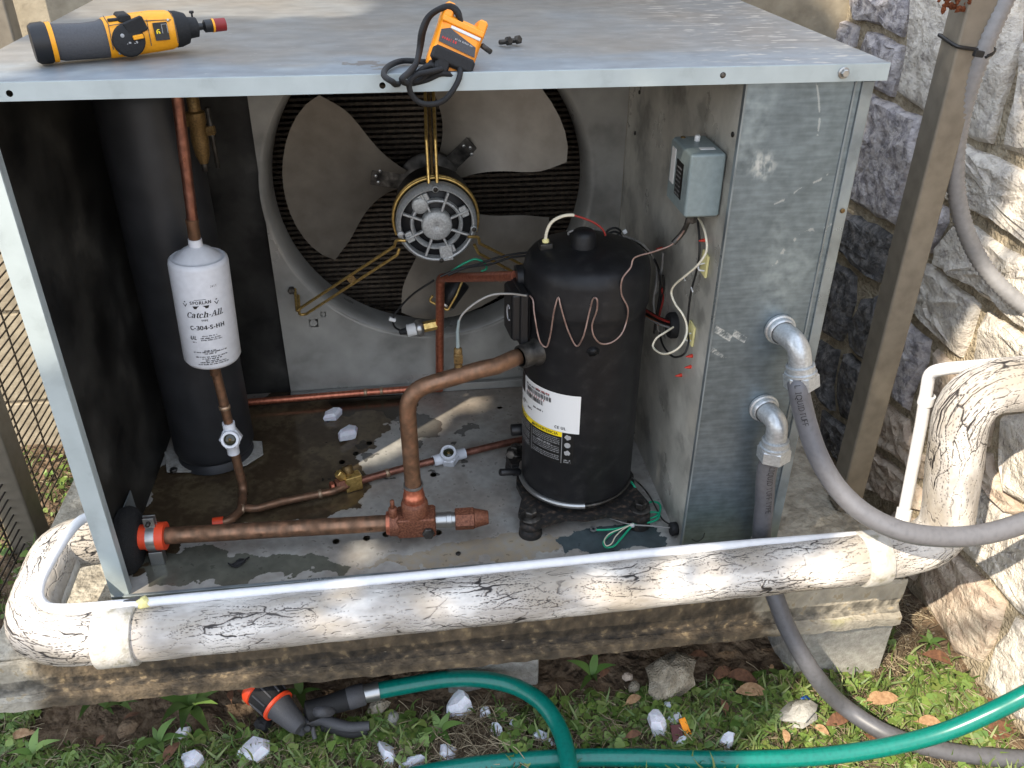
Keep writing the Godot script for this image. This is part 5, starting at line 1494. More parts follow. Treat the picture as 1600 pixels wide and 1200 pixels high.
func filter_drier() -> void:
	var top := Vector3(0.1409, 0.3837, -0.18)
	var bot := Vector3(0.1352, 0.2299, -0.18)
	var ax := (top - bot).normalized()
	var t := thing("filter_drier", "white filter drier canister with printed lettering on the left copper line", "filter drier", bot)
	var L := (top - bot).length()
	var R := 0.0362
	var b := lathe(mb(), bot, ax, [[0, 0], [0.0, 0.012], [0.004, R - 0.012], [0.008, R - 0.003], [0.013, R], [L - 0.010, R], [L - 0.005, R - 0.001], [L - 0.003, R - 0.0035], [L - 0.004, R - 0.006], [L - 0.002, R - 0.009], [L + 0.006, 0.018], [L + 0.010, 0.011], [L + 0.011, 0.0085], [L + 0.020, 0.0082], [L + 0.021, 0]], 56, 0.5)
	part("canister", b, M.white_enamel, t)
	var f := Basis(Vector3.RIGHT, ax, Vector3.RIGHT.cross(ax).normalized())
	var a0 := deg_to_rad(8.0)
	var on := func(p: Vector2) -> Array:
		var a := a0 + p.x / R
		var n := f * Vector3(sin(a), 0, cos(a))
		return [bot + ax * p.y + n * (R + 0.0004), n]
	var k := mb()
	letters(k, "7411", Vector2(0.012, L * 0.795), 0.0026, on, "Droid Sans Mono", false, -1, 0.0)
	# maker's mark: a banner of letters between two arrowheads
	letters(k, "SPORLAN", Vector2(-0.002, L * 0.665), 0.0042, on, "Droid Sans", true, 0)
	for s in [-1.0, 1.0]:
		var cx: float = -0.002 + s * 0.0195
		prism_on(k, [Vector2(cx - 0.0032, L * 0.672), Vector2(cx - 0.002, L * 0.672), Vector2(cx, L * 0.652), Vector2(cx + 0.002, L * 0.672), Vector2(cx + 0.0032, L * 0.672), Vector2(cx, L * 0.640)], on)
		strip(k, Vector2(cx - 0.001, L * 0.682), Vector2(cx + 0.001, L * 0.692), on)
		prism_on(k, [Vector2(-0.002 + s * 0.002, L * 0.650), Vector2(-0.002 + s * 0.010, L * 0.650), Vector2(-0.002 + s * 0.0085, L * 0.626), Vector2(-0.002 + s * 0.0055, L * 0.626), Vector2(-0.002 + s * 0.0045, L * 0.638)], on)
	strip(k, Vector2(-0.009, L * 0.702), Vector2(0.005, L * 0.706), on, 3)
	letters(k, "Catch-All.", Vector2(0.001, L * 0.545), 0.0074, on, "Droid Serif", true, 0, 0.28, 0.92)
	letters(k, "TYPE", Vector2(0.0, L * 0.510), 0.0026, on, "Droid Sans", true, 0)
	letters(k, "C-304-S-HH", Vector2(0.002, L * 0.435), 0.0060, on, "Droid Sans", true, 0)
	var r := RandomNumberGenerator.new()
	r.seed = 12
	letters(k, "UL", Vector2(-0.0175, L * 0.345), 0.0052, on, "Droid Sans", true, 0, 0.2)
	for q in [[-0.006, 0.372, 0.018], [-0.008, 0.352, 0.024], [-0.008, 0.334, 0.026], [-0.019, 0.318, 0.005], [-0.006, 0.235, 0.014], [-0.020, 0.222, 0.042], [-0.006, 0.208, 0.014], [-0.018, 0.178, 0.040], [-0.010, 0.160, 0.024], [-0.006, 0.142, 0.016], [-0.013, 0.126, 0.032], [-0.016, 0.108, 0.038]]:
		fine_print(k, Vector2(q[0], L * q[1]), q[2], 0.0023, on, r)
	part("print", k, M.ink, t)
	var st := mb()
	for e in 4:
		for g in 3: strip(st, Vector2(-0.006 + e * 0.004, L * 0.95), Vector2(-0.004 + e * 0.004, L * 0.95), on)
	# copper stubs with brazed joints
	var up := top + ax * 0.012
	part("inlet_stub", lathe(mb(), up, ax, [[0, 0.0072], [0.028, 0.0072], [0.029, 0.0078], [0.033, 0.0078], [0.034, 0.0062]], 18), M.copper_brown, t)
	part("outlet_stub", lathe(mb(), bot + ax * 0.002, -ax, [[0, 0.0085], [0.006, 0.0072], [0.020, 0.0070], [0.021, 0.0062]], 18), M.copper_brown, t)

func receiver() -> void:
	var C := Vector3(0.084, 0.0, -0.296)
	var t := thing("liquid_receiver", "tall black upright receiver tank in the dark left rear corner", "tank", C)
	part("tank", lathe(mb(), C, Vector3.UP, [[0.012, 0.0], [0.012, 0.048], [0.018, 0.056], [0.026, 0.0595], [0.545, 0.0595], [0.560, 0.056], [0.574, 0.046], [0.581, 0.02], [0.582, 0]], 56, 0.4), M.receiver_black, t)
	part("foot_ring", lathe(mb(), C, Vector3.UP, [[0.003, 0.058], [0.012, 0.055], [0.020, 0.050]], 40), M.receiver_black, t)
	var fp := mb()
	prism(fp, [Vector2(0.0179, -0.251), Vector2(0.0039, -0.3024), Vector2(0.0385, -0.3367), Vector2(0.1512, -0.3142), Vector2(0.1569, -0.2805), Vector2(0.1338, -0.2549), Vector2(0.083, -0.2448)], Vector3(0, 0.004, 0), Vector3(1, 0, 0), Vector3(0, 0, 1), -0.003)
	part("foot_plate", fp, M.block, t, "scuffed pale foot plate")
	part("bolt", hexnut(mb(), Vector3(0.0277, 0.004, -0.2526), Vector3(0.0277, 0.004, -0.2526) + Vector3(0, 0.006, 0), 0.006), M.dull_steel, t)
	# shut-off valve standing off its front near the top
	var v := thing("receiver_valve", "dull brass shut-off valve at the top of the black tank", "valve", Vector3(0.1551, 0.4746, -0.235))
	var b := mb()
	lathe(b, Vector3(0.1568, 0.4801, -0.235), Vector3(0.1568, 0.561, -0.235) - Vector3(0.1568, 0.4801, -0.235), [[0, 0.005], [0.010, 0.0085], [0.028, 0.0105], [0.046, 0.0095], [0.050, 0.0115], [0.062, 0.0115], [0.064, 0.0075], [0.084, 0.0075], [0.086, 0.0050], [0.13, 0.0050]], 18)
	part("body", b, M.old_brass, v)
	part("inlet_nut", hexnut(mb(), Vector3(0.152, 0.5341, -0.235), Vector3(0.1399, 0.5329, -0.235), 0.0085), M.old_brass, v)
	part("outlet_tube", cyl(mb(), Vector3(0.1568, 0.4841, -0.235), Vector3(0.1573, 0.4697, -0.235), 0.004), M.dull_steel, v)
	part("stem", cyl(mb(), Vector3(0.1721, 0.5472, -0.235), Vector3(0.1726, 0.4732, -0.235), 0.0028), M.dull_steel, v)
	part("stem_nut", hexnut(mb(), Vector3(0.1659, 0.5199, -0.235), Vector3(0.1766, 0.5204, -0.235), 0.0062), M.old_brass, v)

func joint(st: SurfaceTool, a: Vector3, d: Vector3, r: float) -> void:
	lathe(st, a - d.normalized() * 0.003, d, [[0, r], [0.001, r + 0.0010], [0.005, r + 0.0012], [0.006, r]], 16)

func sight_glass(label: String, a: Vector3, d: Vector3, fc: Vector3, view: Vector3) -> void:
	var t := thing("sight_glass", label, "sight glass", a, "white sight glasses in the copper lines")
	d = d.normalized()
	var b := mb()
	lathe(b, a - d * 0.026, d, [[0, 0.0065], [0.0, 0.0085], [0.014, 0.0085], [0.016, 0.011], [0.036, 0.011], [0.038, 0.0085], [0.052, 0.0085], [0.052, 0.0065]], 20)
	view = view.normalized()
	hexnut(b, a - view * 0.008, a + view * 0.010, 0.0155)
	lathe(b, a, view, [[0.009, 0.0125], [0.016, 0.0128], [0.018, 0.0118], [0.018, 0.0085], [0.014, 0.0082]], 28)
	part("body", b, M.white_enamel, t)
	part("lens", lathe(mb(), a, view, [[0.0135, 0.0084], [0.0150, 0.005], [0.0153, 0]], 20), M.lens, t)
	part("indicator", cyl(mb(), a + view * 0.0140, a + view * 0.0162, 0.0022), M.old_brass, t)

func copper_lines() -> void:
	M.lens = mat(srgb(0.16, 0.16, 0.09), 0.08)
	# liquid line at the left
	var ll := thing("liquid_line", "thin copper line running down through the white drier to the floor", "pipe", Vector3(0.1375, 0.0219, -0.18))
	var dt := Vector3(0.1411, 0.3938, -0.18)
	var db := Vector3(0.1354, 0.221, -0.18)
	part("upper_tube", tube(mb(), [Vector3(0.1535, 0.5891, -0.18), dt], 0.0066, 14), M.copper, ll)
	var elbow := Vector3(0.1496, 0.016, -0.1278)
	part("lower_tube", tube(mb(), bent([db, Vector3(0.1389, 0.1335, -0.18), Vector3(0.1396, 0.0767, -0.18), Vector3(0.142, 0.0156, -0.18), Vector3(0.1438, 0.014, -0.1365), Vector3(0.1303, 0.013, -0.1129), Vector3(0.1103, 0.012, -0.1125)], 0.016), 0.0064, 14), M.copper_brown, ll)
	var br := bent([Vector3(0.1503, 0.016, -0.1361), Vector3(0.1648, 0.016, -0.133), Vector3(0.1984, 0.013, -0.1484), Vector3(0.2698, 0.012, -0.1646), Vector3(0.2925, 0.012, -0.1786)], 0.02)
	part("branch_tube", tube(mb(), br, 0.0056, 14), M.copper_brown, ll)
	var rt := [Vector3(0.2952, 0.012, -0.1798), Vector3(0.3584, 0.012, -0.2036), Vector3(0.432, 0.012, -0.2258), Vector3(0.514, 0.012, -0.25), Vector3(0.5773, 0.012, -0.2654)]
	part("compressor_tube", tube(mb(), curve(rt, 0.02), 0.0056, 14), M.copper, ll)
	var jn := mb()
	joint(jn, Vector3(0.1407, 0.3955, -0.18), dt - Vector3(0.1535, 0.5891, -0.18), 0.0066)
	joint(jn, Vector3(0.1378, 0.1589, -0.18), Vector3(0, 1, 0), 0.0066)
	joint(jn, Vector3(0.1438, 0.014, -0.1365), Vector3(-0.5, 0.5, 0.3), 0.0064)
	joint(jn, Vector3(0.3488, 0.012, -0.1999), rt[1] - rt[0], 0.0056)
	joint(jn, Vector3(0.2517, 0.012, -0.1608), Vector3(1, 0, -0.2), 0.0056)
	part("brazed_joint", jn, M.solder, ll)
	part("strap", lathe(mb(), Vector3(0.1088, 0.012, -0.1113), Vector3(0.1215, 0.012, -0.1125) - Vector3(0.1088, 0.012, -0.1113), [[0, 0.0075], [0.0, 0.009], [0.014, 0.009], [0.014, 0.0075]], 16), M.orange_collar, ll)
	sight_glass("white sight glass on the upright copper line below the drier", Vector3(0.1383, 0.1077, -0.18), Vector3(0.1398, 0.1335, -0.18) - Vector3(0.1391, 0.0845, -0.18), Vector3.ZERO, Vector3(0.10, 0.45, 1.0))
	sight_glass("white sight glass lying on the floor line beside the compressor", Vector3(0.444, 0.013, -0.228), Vector3(rt[2] - rt[1]), Vector3.ZERO, Vector3(-0.1, 1.0, 0.55))
	# brass valve in the floor line
	var va := thing("line_valve", "small brass valve on the copper floor line", "valve", Vector3(0.2914, 0, -0.1772))
	var vb := mb()
	var vd: Vector3 = (rt[1] - rt[0]).normalized()
	var vc := Vector3(0.298, 0.013, -0.1843)
	box(vb, vc, Vector3(0.018, 0.026, 0.026), frame_of(vd) * Basis(), 0.002)
	part("body", vb, M.brass, va)
	part("flare_nut", hexnut(mb(), vc - vd * 0.010, vc - vd * 0.026, 0.0105), M.rust_copper, va)
	part("nut", hexnut(mb(), vc - vd * 0.028, vc - vd * 0.034, 0.0088), M.copper_bright, va)
	part("cap", hexnut(mb(), vc + Vector3(-0.012, 0.010, 0.004), vc + Vector3(-0.020, 0.022, 0.006), 0.0065), M.brass, va)
	part("gland", cyl(mb(), vc + Vector3(-0.004, 0.008, -0.006), vc + Vector3(-0.008, 0.020, -0.012), 0.0085), M.old_brass, va)
	# suction line along the front
	var sl := thing("suction_line", "thick copper pipe along the front of the base pan", "pipe", Vector3(0.2025, 0.04, -0.0525))
	var s0 := Vector3(0.006, 0.0405, -0.062)
	var s1 := Vector3(0.3557, 0.0405, -0.0502)
	part("tube", tube(mb(), [s0, s1], 0.0112, 24), M.copper_brown, sl)
	part("brazed_joint", lathe(mb(), s1 - (s1 - s0).normalized() * 0.003, s1 - s0, [[0, 0.0112], [0.001, 0.0135], [0.010, 0.0135], [0.011, 0.0112]], 24), M.solder, sl)
	# clamp with orange cushion, black foam round the hole
	var cl := thing("pipe_clamp", "bright steel pipe clamp with an orange cushion at the left end of the suction pipe", "clamp", Vector3(0.0367, 0, -0.0647))
	var sd := (s1 - s0).normalized()
	var cp := Vector3(0.0456, 0.0405, -0.0609)
	part("cushion", lathe(mb(), cp - sd * 0.016, sd, [[0, 0.0112], [0, 0.0165], [0.008, 0.0165], [0.0085, 0.0185], [0.011, 0.0185], [0.0115, 0.0165], [0.021, 0.0165], [0.0215, 0.0185], [0.032, 0.0185], [0.032, 0.0112]], 32), M.orange_collar, cl)
	var bd := mb()
	lathe(bd, cp - sd * 0.0055, sd, [[0, 0.0166], [0, 0.0192], [0.011, 0.0192], [0.011, 0.0166]], 32)
	box(bd, cp + Vector3(0, 0.026, -0.002), Vector3(0.016, 0.016, 0.002), Basis(), 0.0006)
	box(bd, cp + Vector3(0, 0.026, 0.004), Vector3(0.014, 0.015, 0.002), Basis(), 0.0006)
	box(bd, cp + Vector3(0.0, -0.030, 0.004), Vector3(0.018, 0.022, 0.014), Basis(), 0.001)
	part("band", bd, M.steel, cl)
	part("screw", cyl(mb(), cp + Vector3(0, 0.027, -0.008), cp + Vector3(0, 0.027, 0.012), 0.0028), M.dull_steel, cl)
	var fo := thing("pipe_grommet", "ragged black foam collar where the pipe passes the left panel", "grommet", Vector3(0.016, 0.01, -0.062))
	var fm := lathe(mb(), Vector3(0.003, 0.036, -0.062), Vector3(1, -0.06, 0), [[0, 0.012], [0, 0.043], [0.010, 0.046], [0.018, 0.043], [0.025, 0.034], [0.026, 0.012]], 26)
	part("foam", fm, M.foam_black, fo)
	# service valve
	var sv := thing("service_valve", "copper red service valve at the foot of the upright suction pipe", "valve", Vector3(0.3823, 0, -0.0663))
	var vcen := Vector3(0.3847, 0.0405, -0.0493)
	var vx := sd
	var vbas := Basis(vx, Vector3.UP, vx.cross(Vector3.UP))
	part("body", box(mb(), vcen + vx * 0.004, Vector3(0.052, 0.032, 0.034), vbas, 0.003), M.rust_copper, sv)
	var col := mb()
	lathe(col, vcen - vx * 0.036, vx, [[0, 0.0112], [0, 0.0155], [0.004, 0.0165], [0.012, 0.0165], [0.0155, 0.0155], [0.0155, 0.0112]], 28)
	part("collar", col, M.copper_bright, sv)
	part("strap", lathe(mb(), vcen - vx * 0.031, vx, [[0, 0.0166], [0, 0.0180], [0.012, 0.0180], [0.012, 0.0166]], 28), M.rust_copper, sv)
	part("access_port", cyl(mb(), vcen - vx * 0.026 + Vector3(0, 0.013, 0.004), vcen - vx * 0.026 + Vector3(0, 0.030, 0.005), 0.0058), M.rust_copper, sv)
	part("port_cap", cyl(mb(), vcen - vx * 0.026 + Vector3(0, 0.030, 0.005), vcen - vx * 0.026 + Vector3(0, 0.043, 0.006), 0.0028), M.rust_copper, sv)
	part("stem", lathe(mb(), vcen + vx * 0.030, vx, [[0, 0.0], [0, 0.0105], [0.014, 0.0105], [0.0145, 0.0115], [0.021, 0.0115], [0.0215, 0.010], [0.028, 0.010], [0.028, 0.0]], 24), M.steel, sv)
	var cap := mb()
	hexnut(cap, vcen + vx * 0.056, vcen + vx * 0.082, 0.0150)
	lathe(cap, vcen + vx * 0.082, vx, [[0, 0.0135], [0.018, 0.0095], [0.019, 0.0085], [0.019, 0]], 22)
	part("stem_cap", cap, M.rust_copper, sv)
	part("bolt", hexnut(mb(), vcen + vx * 0.019 + Vector3(0, -0.006, 0.014), vcen + vx * 0.019 + Vector3(0, -0.004, 0.024), 0.0080), M.dull_steel, sv)
	var neck := mb()
	var up0 := vcen + vx * 0.003 + Vector3(0, 0.014, 0)
	lathe(neck, up0, Vector3.UP, [[0, 0.0175], [0.018, 0.0180], [0.022, 0.0165], [0.023, 0.0135]], 26)
	part("neck", neck, M.rust_copper, sv)
	var ferr := mb()
	lathe(ferr, up0 + Vector3(0, 0.022, 0), Vector3.UP, [[0, 0.0135], [0.004, 0.0145], [0.012, 0.0140], [0.013, 0.0128], [0.026, 0.0128], [0.027, 0.0112]], 26)
	part("ferrule", ferr, M.copper_bright, sv)
	part("joint_ring", lathe(mb(), up0 + Vector3(0, 0.0462, 0), Vector3.UP, [[0, 0.0112], [0.0005, 0.0132], [0.003, 0.0132], [0.0035, 0.0112]], 24), M.steel, sv)
	# riser to the compressor
	var su := thing("suction_riser", "brown copper pipe rising from the service valve and bending to the compressor", "pipe", up0)
	var y1 := 0.247
	var ru := bent([up0 + Vector3(0, 0.02, 0), Vector3(up0.x - 0.001, y1, up0.z), Vector3(0.4807, 0.2616, -0.066), Vector3(0.5006, 0.2614, -0.072), Vector3(0.5304, 0.263, -0.09)], 0.036)
	part("tube", tube(mb(), curve(ru, 0.01), 0.0107, 22), M.copper_brown, su)
	var fl := mb()
	var fb := Vector3(0.4525, 0.2763, -0.066)
	hexnut(fl, fb + Vector3(0, -0.004, 0), fb + Vector3(0, 0.010, 0), 0.0062)
	lathe(fl, fb, Vector3.UP, [[0.010, 0.0052], [0.016, 0.0052], [0.018, 0.0035], [0.019, 0]], 14)
	lathe(fl, fb + Vector3(0, -0.014, 0), Vector3.UP, [[0, 0.0055], [0.010, 0.0048]], 14)
	part("flare_fitting", fl, M.old_brass, su)
	# capillary from the fitting to the terminal box and on round the shell to the control
	var ca := thing("capillary_tube", "thin pale capillary tube looping round the compressor to the pressure control", "tube", fb)
	part("sleeve", tube(mb(), [fb + Vector3(0, 0.016, 0), Vector3(0.4527, 0.3163, -0.066), Vector3(0.4547, 0.3317, -0.066)], func(_l: float, k: float) -> float: return lerpf(0.0026, 0.0016, k), 8), M.gray_enamel, ca)
	var C := Vector3(0.622, 0.0, -0.130)
	part("first_run", wire([Vector3(0.4538, 0.3275, -0.066), Vector3(0.4587, 0.3384, -0.066), Vector3(0.4742, 0.3527, -0.066), Vector3(0.4941, 0.3625, -0.066), Vector3(0.5152, 0.3611, -0.07), Vector3(0.5383, 0.3502, -0.085)], 0.0013), M.wire_gray, ca)
	var wav := []
	for q in [[-70, 0.318], [-58, 0.315], [-52, 0.300], [-44, 0.262], [-40, 0.258], [-36, 0.275], [-32, 0.315], [-30, 0.330], [-27, 0.320], [-19, 0.285], [-12, 0.268], [-7, 0.283], [-2, 0.320], [0, 0.335], [2, 0.336], [3, 0.322], [0, 0.298], [2, 0.285], [9, 0.273], [18, 0.273], [27, 0.282], [33, 0.296], [31, 0.316], [25, 0.336], [25, 0.355], [33, 0.368]]:
		var a := deg_to_rad(q[0] - 6.0)
		var rr := 0.0835 + 0.003 * sin(q[0] * 0.7)
		wav.append(C + Vector3(sin(a) * rr, q[1] + 0.026, cos(a) * rr))
	wav.append(Vector3(0.6615, 0.4033, -0.06))
	wav.append(Vector3(0.6824, 0.4154, -0.05))
	wav.append(Vector3(0.7013, 0.4253, -0.045))
	wav.append(Vector3(0.7116, 0.4424, -0.04))
	wav.append(Vector3(0.7136, 0.4572, -0.035))
	part("coil_run", wire(wav, 0.0011), M.wire_pink, ca)
	part("lead_in", tube(mb(), curve([Vector3(0.7027, 0.4268, -0.045), Vector3(0.712, 0.4388, -0.045), Vector3(0.7131, 0.4549, -0.035), Vector3(0.7139, 0.461, -0.035)], 0.004), 0.0033, 8), M.dull_steel, ca)
	# discharge line
	var dl := thing("discharge_line", "bright copper pipe from the compressor top down to the floor and left along it", "pipe", Vector3(0.438, 0.012, -0.4371))
	var dv := bent([Vector3(0.5337, 0.3497, -0.145), Vector3(0.4931, 0.3027, -0.25), Vector3(0.4464, 0.259, -0.35), Vector3(0.4439, 0.1385, -0.4), Vector3(0.4413, 0.014, -0.4356)], 0.026)
	part("upright_tube", tube(mb(), dv, 0.0068, 16), M.copper_bright, dl)
	part("floor_tube", tube(mb(), [Vector3(0.4379, 0.013, -0.4355), Vector3(0.3177, 0.013, -0.4328), Vector3(0.1091, 0.013, -0.4247)], 0.0060, 14), M.copper_bright, dl)
	var de := mb()
	lathe(de, Vector3(0.4468, 0.013, -0.4344), Vector3(0.4112, 0.013, -0.4344) - Vector3(0.4468, 0.013, -0.4344), [[0, 0.0], [0, 0.007], [0.003, 0.0085], [0.022, 0.0080], [0.023, 0.0062]], 18)
	part("elbow", de, M.copper_bright, dl)
	var dj := mb()
	joint(dj, Vector3(0.3133, 0.013, -0.4333), Vector3(1, 0, 0), 0.0062)
	joint(dj, Vector3(0.3406, 0.013, -0.4343), Vector3(1, 0, 0), 0.0062)
	joint(dj, Vector3(0.5193, 0.3293, -0.19), Vector3(1, 0.1, 0.3), 0.0068)
	part("brazed_joint", dj, M.solder, dl)
	part("stub_tube", cyl(mb(), Vector3(0.3229, 0, -0.4748), Vector3(0.3229, 0, -0.4748) + Vector3(0.0, 0.03, 0), 0.006), M.old_brass, dl)
	# high pressure switch on the upright tube
	var ps := thing("pressure_switch", "small white and brass pressure switch on the bright copper pipe", "switch", Vector3(0.4163, 0.1546, -0.395))
	var p0 := Vector3(0.4432, 0.1576, -0.395)
	var p1 := Vector3(0.385, 0.1498, -0.39)
	var pd := (p1 - p0).normalized()
	part("brass_fitting", hexnut(mb(), p0, p0 + pd * 0.026, 0.0085), M.brass, ps)
	part("collar", lathe(mb(), p0 + pd * 0.026, pd, [[0, 0], [0, 0.012], [0.003, 0.014], [0.009, 0.014], [0.012, 0.012], [0.012, 0]], 22), M.steel, ps)
	part("body", lathe(mb(), p0 + pd * 0.038, pd, [[0, 0.010], [0.014, 0.010], [0.015, 0.009], [0.015, 0]], 22), M.white_plastic, ps)
	var pe := p0 + pd * 0.053
	part("boot", lathe(mb(), pe, pd, [[0, 0.006], [0.012, 0.004], [0.013, 0]], 12), M.black_rubber, ps)
	part("lead", wire([pe + pd * 0.006, Vector3(0.3733, 0.1601, -0.385), Vector3(0.3701, 0.1732, -0.38), Vector3(0.3716, 0.1822, -0.38), Vector3(0.3794, 0.1941, -0.38), Vector3(0.4037, 0.2241, -0.37), Vector3(0.4369, 0.2507, -0.36)], 0.0017), M.wire_black, ps)
	part("connector", box(mb(), Vector3(0.3694, 0.1778, -0.38), Vector3(0.011, 0.006, 0.006), Basis(Vector3(0, 0, 1), -0.3), 0.001), M.white_plastic, ps)
	# run capacitor strapped behind the pipe
	var cc := thing("capacitor", "black round capacitor strapped behind the bright copper pipe", "capacitor", Vector3(0.4595, 0.2012, -0.4))
	var c0 := Vector3(0.4813, 0.2257, -0.41)
	var c1 := Vector3(0.453, 0.1914, -0.4)
	part("can", cyl(mb(), c0, c1, 0.0175, -1, 28, 0.002), M.black_plastic, cc)
	part("end_ring", lathe(mb(), c1, c1 - c0, [[-0.002, 0.0176], [0.001, 0.0176], [0.001, 0.015], [-0.001, 0.0135], [-0.0005, 0]], 28), M.steel, cc)
	part("strap", tube(mb(), bent([Vector3(0.4347, 0.2131, -0.385), Vector3(0.4293, 0.2045, -0.385), Vector3(0.4577, 0.1884, -0.38), Vector3(0.4716, 0.2134, -0.38), Vector3(0.482, 0.2325, -0.39)], 0.004), 0.0022, 6), M.brass, cc)

func controls() -> void:
	# pressure control on the partition
	var t := thing("pressure_control", "gray metal pressure control box screwed to the partition", "control box", Vector3(0.724, 0.466, -0.055))
	var b := mb()
	box(b, Vector3(0.7243, 0.5005, -0.058), Vector3(0.0415, 0.072, 0.072), Basis(), 0.0035)
	part("case", b, M.gray_enamel, t)
	part("window", box(mb(), Vector3(0.7034, 0.508, -0.078), Vector3(0.0012, 0.040, 0.014), Basis(), 0.0004), M.label_white, t)
	part("side_label", box(mb(), Vector3(0.7035, 0.500, -0.052), Vector3(0.0010, 0.040, 0.024), Basis(), 0.0003), M.label_black, t)
	var pl := mb()
	var on := func(p: Vector2) -> Array: return [Vector3(0.7028, 0.500 + p.y, -0.052 + p.x), Vector3(-1, 0, 0)]
	var r := RandomNumberGenerator.new()
	r.seed = 4
	for k in 7: fine_print(pl, Vector2(-0.009, 0.012 - k * 0.005), 0.017, 0.0026, on, r)
	part("side_print", pl, M.label_gray, t)
	part("top_label", box(mb(), Vector3(0.7281, 0.5366, -0.0417), Vector3(0.017, 0.0006, 0.008), Basis(), 0.0002), M.label_white, t)
	part("adjusting_screw", cyl(mb(), Vector3(0.7264, 0.535, -0.0722), Vector3(0.7264, 0.535, -0.0722) + Vector3(0, 0.008, 0), 0.0032), M.white_plastic, t)
	part("adjusting_screw", cyl(mb(), Vector3(0.7145, 0.535, -0.0862), Vector3(0.7145, 0.535, -0.0862) + Vector3(0, 0.003, 0), 0.003), M.old_brass, t)
	part("mounting_ear", box(mb(), Vector3(0.7438, 0.470, -0.10), Vector3(0.002, 0.05, 0.03), Basis(), 0.0005), M.gray_enamel, t)
	part("bellows_nut", hexnut(mb(), Vector3(0.718, 0.466, -0.035), Vector3(0.718, 0.455, -0.036), 0.0062), M.dull_steel, t)
	# wires down the partition
	var bw := thing("black_control_wire", "black wire hanging from the pressure control down the partition", "wire", Vector3(0.738, 0.4446, -0.0719))
	part("wire", wire([Vector3(0.738, 0.4465, -0.0751), Vector3(0.738, 0.4324, -0.0625), Vector3(0.738, 0.4104, -0.0517), Vector3(0.738, 0.3848, -0.0542), Vector3(0.738, 0.3554, -0.0634), Vector3(0.738, 0.3291, -0.0641), Vector3(0.738, 0.3044, -0.0602), Vector3(0.733, 0.2993, -0.0368), Vector3(0.728, 0.2872, -0.0318), Vector3(0.722, 0.2746, -0.0452), Vector3(0.722, 0.264, -0.0757), Vector3(0.726, 0.2561, -0.1172), Vector3(0.732, 0.2541, -0.1474)], 0.0014), M.wire_black, bw)
	var ww := thing("white_control_wire", "cream wire zigzagging from the pressure control down to the black grommet", "wire", Vector3(0.736, 0.4483, -0.0622))
	part("wire", wire([Vector3(0.736, 0.4488, -0.0672), Vector3(0.736, 0.4468, -0.0498), Vector3(0.736, 0.4381, -0.0324), Vector3(0.736, 0.4241, -0.0248), Vector3(0.73, 0.4073, -0.0279), Vector3(0.722, 0.3863, -0.0436), Vector3(0.716, 0.3609, -0.0669), Vector3(0.716, 0.3503, -0.0714), Vector3(0.718, 0.3416, -0.0586), Vector3(0.724, 0.3343, -0.0465), Vector3(0.73, 0.3202, -0.0426), Vector3(0.728, 0.3096, -0.0348), Vector3(0.72, 0.2974, -0.0304), Vector3(0.71, 0.2846, -0.0384), Vector3(0.704, 0.2734, -0.0626), Vector3(0.702, 0.2734, -0.0796), Vector3(0.706, 0.2843, -0.0796), Vector3(0.716, 0.29, -0.0815), Vector3(0.73, 0.2928, -0.0903)], 0.0014), M.wire_white, ww)
	var i := 0
	for q in [Vector3(0.7452, 0.3989, -0.0455), Vector3(0.7452, 0.2986, -0.06)]:
		var w := thing("tie_mount", ["yellowed adhesive tie mount holding the wires below the pressure control", "yellowed adhesive tie mount beside the black grommet"][i], "tie mount", q, "adhesive cable tie mounts")
		part("base", box(mb(), q + Vector3(-0.0015, 0, 0), Vector3(0.003, 0.028, 0.020), Basis(Vector3(1, 0, 0), 0.05), 0.0008), M.pad_yellow, w)
		part("tie", tube(mb(), curve([q + Vector3(-0.002, 0.002, 0.003), q + Vector3(-0.010, 0.001, 0.004), q + Vector3(-0.012, -0.002, 0.012), q + Vector3(-0.006, -0.003, 0.013)], 0.003), 0.0011, 5), M.white_plastic, w)
		i += 1
	var tw := mb()
	for q in [Vector3(0.735, 0.3638, -0.0884), Vector3(0.735, 0.3637, -0.0569)]: tube(tw, [q, q + Vector3(-0.001, -0.001, 0.010)], 0.0009, 5)
	part("tie_tail", tw, M.white_plastic, bw)
	var gm := thing("wire_grommet", "black rubber grommet where the wires enter the partition", "grommet", Vector3(0.745, 0.2772, -0.1241))
	var gc := Vector3(0.745, 0.2759, -0.1265)
	part("ring", lathe(mb(), gc + Vector3(0.002, 0, 0), Vector3(-1, 0, 0), [[0, 0.0175], [0.009, 0.0175], [0.012, 0.0155], [0.012, 0.0105], [0.004, 0.0095], [0.004, 0]], 28), M.black_rubber, gm)
	# bundle from the grommet to the compressor
	var bu := thing("wire_bundle", "bundle of orange, brown and black wires running from the grommet behind the compressor", "wires", gc)
	var cols := [M.wire_orange, M.copper_brown, M.wire_black, M.wire_gray, M.wire_black, M.wire_red]
	for k in 6:
		var o := Vector3(0, (k % 3 - 1) * 0.004, (k / 3) * 0.004)
		part("wire", wire([gc + o, gc + Vector3(-0.012, -0.003, -0.018) + o, gc + Vector3(-0.024, -0.010, -0.060) + o * 1.3, gc + Vector3(-0.036, -0.016, -0.105) + o * 1.6, gc + Vector3(-0.075, -0.02, -0.16) + o * 1.6], 0.0017), cols[k], bu)
	var hw := thing("wire_tangle", "tangle of gray and black wires behind the compressor top", "wires", Vector3(0.684, 0.3485, -0.24))
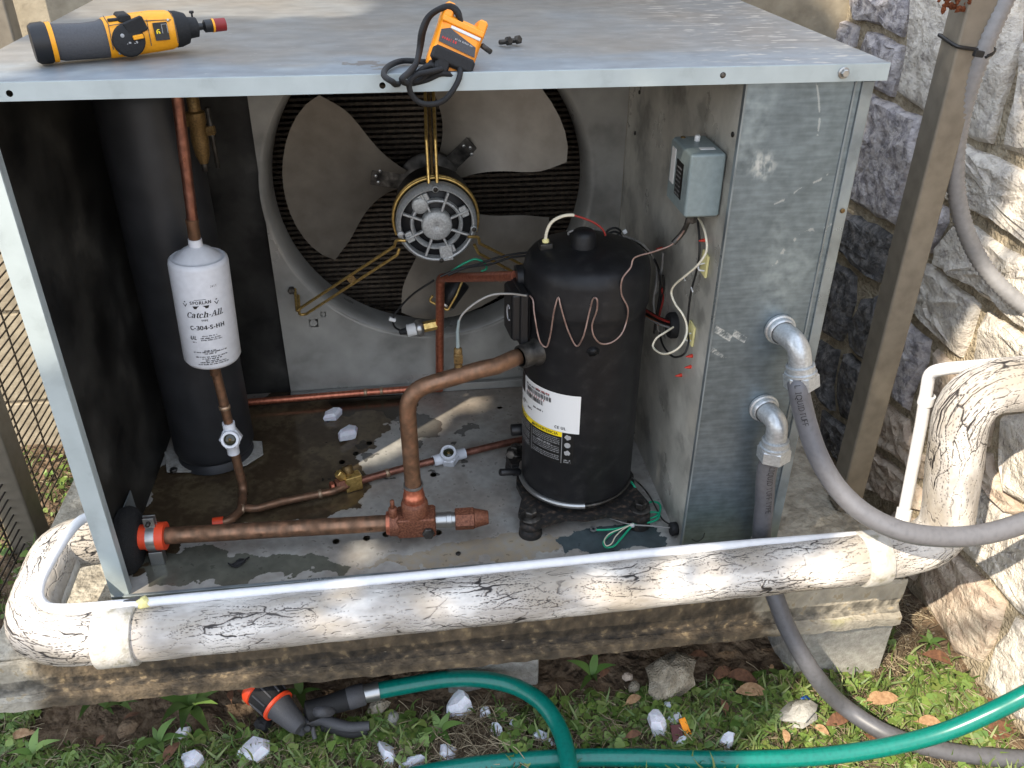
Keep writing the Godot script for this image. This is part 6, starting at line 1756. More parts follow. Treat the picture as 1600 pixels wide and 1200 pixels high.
	var paths := [
		[[Vector3(0.666, 0.3481, -0.22), Vector3(0.6787, 0.3587, -0.22), Vector3(0.6916, 0.3636, -0.22), Vector3(0.7054, 0.3584, -0.22), Vector3(0.7184, 0.3539, -0.2), Vector3(0.7304, 0.3394, -0.2), Vector3(0.7329, 0.3293, -0.18), Vector3(0.737, 0.3055, -0.18), Vector3(0.7362, 0.2765, -0.18), Vector3(0.7349, 0.2518, -0.18), Vector3(0.7345, 0.2368, -0.18)], M.wire_black],
		[[Vector3(0.6696, 0.3619, -0.22), Vector3(0.6825, 0.3677, -0.22), Vector3(0.7006, 0.3632, -0.22), Vector3(0.7134, 0.3606, -0.2), Vector3(0.7262, 0.3461, -0.2), Vector3(0.7353, 0.325, -0.2), Vector3(0.7303, 0.3106, -0.18), Vector3(0.7289, 0.2867, -0.18), Vector3(0.7353, 0.2568, -0.18), Vector3(0.7419, 0.2363, -0.18)], M.wire_gray],
		[[Vector3(0.6613, 0.353, -0.22), Vector3(0.6765, 0.3643, -0.22), Vector3(0.6865, 0.3731, -0.22), Vector3(0.679, 0.3789, -0.22), Vector3(0.6687, 0.3757, -0.22), Vector3(0.665, 0.3649, -0.22), Vector3(0.6746, 0.3533, -0.22), Vector3(0.6901, 0.3489, -0.22), Vector3(0.7071, 0.3367, -0.22), Vector3(0.71, 0.3488, -0.2)], M.wire_black],
		[[Vector3(0.652, 0.3599, -0.22), Vector3(0.6673, 0.3703, -0.22), Vector3(0.6794, 0.3734, -0.22), Vector3(0.6888, 0.3656, -0.22), Vector3(0.688, 0.3527, -0.22), Vector3(0.6814, 0.3455, -0.22)], M.wire_black],
		[[Vector3(0.6743, 0.357, -0.22), Vector3(0.6854, 0.3639, -0.22), Vector3(0.6947, 0.3579, -0.22), Vector3(0.6955, 0.3532, -0.2), Vector3(0.7069, 0.3434, -0.2), Vector3(0.7135, 0.3486, -0.2), Vector3(0.7077, 0.3544, -0.2)], M.wire_black],
		[[Vector3(0.7388, 0.3525, -0.19), Vector3(0.7393, 0.3292, -0.19), Vector3(0.7366, 0.3104, -0.19), Vector3(0.7347, 0.2932, -0.19)], M.wire_gray],
		[[Vector3(0.7387, 0.3243, -0.18), Vector3(0.7415, 0.3052, -0.18), Vector3(0.738, 0.2764, -0.18), Vector3(0.7363, 0.2568, -0.18), Vector3(0.7359, 0.2407, -0.18)], M.wire_black],
		[[Vector3(0.7388, 0.3054, -0.18), Vector3(0.7423, 0.2878, -0.18), Vector3(0.7397, 0.2684, -0.18), Vector3(0.7389, 0.2486, -0.18)], M.wire_red],
		[[Vector3(0.5734, 0.3732, -0.17), Vector3(0.5899, 0.3812, -0.17), Vector3(0.6017, 0.3772, -0.17), Vector3(0.6063, 0.3875, -0.17), Vector3(0.6044, 0.3945, -0.17), Vector3(0.6142, 0.3984, -0.17), Vector3(0.6308, 0.3994, -0.17), Vector3(0.6551, 0.3823, -0.2), Vector3(0.6686, 0.3745, -0.2)], M.wire_gray],
		[[Vector3(0.4444, 0.2837, -0.3), Vector3(0.4697, 0.2935, -0.3), Vector3(0.4977, 0.3001, -0.3), Vector3(0.5304, 0.3095, -0.3), Vector3(0.5584, 0.3141, -0.3), Vector3(0.5864, 0.3158, -0.3)], M.wire_black],
		[[Vector3(0.4556, 0.2852, -0.3), Vector3(0.4837, 0.2958, -0.3), Vector3(0.5164, 0.2992, -0.3), Vector3(0.5491, 0.3086, -0.3), Vector3(0.5771, 0.3102, -0.3)], M.wire_black],
		[[Vector3(0.461, 0.2865, -0.31), Vector3(0.4828, 0.2996, -0.31), Vector3(0.4978, 0.3039, -0.31), Vector3(0.5108, 0.2962, -0.31), Vector3(0.5126, 0.288, -0.31), Vector3(0.505, 0.2843, -0.31)], M.wire_green],
	]
	for p in paths: part("wire", wire(p[0], 0.0016), p[1], hw)
	part("tie", box(mb(), Vector3(0.6837, 0.3849, -0.19), Vector3(0.006, 0.006, 0.004), Basis(Vector3(0, 0, 1), 0.5), 0.001), M.white_plastic, hw)
	part("tie", box(mb(), Vector3(0.5952, 0.3883, -0.15), Vector3(0.005, 0.006, 0.004), Basis(Vector3(0, 0, 1), 0.3), 0.001), M.white_plastic, hw)
	# white sensor loop on top of the compressor
	var se := thing("sensor_lead", "pale cable looping up from the compressor top and turning red", "wire", Vector3(0.569, 0.3913, -0.135))
	part("fitting", box(mb(), Vector3(0.5697, 0.393, -0.135), Vector3(0.017, 0.010, 0.014), Basis(), 0.002), M.dull_steel, se)
	part("nut", cyl(mb(), Vector3(0.5697, 0.3955, -0.135), Vector3(0.5687, 0.4023, -0.135), 0.0042), M.pad_yellow, se)
	part("cable", wire([Vector3(0.5687, 0.4007, -0.135), Vector3(0.5708, 0.4131, -0.135), Vector3(0.5761, 0.4237, -0.135), Vector3(0.5862, 0.4298, -0.135), Vector3(0.5964, 0.4318, -0.135), Vector3(0.6036, 0.4315, -0.135)], 0.0021), M.wire_white, se)
	part("red_lead", wire([Vector3(0.6028, 0.4316, -0.135), Vector3(0.6158, 0.4269, -0.135), Vector3(0.6306, 0.4197, -0.135), Vector3(0.6408, 0.4109, -0.135), Vector3(0.6445, 0.4031, -0.135)], 0.0013), M.wire_red, se)
	# green earth lead, coiled
	var ge := thing("ground_lead", "coiled green earth wire lying by the compressor foot", "wire", Vector3(0.6663, 0.01, -0.0443))
	part("coil", wire([Vector3(0.6954, 0.03, -0.1248), Vector3(0.7026, 0.03, -0.1041), Vector3(0.7077, 0.02, -0.0909), Vector3(0.7024, 0.02, -0.067), Vector3(0.6961, 0.01, -0.0573), Vector3(0.6883, 0.01, -0.0444), Vector3(0.6986, 0.01, -0.0598), Vector3(0.7127, 0.01, -0.078), Vector3(0.7267, 0.01, -0.0879), Vector3(0.736, 0.01, -0.0839), Vector3(0.7348, 0.01, -0.0696), Vector3(0.7256, 0.01, -0.0565), Vector3(0.7073, 0.01, -0.0504), Vector3(0.6901, 0.01, -0.0442), Vector3(0.6689, 0.01, -0.0359), Vector3(0.6501, 0.01, -0.0248), Vector3(0.6388, 0.01, -0.0105), Vector3(0.6403, 0.01, -0.0013), Vector3(0.65, 0.01, -0.0014), Vector3(0.6639, 0.01, -0.0152), Vector3(0.6788, 0.01, -0.032), Vector3(0.6885, 0.01, -0.0416), Vector3(0.7051, 0.01, -0.0562), Vector3(0.7224, 0.01, -0.0654), Vector3(0.7303, 0.01, -0.0602), Vector3(0.7234, 0.01, -0.0484), Vector3(0.7034, 0.01, -0.0426), Vector3(0.6864, 0.01, -0.0405), Vector3(0.6645, 0.01, -0.0364), Vector3(0.6463, 0.01, -0.036), Vector3(0.6348, 0.01, -0.0373)], 0.0016), M.wire_green, ge)
	part("white_stripe", wire([Vector3(0.6877, 0.014, -0.0398), Vector3(0.6719, 0.014, -0.0308), Vector3(0.6569, 0.014, -0.0167), Vector3(0.6473, 0.014, -0.0023), Vector3(0.6405, 0.014, 0.0007), Vector3(0.6399, 0.012, -0.012), Vector3(0.65, 0.012, -0.0252), Vector3(0.6661, 0.012, -0.0325), Vector3(0.6863, 0.012, -0.0409)], 0.0008), M.wire_white, ge)
	part("ring_terminal", lathe(mb(), Vector3(0.6322, 0.005, -0.0448), Vector3(0, 1, 0.3), [[0, 0.0022], [0, 0.0048], [0.0015, 0.0048], [0.0015, 0.0022]], 16), M.steel, ge)
	part("tie", box(mb(), Vector3(0.6857, 0.012, -0.0383), Vector3(0.006, 0.005, 0.005), Basis(), 0.001), M.white_plastic, ge)
	var hl := thing("heater_cord", "thin gray cord from the heater band to the black plug in the partition", "wire", Vector3(0.6411, 0.01, -0.0753))
	part("cord", wire([Vector3(0.6219, 0.02, -0.0697), Vector3(0.6338, 0.02, -0.0654), Vector3(0.646, 0.02, -0.0583), Vector3(0.6599, 0.012, -0.0565), Vector3(0.6755, 0.012, -0.045), Vector3(0.6878, 0.012, -0.0394), Vector3(0.7136, 0.012, -0.0335), Vector3(0.7305, 0.012, -0.0287), Vector3(0.74, 0.0178, -0.0195)], 0.0011), M.wire_gray, hl)
	part("second_cord", wire([Vector3(0.6981, 0.03, -0.1322), Vector3(0.7063, 0.03, -0.1188), Vector3(0.721, 0.015, -0.1151), Vector3(0.7261, 0.015, -0.0876), Vector3(0.7298, 0.01, -0.0716), Vector3(0.7323, 0.01, -0.0473), Vector3(0.74, 0.0175, -0.0225)], 0.0012), M.dull_steel, hl)

func elbow_fitting(label: String, hub: Vector3, out: Vector3, down: Vector3) -> void:
	var t := thing("conduit_elbow", label, "conduit fitting", hub, "cast conduit elbows on the galvanized cover")
	var b := mb()
	lathe(b, hub, Vector3(0, 0, 1), [[0, 0.0], [0, 0.0185], [0.004, 0.0185], [0.005, 0.0165], [0.011, 0.0160], [0.012, 0.0145]], 30)
	part("flange", b, M.zinc_cast, t)
	var bend := bent([hub + Vector3(0, 0, 0.008), out, down], 0.030)
	part("bend", tube(mb(), curve(bend, 0.003), func(_l: float, k: float) -> float: return 0.0138 - 0.0008 * sin(k * PI), 24), M.zinc_cast, t)
	var d := (down - out).normalized()
	part("collar", lathe(mb(), down - d * 0.012, d, [[0, 0.0135], [0.001, 0.0165], [0.008, 0.0165], [0.009, 0.0185], [0.012, 0.0185]], 28), M.zinc_cast, t)
	part("nut", hexnut(mb(), down, down + d * 0.017, 0.0205), M.zinc_cast, t)

# lettering that follows the top of a tube
func print_along(st: SurfaceTool, s: String, pts: Array, start: float, high: float, r: float, towards: Vector3, m: Material, parent: Node3D) -> void:
	var lens := [0.0]
	for i in pts.size() - 1: lens.append(lens[-1] + (pts[i + 1] - pts[i]).length())
	var on := func(p: Vector2) -> Array:
		var l := clampf(start + p.x, 0.0, lens[-1] - 0.001)
		var i := 0
		while i < lens.size() - 2 and lens[i + 1] < l: i += 1
		var d: Vector3 = (pts[i + 1] - pts[i]).normalized()
		var c: Vector3 = pts[i].lerp(pts[i + 1], (l - lens[i]) / (lens[i + 1] - lens[i]))
		var n := (towards - d * towards.dot(d)).normalized()
		var side := n.cross(d)
		var a := p.y / r
		var nn := n * cos(a) + side * sin(a)
		return [c + nn * (r + 0.0004), nn]
	letters(st, s, Vector2(0, -high / 2.0), high, on, "Droid Sans", false, -1)
	part("print", st, m, parent)

func conduits() -> void:
	var ha := Vector3(0.8275, 0.333, 0.002)
	var oa := Vector3(0.836, 0.331, 0.040)
	var da := Vector3(0.842, 0.296, 0.046)
	elbow_fitting("upper cast metal conduit elbow on the galvanized cover", ha, oa, da)
	var hb := Vector3(0.8255, 0.223, 0.002)
	var ob := Vector3(0.832, 0.221, 0.034)
	var db := Vector3(0.833, 0.185, 0.036)
	elbow_fitting("lower cast metal conduit elbow on the galvanized cover", hb, ob, db)
	var a := thing("gray_conduit", "gray flexible conduit sweeping from the upper elbow to the right over the riser pipe", "conduit", da)
	var pa := curve([da + Vector3(0, -0.01, 0)] + [Vector3(0.8364, 0.2878, 0.055), Vector3(0.8471, 0.2493, 0.065), Vector3(0.8634, 0.2052, 0.085), Vector3(0.885, 0.1711, 0.105), Vector3(0.9128, 0.1491, 0.13), Vector3(0.9517, 0.1357, 0.15), Vector3(1.0033, 0.1301, 0.16), Vector3(1.0469, 0.1347, 0.165), Vector3(1.0913, 0.1466, 0.165), Vector3(1.1522, 0.1671, 0.16)], 0.01)
	part("jacket", tube(mb(), pa, 0.0122, 22), M.conduit, a)
	print_along(mb(), "LIQUID TUFF", pa, 0.012, 0.0062, 0.0122, Vector3(-0.7, 0.3, 0.9), M.ink, a)
	var b := thing("gray_conduit", "dark gray conduit dropping from the lower elbow behind the white pipe to the ground", "conduit", db)
	var pb := curve([db + Vector3(0, -0.01, 0)] + [Vector3(0.8298, 0.1534, 0.034), Vector3(0.8373, 0.0886, 0.031), Vector3(0.8452, 0.0251, 0.028), Vector3(0.8549, -0.0204, 0.036), Vector3(0.864, -0.0494, 0.062), Vector3(0.8795, -0.0881, 0.085), Vector3(0.911, -0.1403, 0.115), Vector3(0.9703, -0.215, 0.1205), Vector3(1.0135, -0.225, 0.1615), Vector3(1.0709, -0.232, 0.1879), Vector3(1.1357, -0.235, 0.2058), Vector3(1.2345, -0.235, 0.226)], 0.01)
	part("jacket", tube(mb(), pb, 0.0122, 22), M.conduit_dark, b)
	print_along(mb(), "LIQUID TUFF TYPE", pb, 0.012, 0.0070, 0.0122, Vector3(-0.15, 0.3, 1.0), M.ink, b)
	part("pipe_strap", box(mb(), Vector3(0.8442, 0.0233, 0.022), Vector3(0.024, 0.010, 0.003), Basis(), 0.001), M.steel, b)
	# ribbed conduit beside the post
	var f := thing("ribbed_conduit", "ribbed pale gray conduit hanging beside the bronze post against the stone wall", "conduit", Vector3(1.0944, 0.4819, -0.14))
	var pf := curve([Vector3(1.0865, 0.7043, -0.115), Vector3(1.0768, 0.6669, -0.112), Vector3(1.0686, 0.6322, -0.11), Vector3(1.0653, 0.5954, -0.112), Vector3(1.0678, 0.5477, -0.118), Vector3(1.0758, 0.5, -0.122), Vector3(1.0901, 0.4507, -0.122), Vector3(1.1139, 0.4001, -0.118), Vector3(1.1464, 0.3529, -0.11), Vector3(1.1751, 0.3218, -0.09), Vector3(1.2098, 0.2978, -0.07), Vector3(1.2682, 0.2738, -0.04)], 0.0016)
	part("jacket", tube(mb(), pf, func(l: float, _k: float) -> float: return 0.0106 + 0.0008 * sin(l * TAU / 0.0070), 18), M.flex, f)
	var ct := thing("cable_tie", "black cable tie round the bronze post and the ribbed conduit", "cable tie", Vector3(1.0355, 0.6224, -0.106))
	var ty: float = Vector3(1.0362, 0.6222, -0.107).y
	var ring := [Vector3(1.0315, ty + 0.008, -0.147), Vector3(1.0312, ty + 0.003, -0.110), Vector3(1.034, ty + 0.002, -0.1065), Vector3(1.068, ty - 0.003, -0.1062), Vector3(1.076, ty - 0.005, -0.104), Vector3(1.0656, 0.614, -0.1), Vector3(1.0757, 0.613, -0.108), Vector3(1.090, ty - 0.004, -0.125), Vector3(1.073, ty, -0.147), Vector3(1.0315, ty + 0.008, -0.148)]
	part("strap", tube(mb(), curve(ring, 0.004), 0.0021, 6), M.black_plastic, ct)
	part("head", box(mb(), Vector3(1.049, 0.6196, -0.09), Vector3(0.012, 0.007, 0.006), Basis(Vector3(0, 0, 1), -0.15), 0.001), M.black_plastic, ct)

func insulated_pipes() -> void:
	var t := thing("insulated_pipe", "thick white insulated pipe with cracked paint running along the front of the slab", "pipe", Vector3(0.45, -0.03, 0.085))
	var R := 0.0322
	var line := [Vector3(-0.004, 0.040, -0.066), Vector3(-0.074, 0.034, -0.066), Vector3(-0.077, 0.019, 0.085), Vector3(0.061, 0.0144, 0.085), Vector3(0.5011, 0.0213, 0.085), Vector3(0.9343, 0.0309, 0.085), Vector3(1.0696, 0.0452, 0.082), Vector3(1.0321, 0.28, 0.074), Vector3(1.2435, 0.2784, 0.07)]
	var bends := bent(line.slice(0, 4), 0.062)
	bends.append_array(line.slice(4, 5))
	var right := bent(line.slice(4), 0.050)
	bends.append_array(right.slice(1))
	var wob := noise(14.0, 701, 3)
	var fine_pts := []
	for i in bends.size() - 1:
		var k := maxi(1, int((bends[i + 1] - bends[i]).length() / 0.012))
		for j in k: fine_pts.append(bends[i].lerp(bends[i + 1], float(j) / k))
	fine_pts.append(bends[-1])
	part("insulation", tube(mb(), fine_pts, func(l: float, _k: float) -> float: return R + 0.0011 * wob.get_noise_1d(l), 40), M.cracked, t)
	var i := 0
	for q in [[Vector3(0.0317, 0.014, 0.085).x, Vector3(0.0317, 0.014, 0.085).y, 0.0225, "smooth white tape wrap at the left end"], [Vector3(0.9688, 0.0325, 0.085).x, Vector3(0.9688, 0.0325, 0.085).y, 0.016, "stained white tape wrap at the right end"]]:
		var x: float = q[0]
		var d := Vector3(1, 0.012 if i == 0 else 0.035, 0).normalized()
		var c := Vector3(x, q[1], 0.085)
		part("tape_wrap", lathe(mb(), c - d * q[2], d, [[0, R - 0.002], [0.0, R + 0.0026], [0.0012, R + 0.0036], [q[2] * 2.0 - 0.0012, R + 0.0036], [q[2] * 2.0, R + 0.0026], [q[2] * 2.0, R - 0.002]], 56), M.wrap, t, q[3])
		i += 1
	# torn gray tape over the small line at the left wrap
	var gt := mb()
	prism(gt, [Vector2(0.0188, 0.0399), Vector2(0.0228, 0.0479), Vector2(0.0599, 0.057), Vector2(0.0594, 0.0402), Vector2(0.0554, 0.0279), Vector2(0.0417, 0.0264), Vector2(0.0296, 0.0322)], Vector3(0, 0, 0.066), Vector3(1, 0, 0), Vector3(0, 1, 0), 0.002)
	part("torn_tape", gt, M.grip_gray, t)
	# small white line strapped on top
	var s := thing("small_white_pipe", "thin white pipe lying along the top of the thick insulated pipe", "pipe", Vector3(0.3454, 0.0453, 0.055))
	var ps := [Vector3(-0.0117, 0.0932, -0.05), Vector3(-0.0258, 0.0936, -0.04), Vector3(-0.0374, 0.0916, -0.01), Vector3(-0.0508, 0.0764, 0.055), Vector3(-0.0498, 0.0667, 0.066), Vector3(-0.0428, 0.0565, 0.07), Vector3(-0.0256, 0.0512, 0.07), Vector3(0.0515, 0.0459, 0.066), Vector3(0.1926, 0.0475, 0.066), Vector3(0.5034, 0.0524, 0.066), Vector3(0.7183, 0.0562, 0.066), Vector3(0.9557, 0.0543, 0.066), Vector3(0.9853, 0.0546, 0.07)]
	var wb := noise(9.0, 711, 2)
	part("tube", tube(mb(), curve(ps, 0.008), func(l: float, _k: float) -> float: return 0.0062 + 0.0005 * wb.get_noise_1d(l), 16), M.white_pvc, s)
	part("putty", lump(mb(), Vector3(0.0623, 0.0465, 0.068), Vector3(0.018, 0.020, 0.014), 31, Basis(), 0.3, 0.5), M.pad_yellow, s)
	var v := thing("white_drain_pipe", "thin white plastic pipe rising beside the riser and bending to the wall", "pipe", Vector3(1.0486, 0.0364, 0.02))
	var pv := bent([Vector3(1.0335, 0.0141, 0.045), Vector3(1.0471, 0.0388, 0.02), Vector3(1.0398, 0.1882, 0.01), Vector3(1.0337, 0.2601, 0.005), Vector3(1.0406, 0.2739, 0.02), Vector3(1.1367, 0.2822, 0.03), Vector3(1.2205, 0.2856, 0.03)], 0.022)
	part("tube", tube(mb(), pv, 0.0078, 16), M.white_pvc, v)
	var cp := mb()
	lathe(cp, Vector3(1.0481, 0.052, 0.017), Vector3(1.0443, 0.032, 0.025) - Vector3(1.0481, 0.052, 0.017), [[0, 0.008], [0.001, 0.0100], [0.018, 0.0100], [0.019, 0.0078]], 20)
	lathe(cp, Vector3(1.0383, 0.2144, 0.008), Vector3(0, 1, 0), [[0, 0.008], [0.001, 0.0098], [0.014, 0.0098], [0.015, 0.008]], 20)
	part("coupling", cp, M.white_pvc, v)

func tools() -> void:
	# cordless driver lying on the top
	var y := 0.6325
	var tail := Vector3(0.063, y + 0.0188, -0.062)
	var nose := Vector3(0.181, y + 0.0205, -0.114)
	var d := (nose - tail).normalized()
	var side := Vector3.UP.cross(d).normalized()
	var up := d.cross(side)
	var t := thing("cordless_driver", "yellow and black cordless driver lying on the cabinet top", "power tool", Vector3(0.12, y, -0.09))
	var B := Basis(d, up, -side) # x forward, y up, z towards the camera
	var at := func(x: float, yy: float, z: float) -> Vector3: return tail + B * Vector3(x * 1.07 - 0.002, yy, z)
	# body sections as lofted ovals: [x, centre height, half height, half width]
	var loft := func(rows: Array, m: Material, called: String) -> MeshInstance3D:
		var st := mb()
		var prev := []
		for i in rows.size():
			var ring := []
			for k in 24:
				var a := TAU * k / 24.0
				var ca := cos(a)
				var sa := sin(a)
				var e := 0.75
				ring.append(at.call(rows[i][0], rows[i][1] + signf(sa) * pow(absf(sa), e) * rows[i][2] * 0.93, signf(ca) * pow(absf(ca), e) * rows[i][3] * 0.93))
			var c: Vector3 = at.call(rows[i][0], rows[i][1], 0)
			if i > 0:
				var pc: Vector3 = at.call(rows[i - 1][0], rows[i - 1][1], 0)
				for k in 24:
					var j := (k + 1) % 24
					tri(st, prev[k], prev[j], ring[j], (prev[k] - pc).normalized(), (prev[j] - pc).normalized(), (ring[j] - c).normalized())
					tri(st, prev[k], ring[j], ring[k], (prev[k] - pc).normalized(), (ring[j] - c).normalized(), (ring[k] - c).normalized())
			if i == 0 or i == rows.size() - 1:
				var n: Vector3 = d * (-1.0 if i == 0 else 1.0)
				for k in 24: tri(st, c, ring[k], ring[(k + 1) % 24], n, n, n)
			prev = ring
		return part(called, st, m, t)
	loft.call([[-0.004, 0.001, 0.017, 0.017], [-0.001, 0.001, 0.0195, 0.0195], [0.008, 0.001, 0.0200, 0.0200], [0.010, 0.001, 0.0185, 0.0185]], M.black_plastic, "battery_cap")
	loft.call([[0.010, 0.001, 0.0192, 0.0192], [0.014, 0.001, 0.0192, 0.0192]], M.yellow_plastic, "yellow_ring")
	var gripm: MeshInstance3D = loft.call([[0.014, 0.001, 0.0175, 0.0175], [0.020, 0.000, 0.0178, 0.0178], [0.040, -0.001, 0.0175, 0.0182], [0.052, -0.001, 0.0180, 0.0188], [0.058, 0.000, 0.0190, 0.0196]], M.grip_gray, "handle")
	loft.call([[0.057, 0.000, 0.0192, 0.0200], [0.059, 0.000, 0.0200, 0.0210], [0.078, 0.001, 0.0205, 0.0215], [0.100, 0.002, 0.0205, 0.0208], [0.114, 0.002, 0.0195, 0.0195], [0.119, 0.002, 0.0172, 0.0172]], M.yellow_plastic, "gear_housing")
	loft.call([[0.118, 0.002, 0.0185, 0.0185], [0.123, 0.002, 0.0182, 0.0182], [0.130, 0.002, 0.0155, 0.0155], [0.132, 0.002, 0.011, 0.011], [0.140, 0.002, 0.0100, 0.0100], [0.141, 0.002, 0.007, 0.007]], M.black_rubber, "nose_boot")
	var ax: Vector3 = at.call(0.140, 0.002, 0.0)
	part("bit_shank", lathe(mb(), ax, d, [[0, 0.004], [0.006, 0.0032], [0.008, 0.0062], [0.016, 0.0064], [0.018, 0.0055]], 20), M.black_plastic, t)
	part("bit_ring", lathe(mb(), ax + d * 0.0155, d, [[0, 0.0064], [0, 0.0068], [0.002, 0.0068], [0.002, 0.0064]], 20), M.yellow_plastic, t)
	part("bit_socket", lathe(mb(), ax + d * 0.0172, d, [[0, 0.0066], [0.012, 0.0064], [0.0125, 0.005], [0.008, 0.0042], [0.008, 0.0]], 20), mat(srgb(0.50, 0.09, 0.08), 0.5), t)
	for x in [0.0592, 0.0925, 0.1165]:
		part("seam", tube(mb(), [at.call(x, 0.0205, 0.003), at.call(x + 0.001, 0.015, 0.0165), at.call(x, 0.004, 0.0212), at.call(x, -0.008, 0.0200)], 0.0004, 5), M.grip_gray, t)
	part("seam", tube(mb(), curve([at.call(0.060, 0.0135, 0.0178), at.call(0.085, 0.0150, 0.0178), at.call(0.115, 0.0135, 0.0160)], 0.01), 0.0004, 5), M.grip_gray, t)
	part("screw", cyl(mb(), at.call(0.112, 0.013, 0.0150), at.call(0.112, 0.0137, 0.0175), 0.0014, -1, 10), M.steel, t)
	# trigger block, wheel and badge on the near side
	var pad := mb()
	lathe(pad, at.call(0.074, -0.001, 0.0185), B * Vector3(0, 0.15, 1.0), [[0, 0.0155], [0.0035, 0.0150], [0.0048, 0.0132], [0.0050, 0.0]], 24)
	box(pad, at.call(0.082, 0.011, 0.0195), Vector3(0.020, 0.014, 0.006), B * Basis(Vector3(0, 0, 1), 0.3), 0.002)
	box(pad, at.call(0.075, 0.018, 0.004), Vector3(0.012, 0.008, 0.026), B, 0.002)
	part("switch_pad", pad, M.black_rubber, t)
	part("selector", box(mb(), at.call(0.082, 0.002, 0.0242), Vector3(0.010, 0.004, 0.003), B * Basis(Vector3(0, 0, 1), 0.1), 0.0006), M.yellow_plastic, t)
	var scuff := mb()
	for k in 7: box(scuff, at.call(0.070 + 0.002 * k, -0.006 + 0.0017 * (k % 3), 0.0236), Vector3(0.0016, 0.0022, 0.0006), B * Basis(Vector3(0, 0, 1), k * 0.7), 0.0001)
	part("scuff", scuff, M.label_gray, t)
	var badge := part("badge", box(mb(), at.call(0.1035, 0.0045, 0.0206), Vector3(0.0135, 0.0165, 0.0010), B * Basis(Vector3(1, 0, 0), -0.10), 0.0003), M.label_black, t)
	var bm := mb()
	var on := func(p: Vector2) -> Array: return [at.call(0.0997 + p.x, 0.0045 + p.y, 0.0213), B * Vector3(0, 0, 1)]
	letters(bm, "6", Vector2(0.001, -0.003), 0.0052, on, "Droid Sans", true)
	part("badge_mark", bm, M.label_yellow, badge)
	var bl := mb()
	for s in [[0.0045, -0.0060, 0.0050], [0.0045, 0.0062, 0.0050]]: strip(bl, Vector2(s[0], s[1]), Vector2(s[0] + s[2], s[1] + 0.0005), on)
	strip(bl, Vector2(0.0045, -0.006), Vector2(0.005, 0.0067), on)
	strip(bl, Vector2(0.0092, -0.006), Vector2(0.0097, 0.0067), on)
	part("badge_frame", bl, M.label_gray, badge)
	part("vent_slot", box(mb(), at.call(0.0655, 0.0175, 0.012), Vector3(0.010, 0.003, 0.004), B, 0.001), M.black_plastic, t)
	part("screw", cyl(mb(), at.call(0.0645, -0.012, 0.0165), at.call(0.0645, -0.012, 0.0188), 0.0016, -1, 10), M.steel, t)
	part("button", cyl(mb(), at.call(0.0690, 0.004, 0.0185), at.call(0.0690, 0.004, 0.0230), 0.0022, -1, 12), M.label_gray, t)
	# yellow instrument with coiled leads at the front edge
	var m := thing("test_meter", "orange yellow test meter leaning at the front edge of the cabinet top with black leads", "meter", Vector3(0.4514, 0.6325, 0.0068))
	var mc := Vector3(0.4552, 0.6505, -0.014)
	var mbz := Basis(Vector3(0, 0, 1), deg_to_rad(-24.0)) * Basis(Vector3(1, 0, 0), deg_to_rad(-20.0))
	var mp := func(x: float, yy: float, z: float) -> Vector3: return mc + mbz * Vector3(x, yy, z)
	var bo := mb()
	box(bo, mp.call(0, -0.002, -0.002), Vector3(0.044, 0.054, 0.024), mbz, 0.006)
	part("case", bo, M.orange_plastic, m)
	var ho := mb()
	box(ho, mp.call(-0.0165, 0.026, -0.004), Vector3(0.011, 0.020, 0.020), mbz, 0.004)
	box(ho, mp.call(0.0175, 0.024, -0.004), Vector3(0.010, 0.018, 0.020), mbz, 0.004)
	box(ho, mp.call(0.0, 0.0185, 0.008), Vector3(0.042, 0.006, 0.008), mbz, 0.002)
	part("head", ho, M.orange_plastic, m)
	part("light_panel", box(mb(), mp.call(0.004, 0.0135, 0.0105), Vector3(0.030, 0.003, 0.002), mbz, 0.0006), M.white_plastic, m)
	var lb := mb()
	prism(lb, [Vector2(-0.019, 0.008), Vector2(-0.012, 0.012), Vector2(0.017, 0.005), Vector2(0.019, -0.004), Vector2(-0.018, -0.003)], mp.call(0, 0, 0.0105), mbz.x, mbz.y, 0.001)
	part("label", lb, M.grip_gray, m)
	var rp := mb()
	var ont := func(p: Vector2) -> Array: return [mp.call(p.x, p.y, 0.0118), mbz.z]
	var r := RandomNumberGenerator.new()
	r.seed = 41
	fine_print(rp, Vector2(-0.016, 0.0005), 0.015, 0.0034, ont, r)
	part("red_print", rp, M.red_plastic, m)
	var gp := mb()
	fine_print(gp, Vector2(-0.004, 0.004), 0.018, 0.0022, ont, r)
	part("pale_print", gp, M.label_gray, m)
	var pg := mb()
	box(pg, mp.call(0.000, -0.014, 0.012), Vector3(0.042, 0.014, 0.012), mbz, 0.004)
	box(pg, mp.call(-0.008, -0.022, 0.012), Vector3(0.014, 0.014, 0.011), mbz, 0.004)
	box(pg, mp.call(0.014, -0.021, 0.011), Vector3(0.014, 0.014, 0.010), mbz, 0.004)
	part("plug_block", pg, M.black_rubber, m)
	part("hook", cyl(mb(), mp.call(0.023, 0.012, 0.0), mp.call(0.035, 0.010, -0.002), 0.0026), M.dull_steel, m)
	part("cable", tube(mb(), curve([mp.call(-0.010, -0.026, 0.012)] + [Vector3(0.4299, 0.6386, 0.006), Vector3(0.4132, 0.6285, 0.006), Vector3(0.4009, 0.6229, 0.006), Vector3(0.3933, 0.637, 0.0623), Vector3(0.3867, 0.637, 0.0383), Vector3(0.3917, 0.637, -0.0027), Vector3(0.4054, 0.637, -0.0251), Vector3(0.4207, 0.637, -0.0206), Vector3(0.4337, 0.6404, 0.004)], 0.004), 0.0028, 10), M.black_rubber, m)
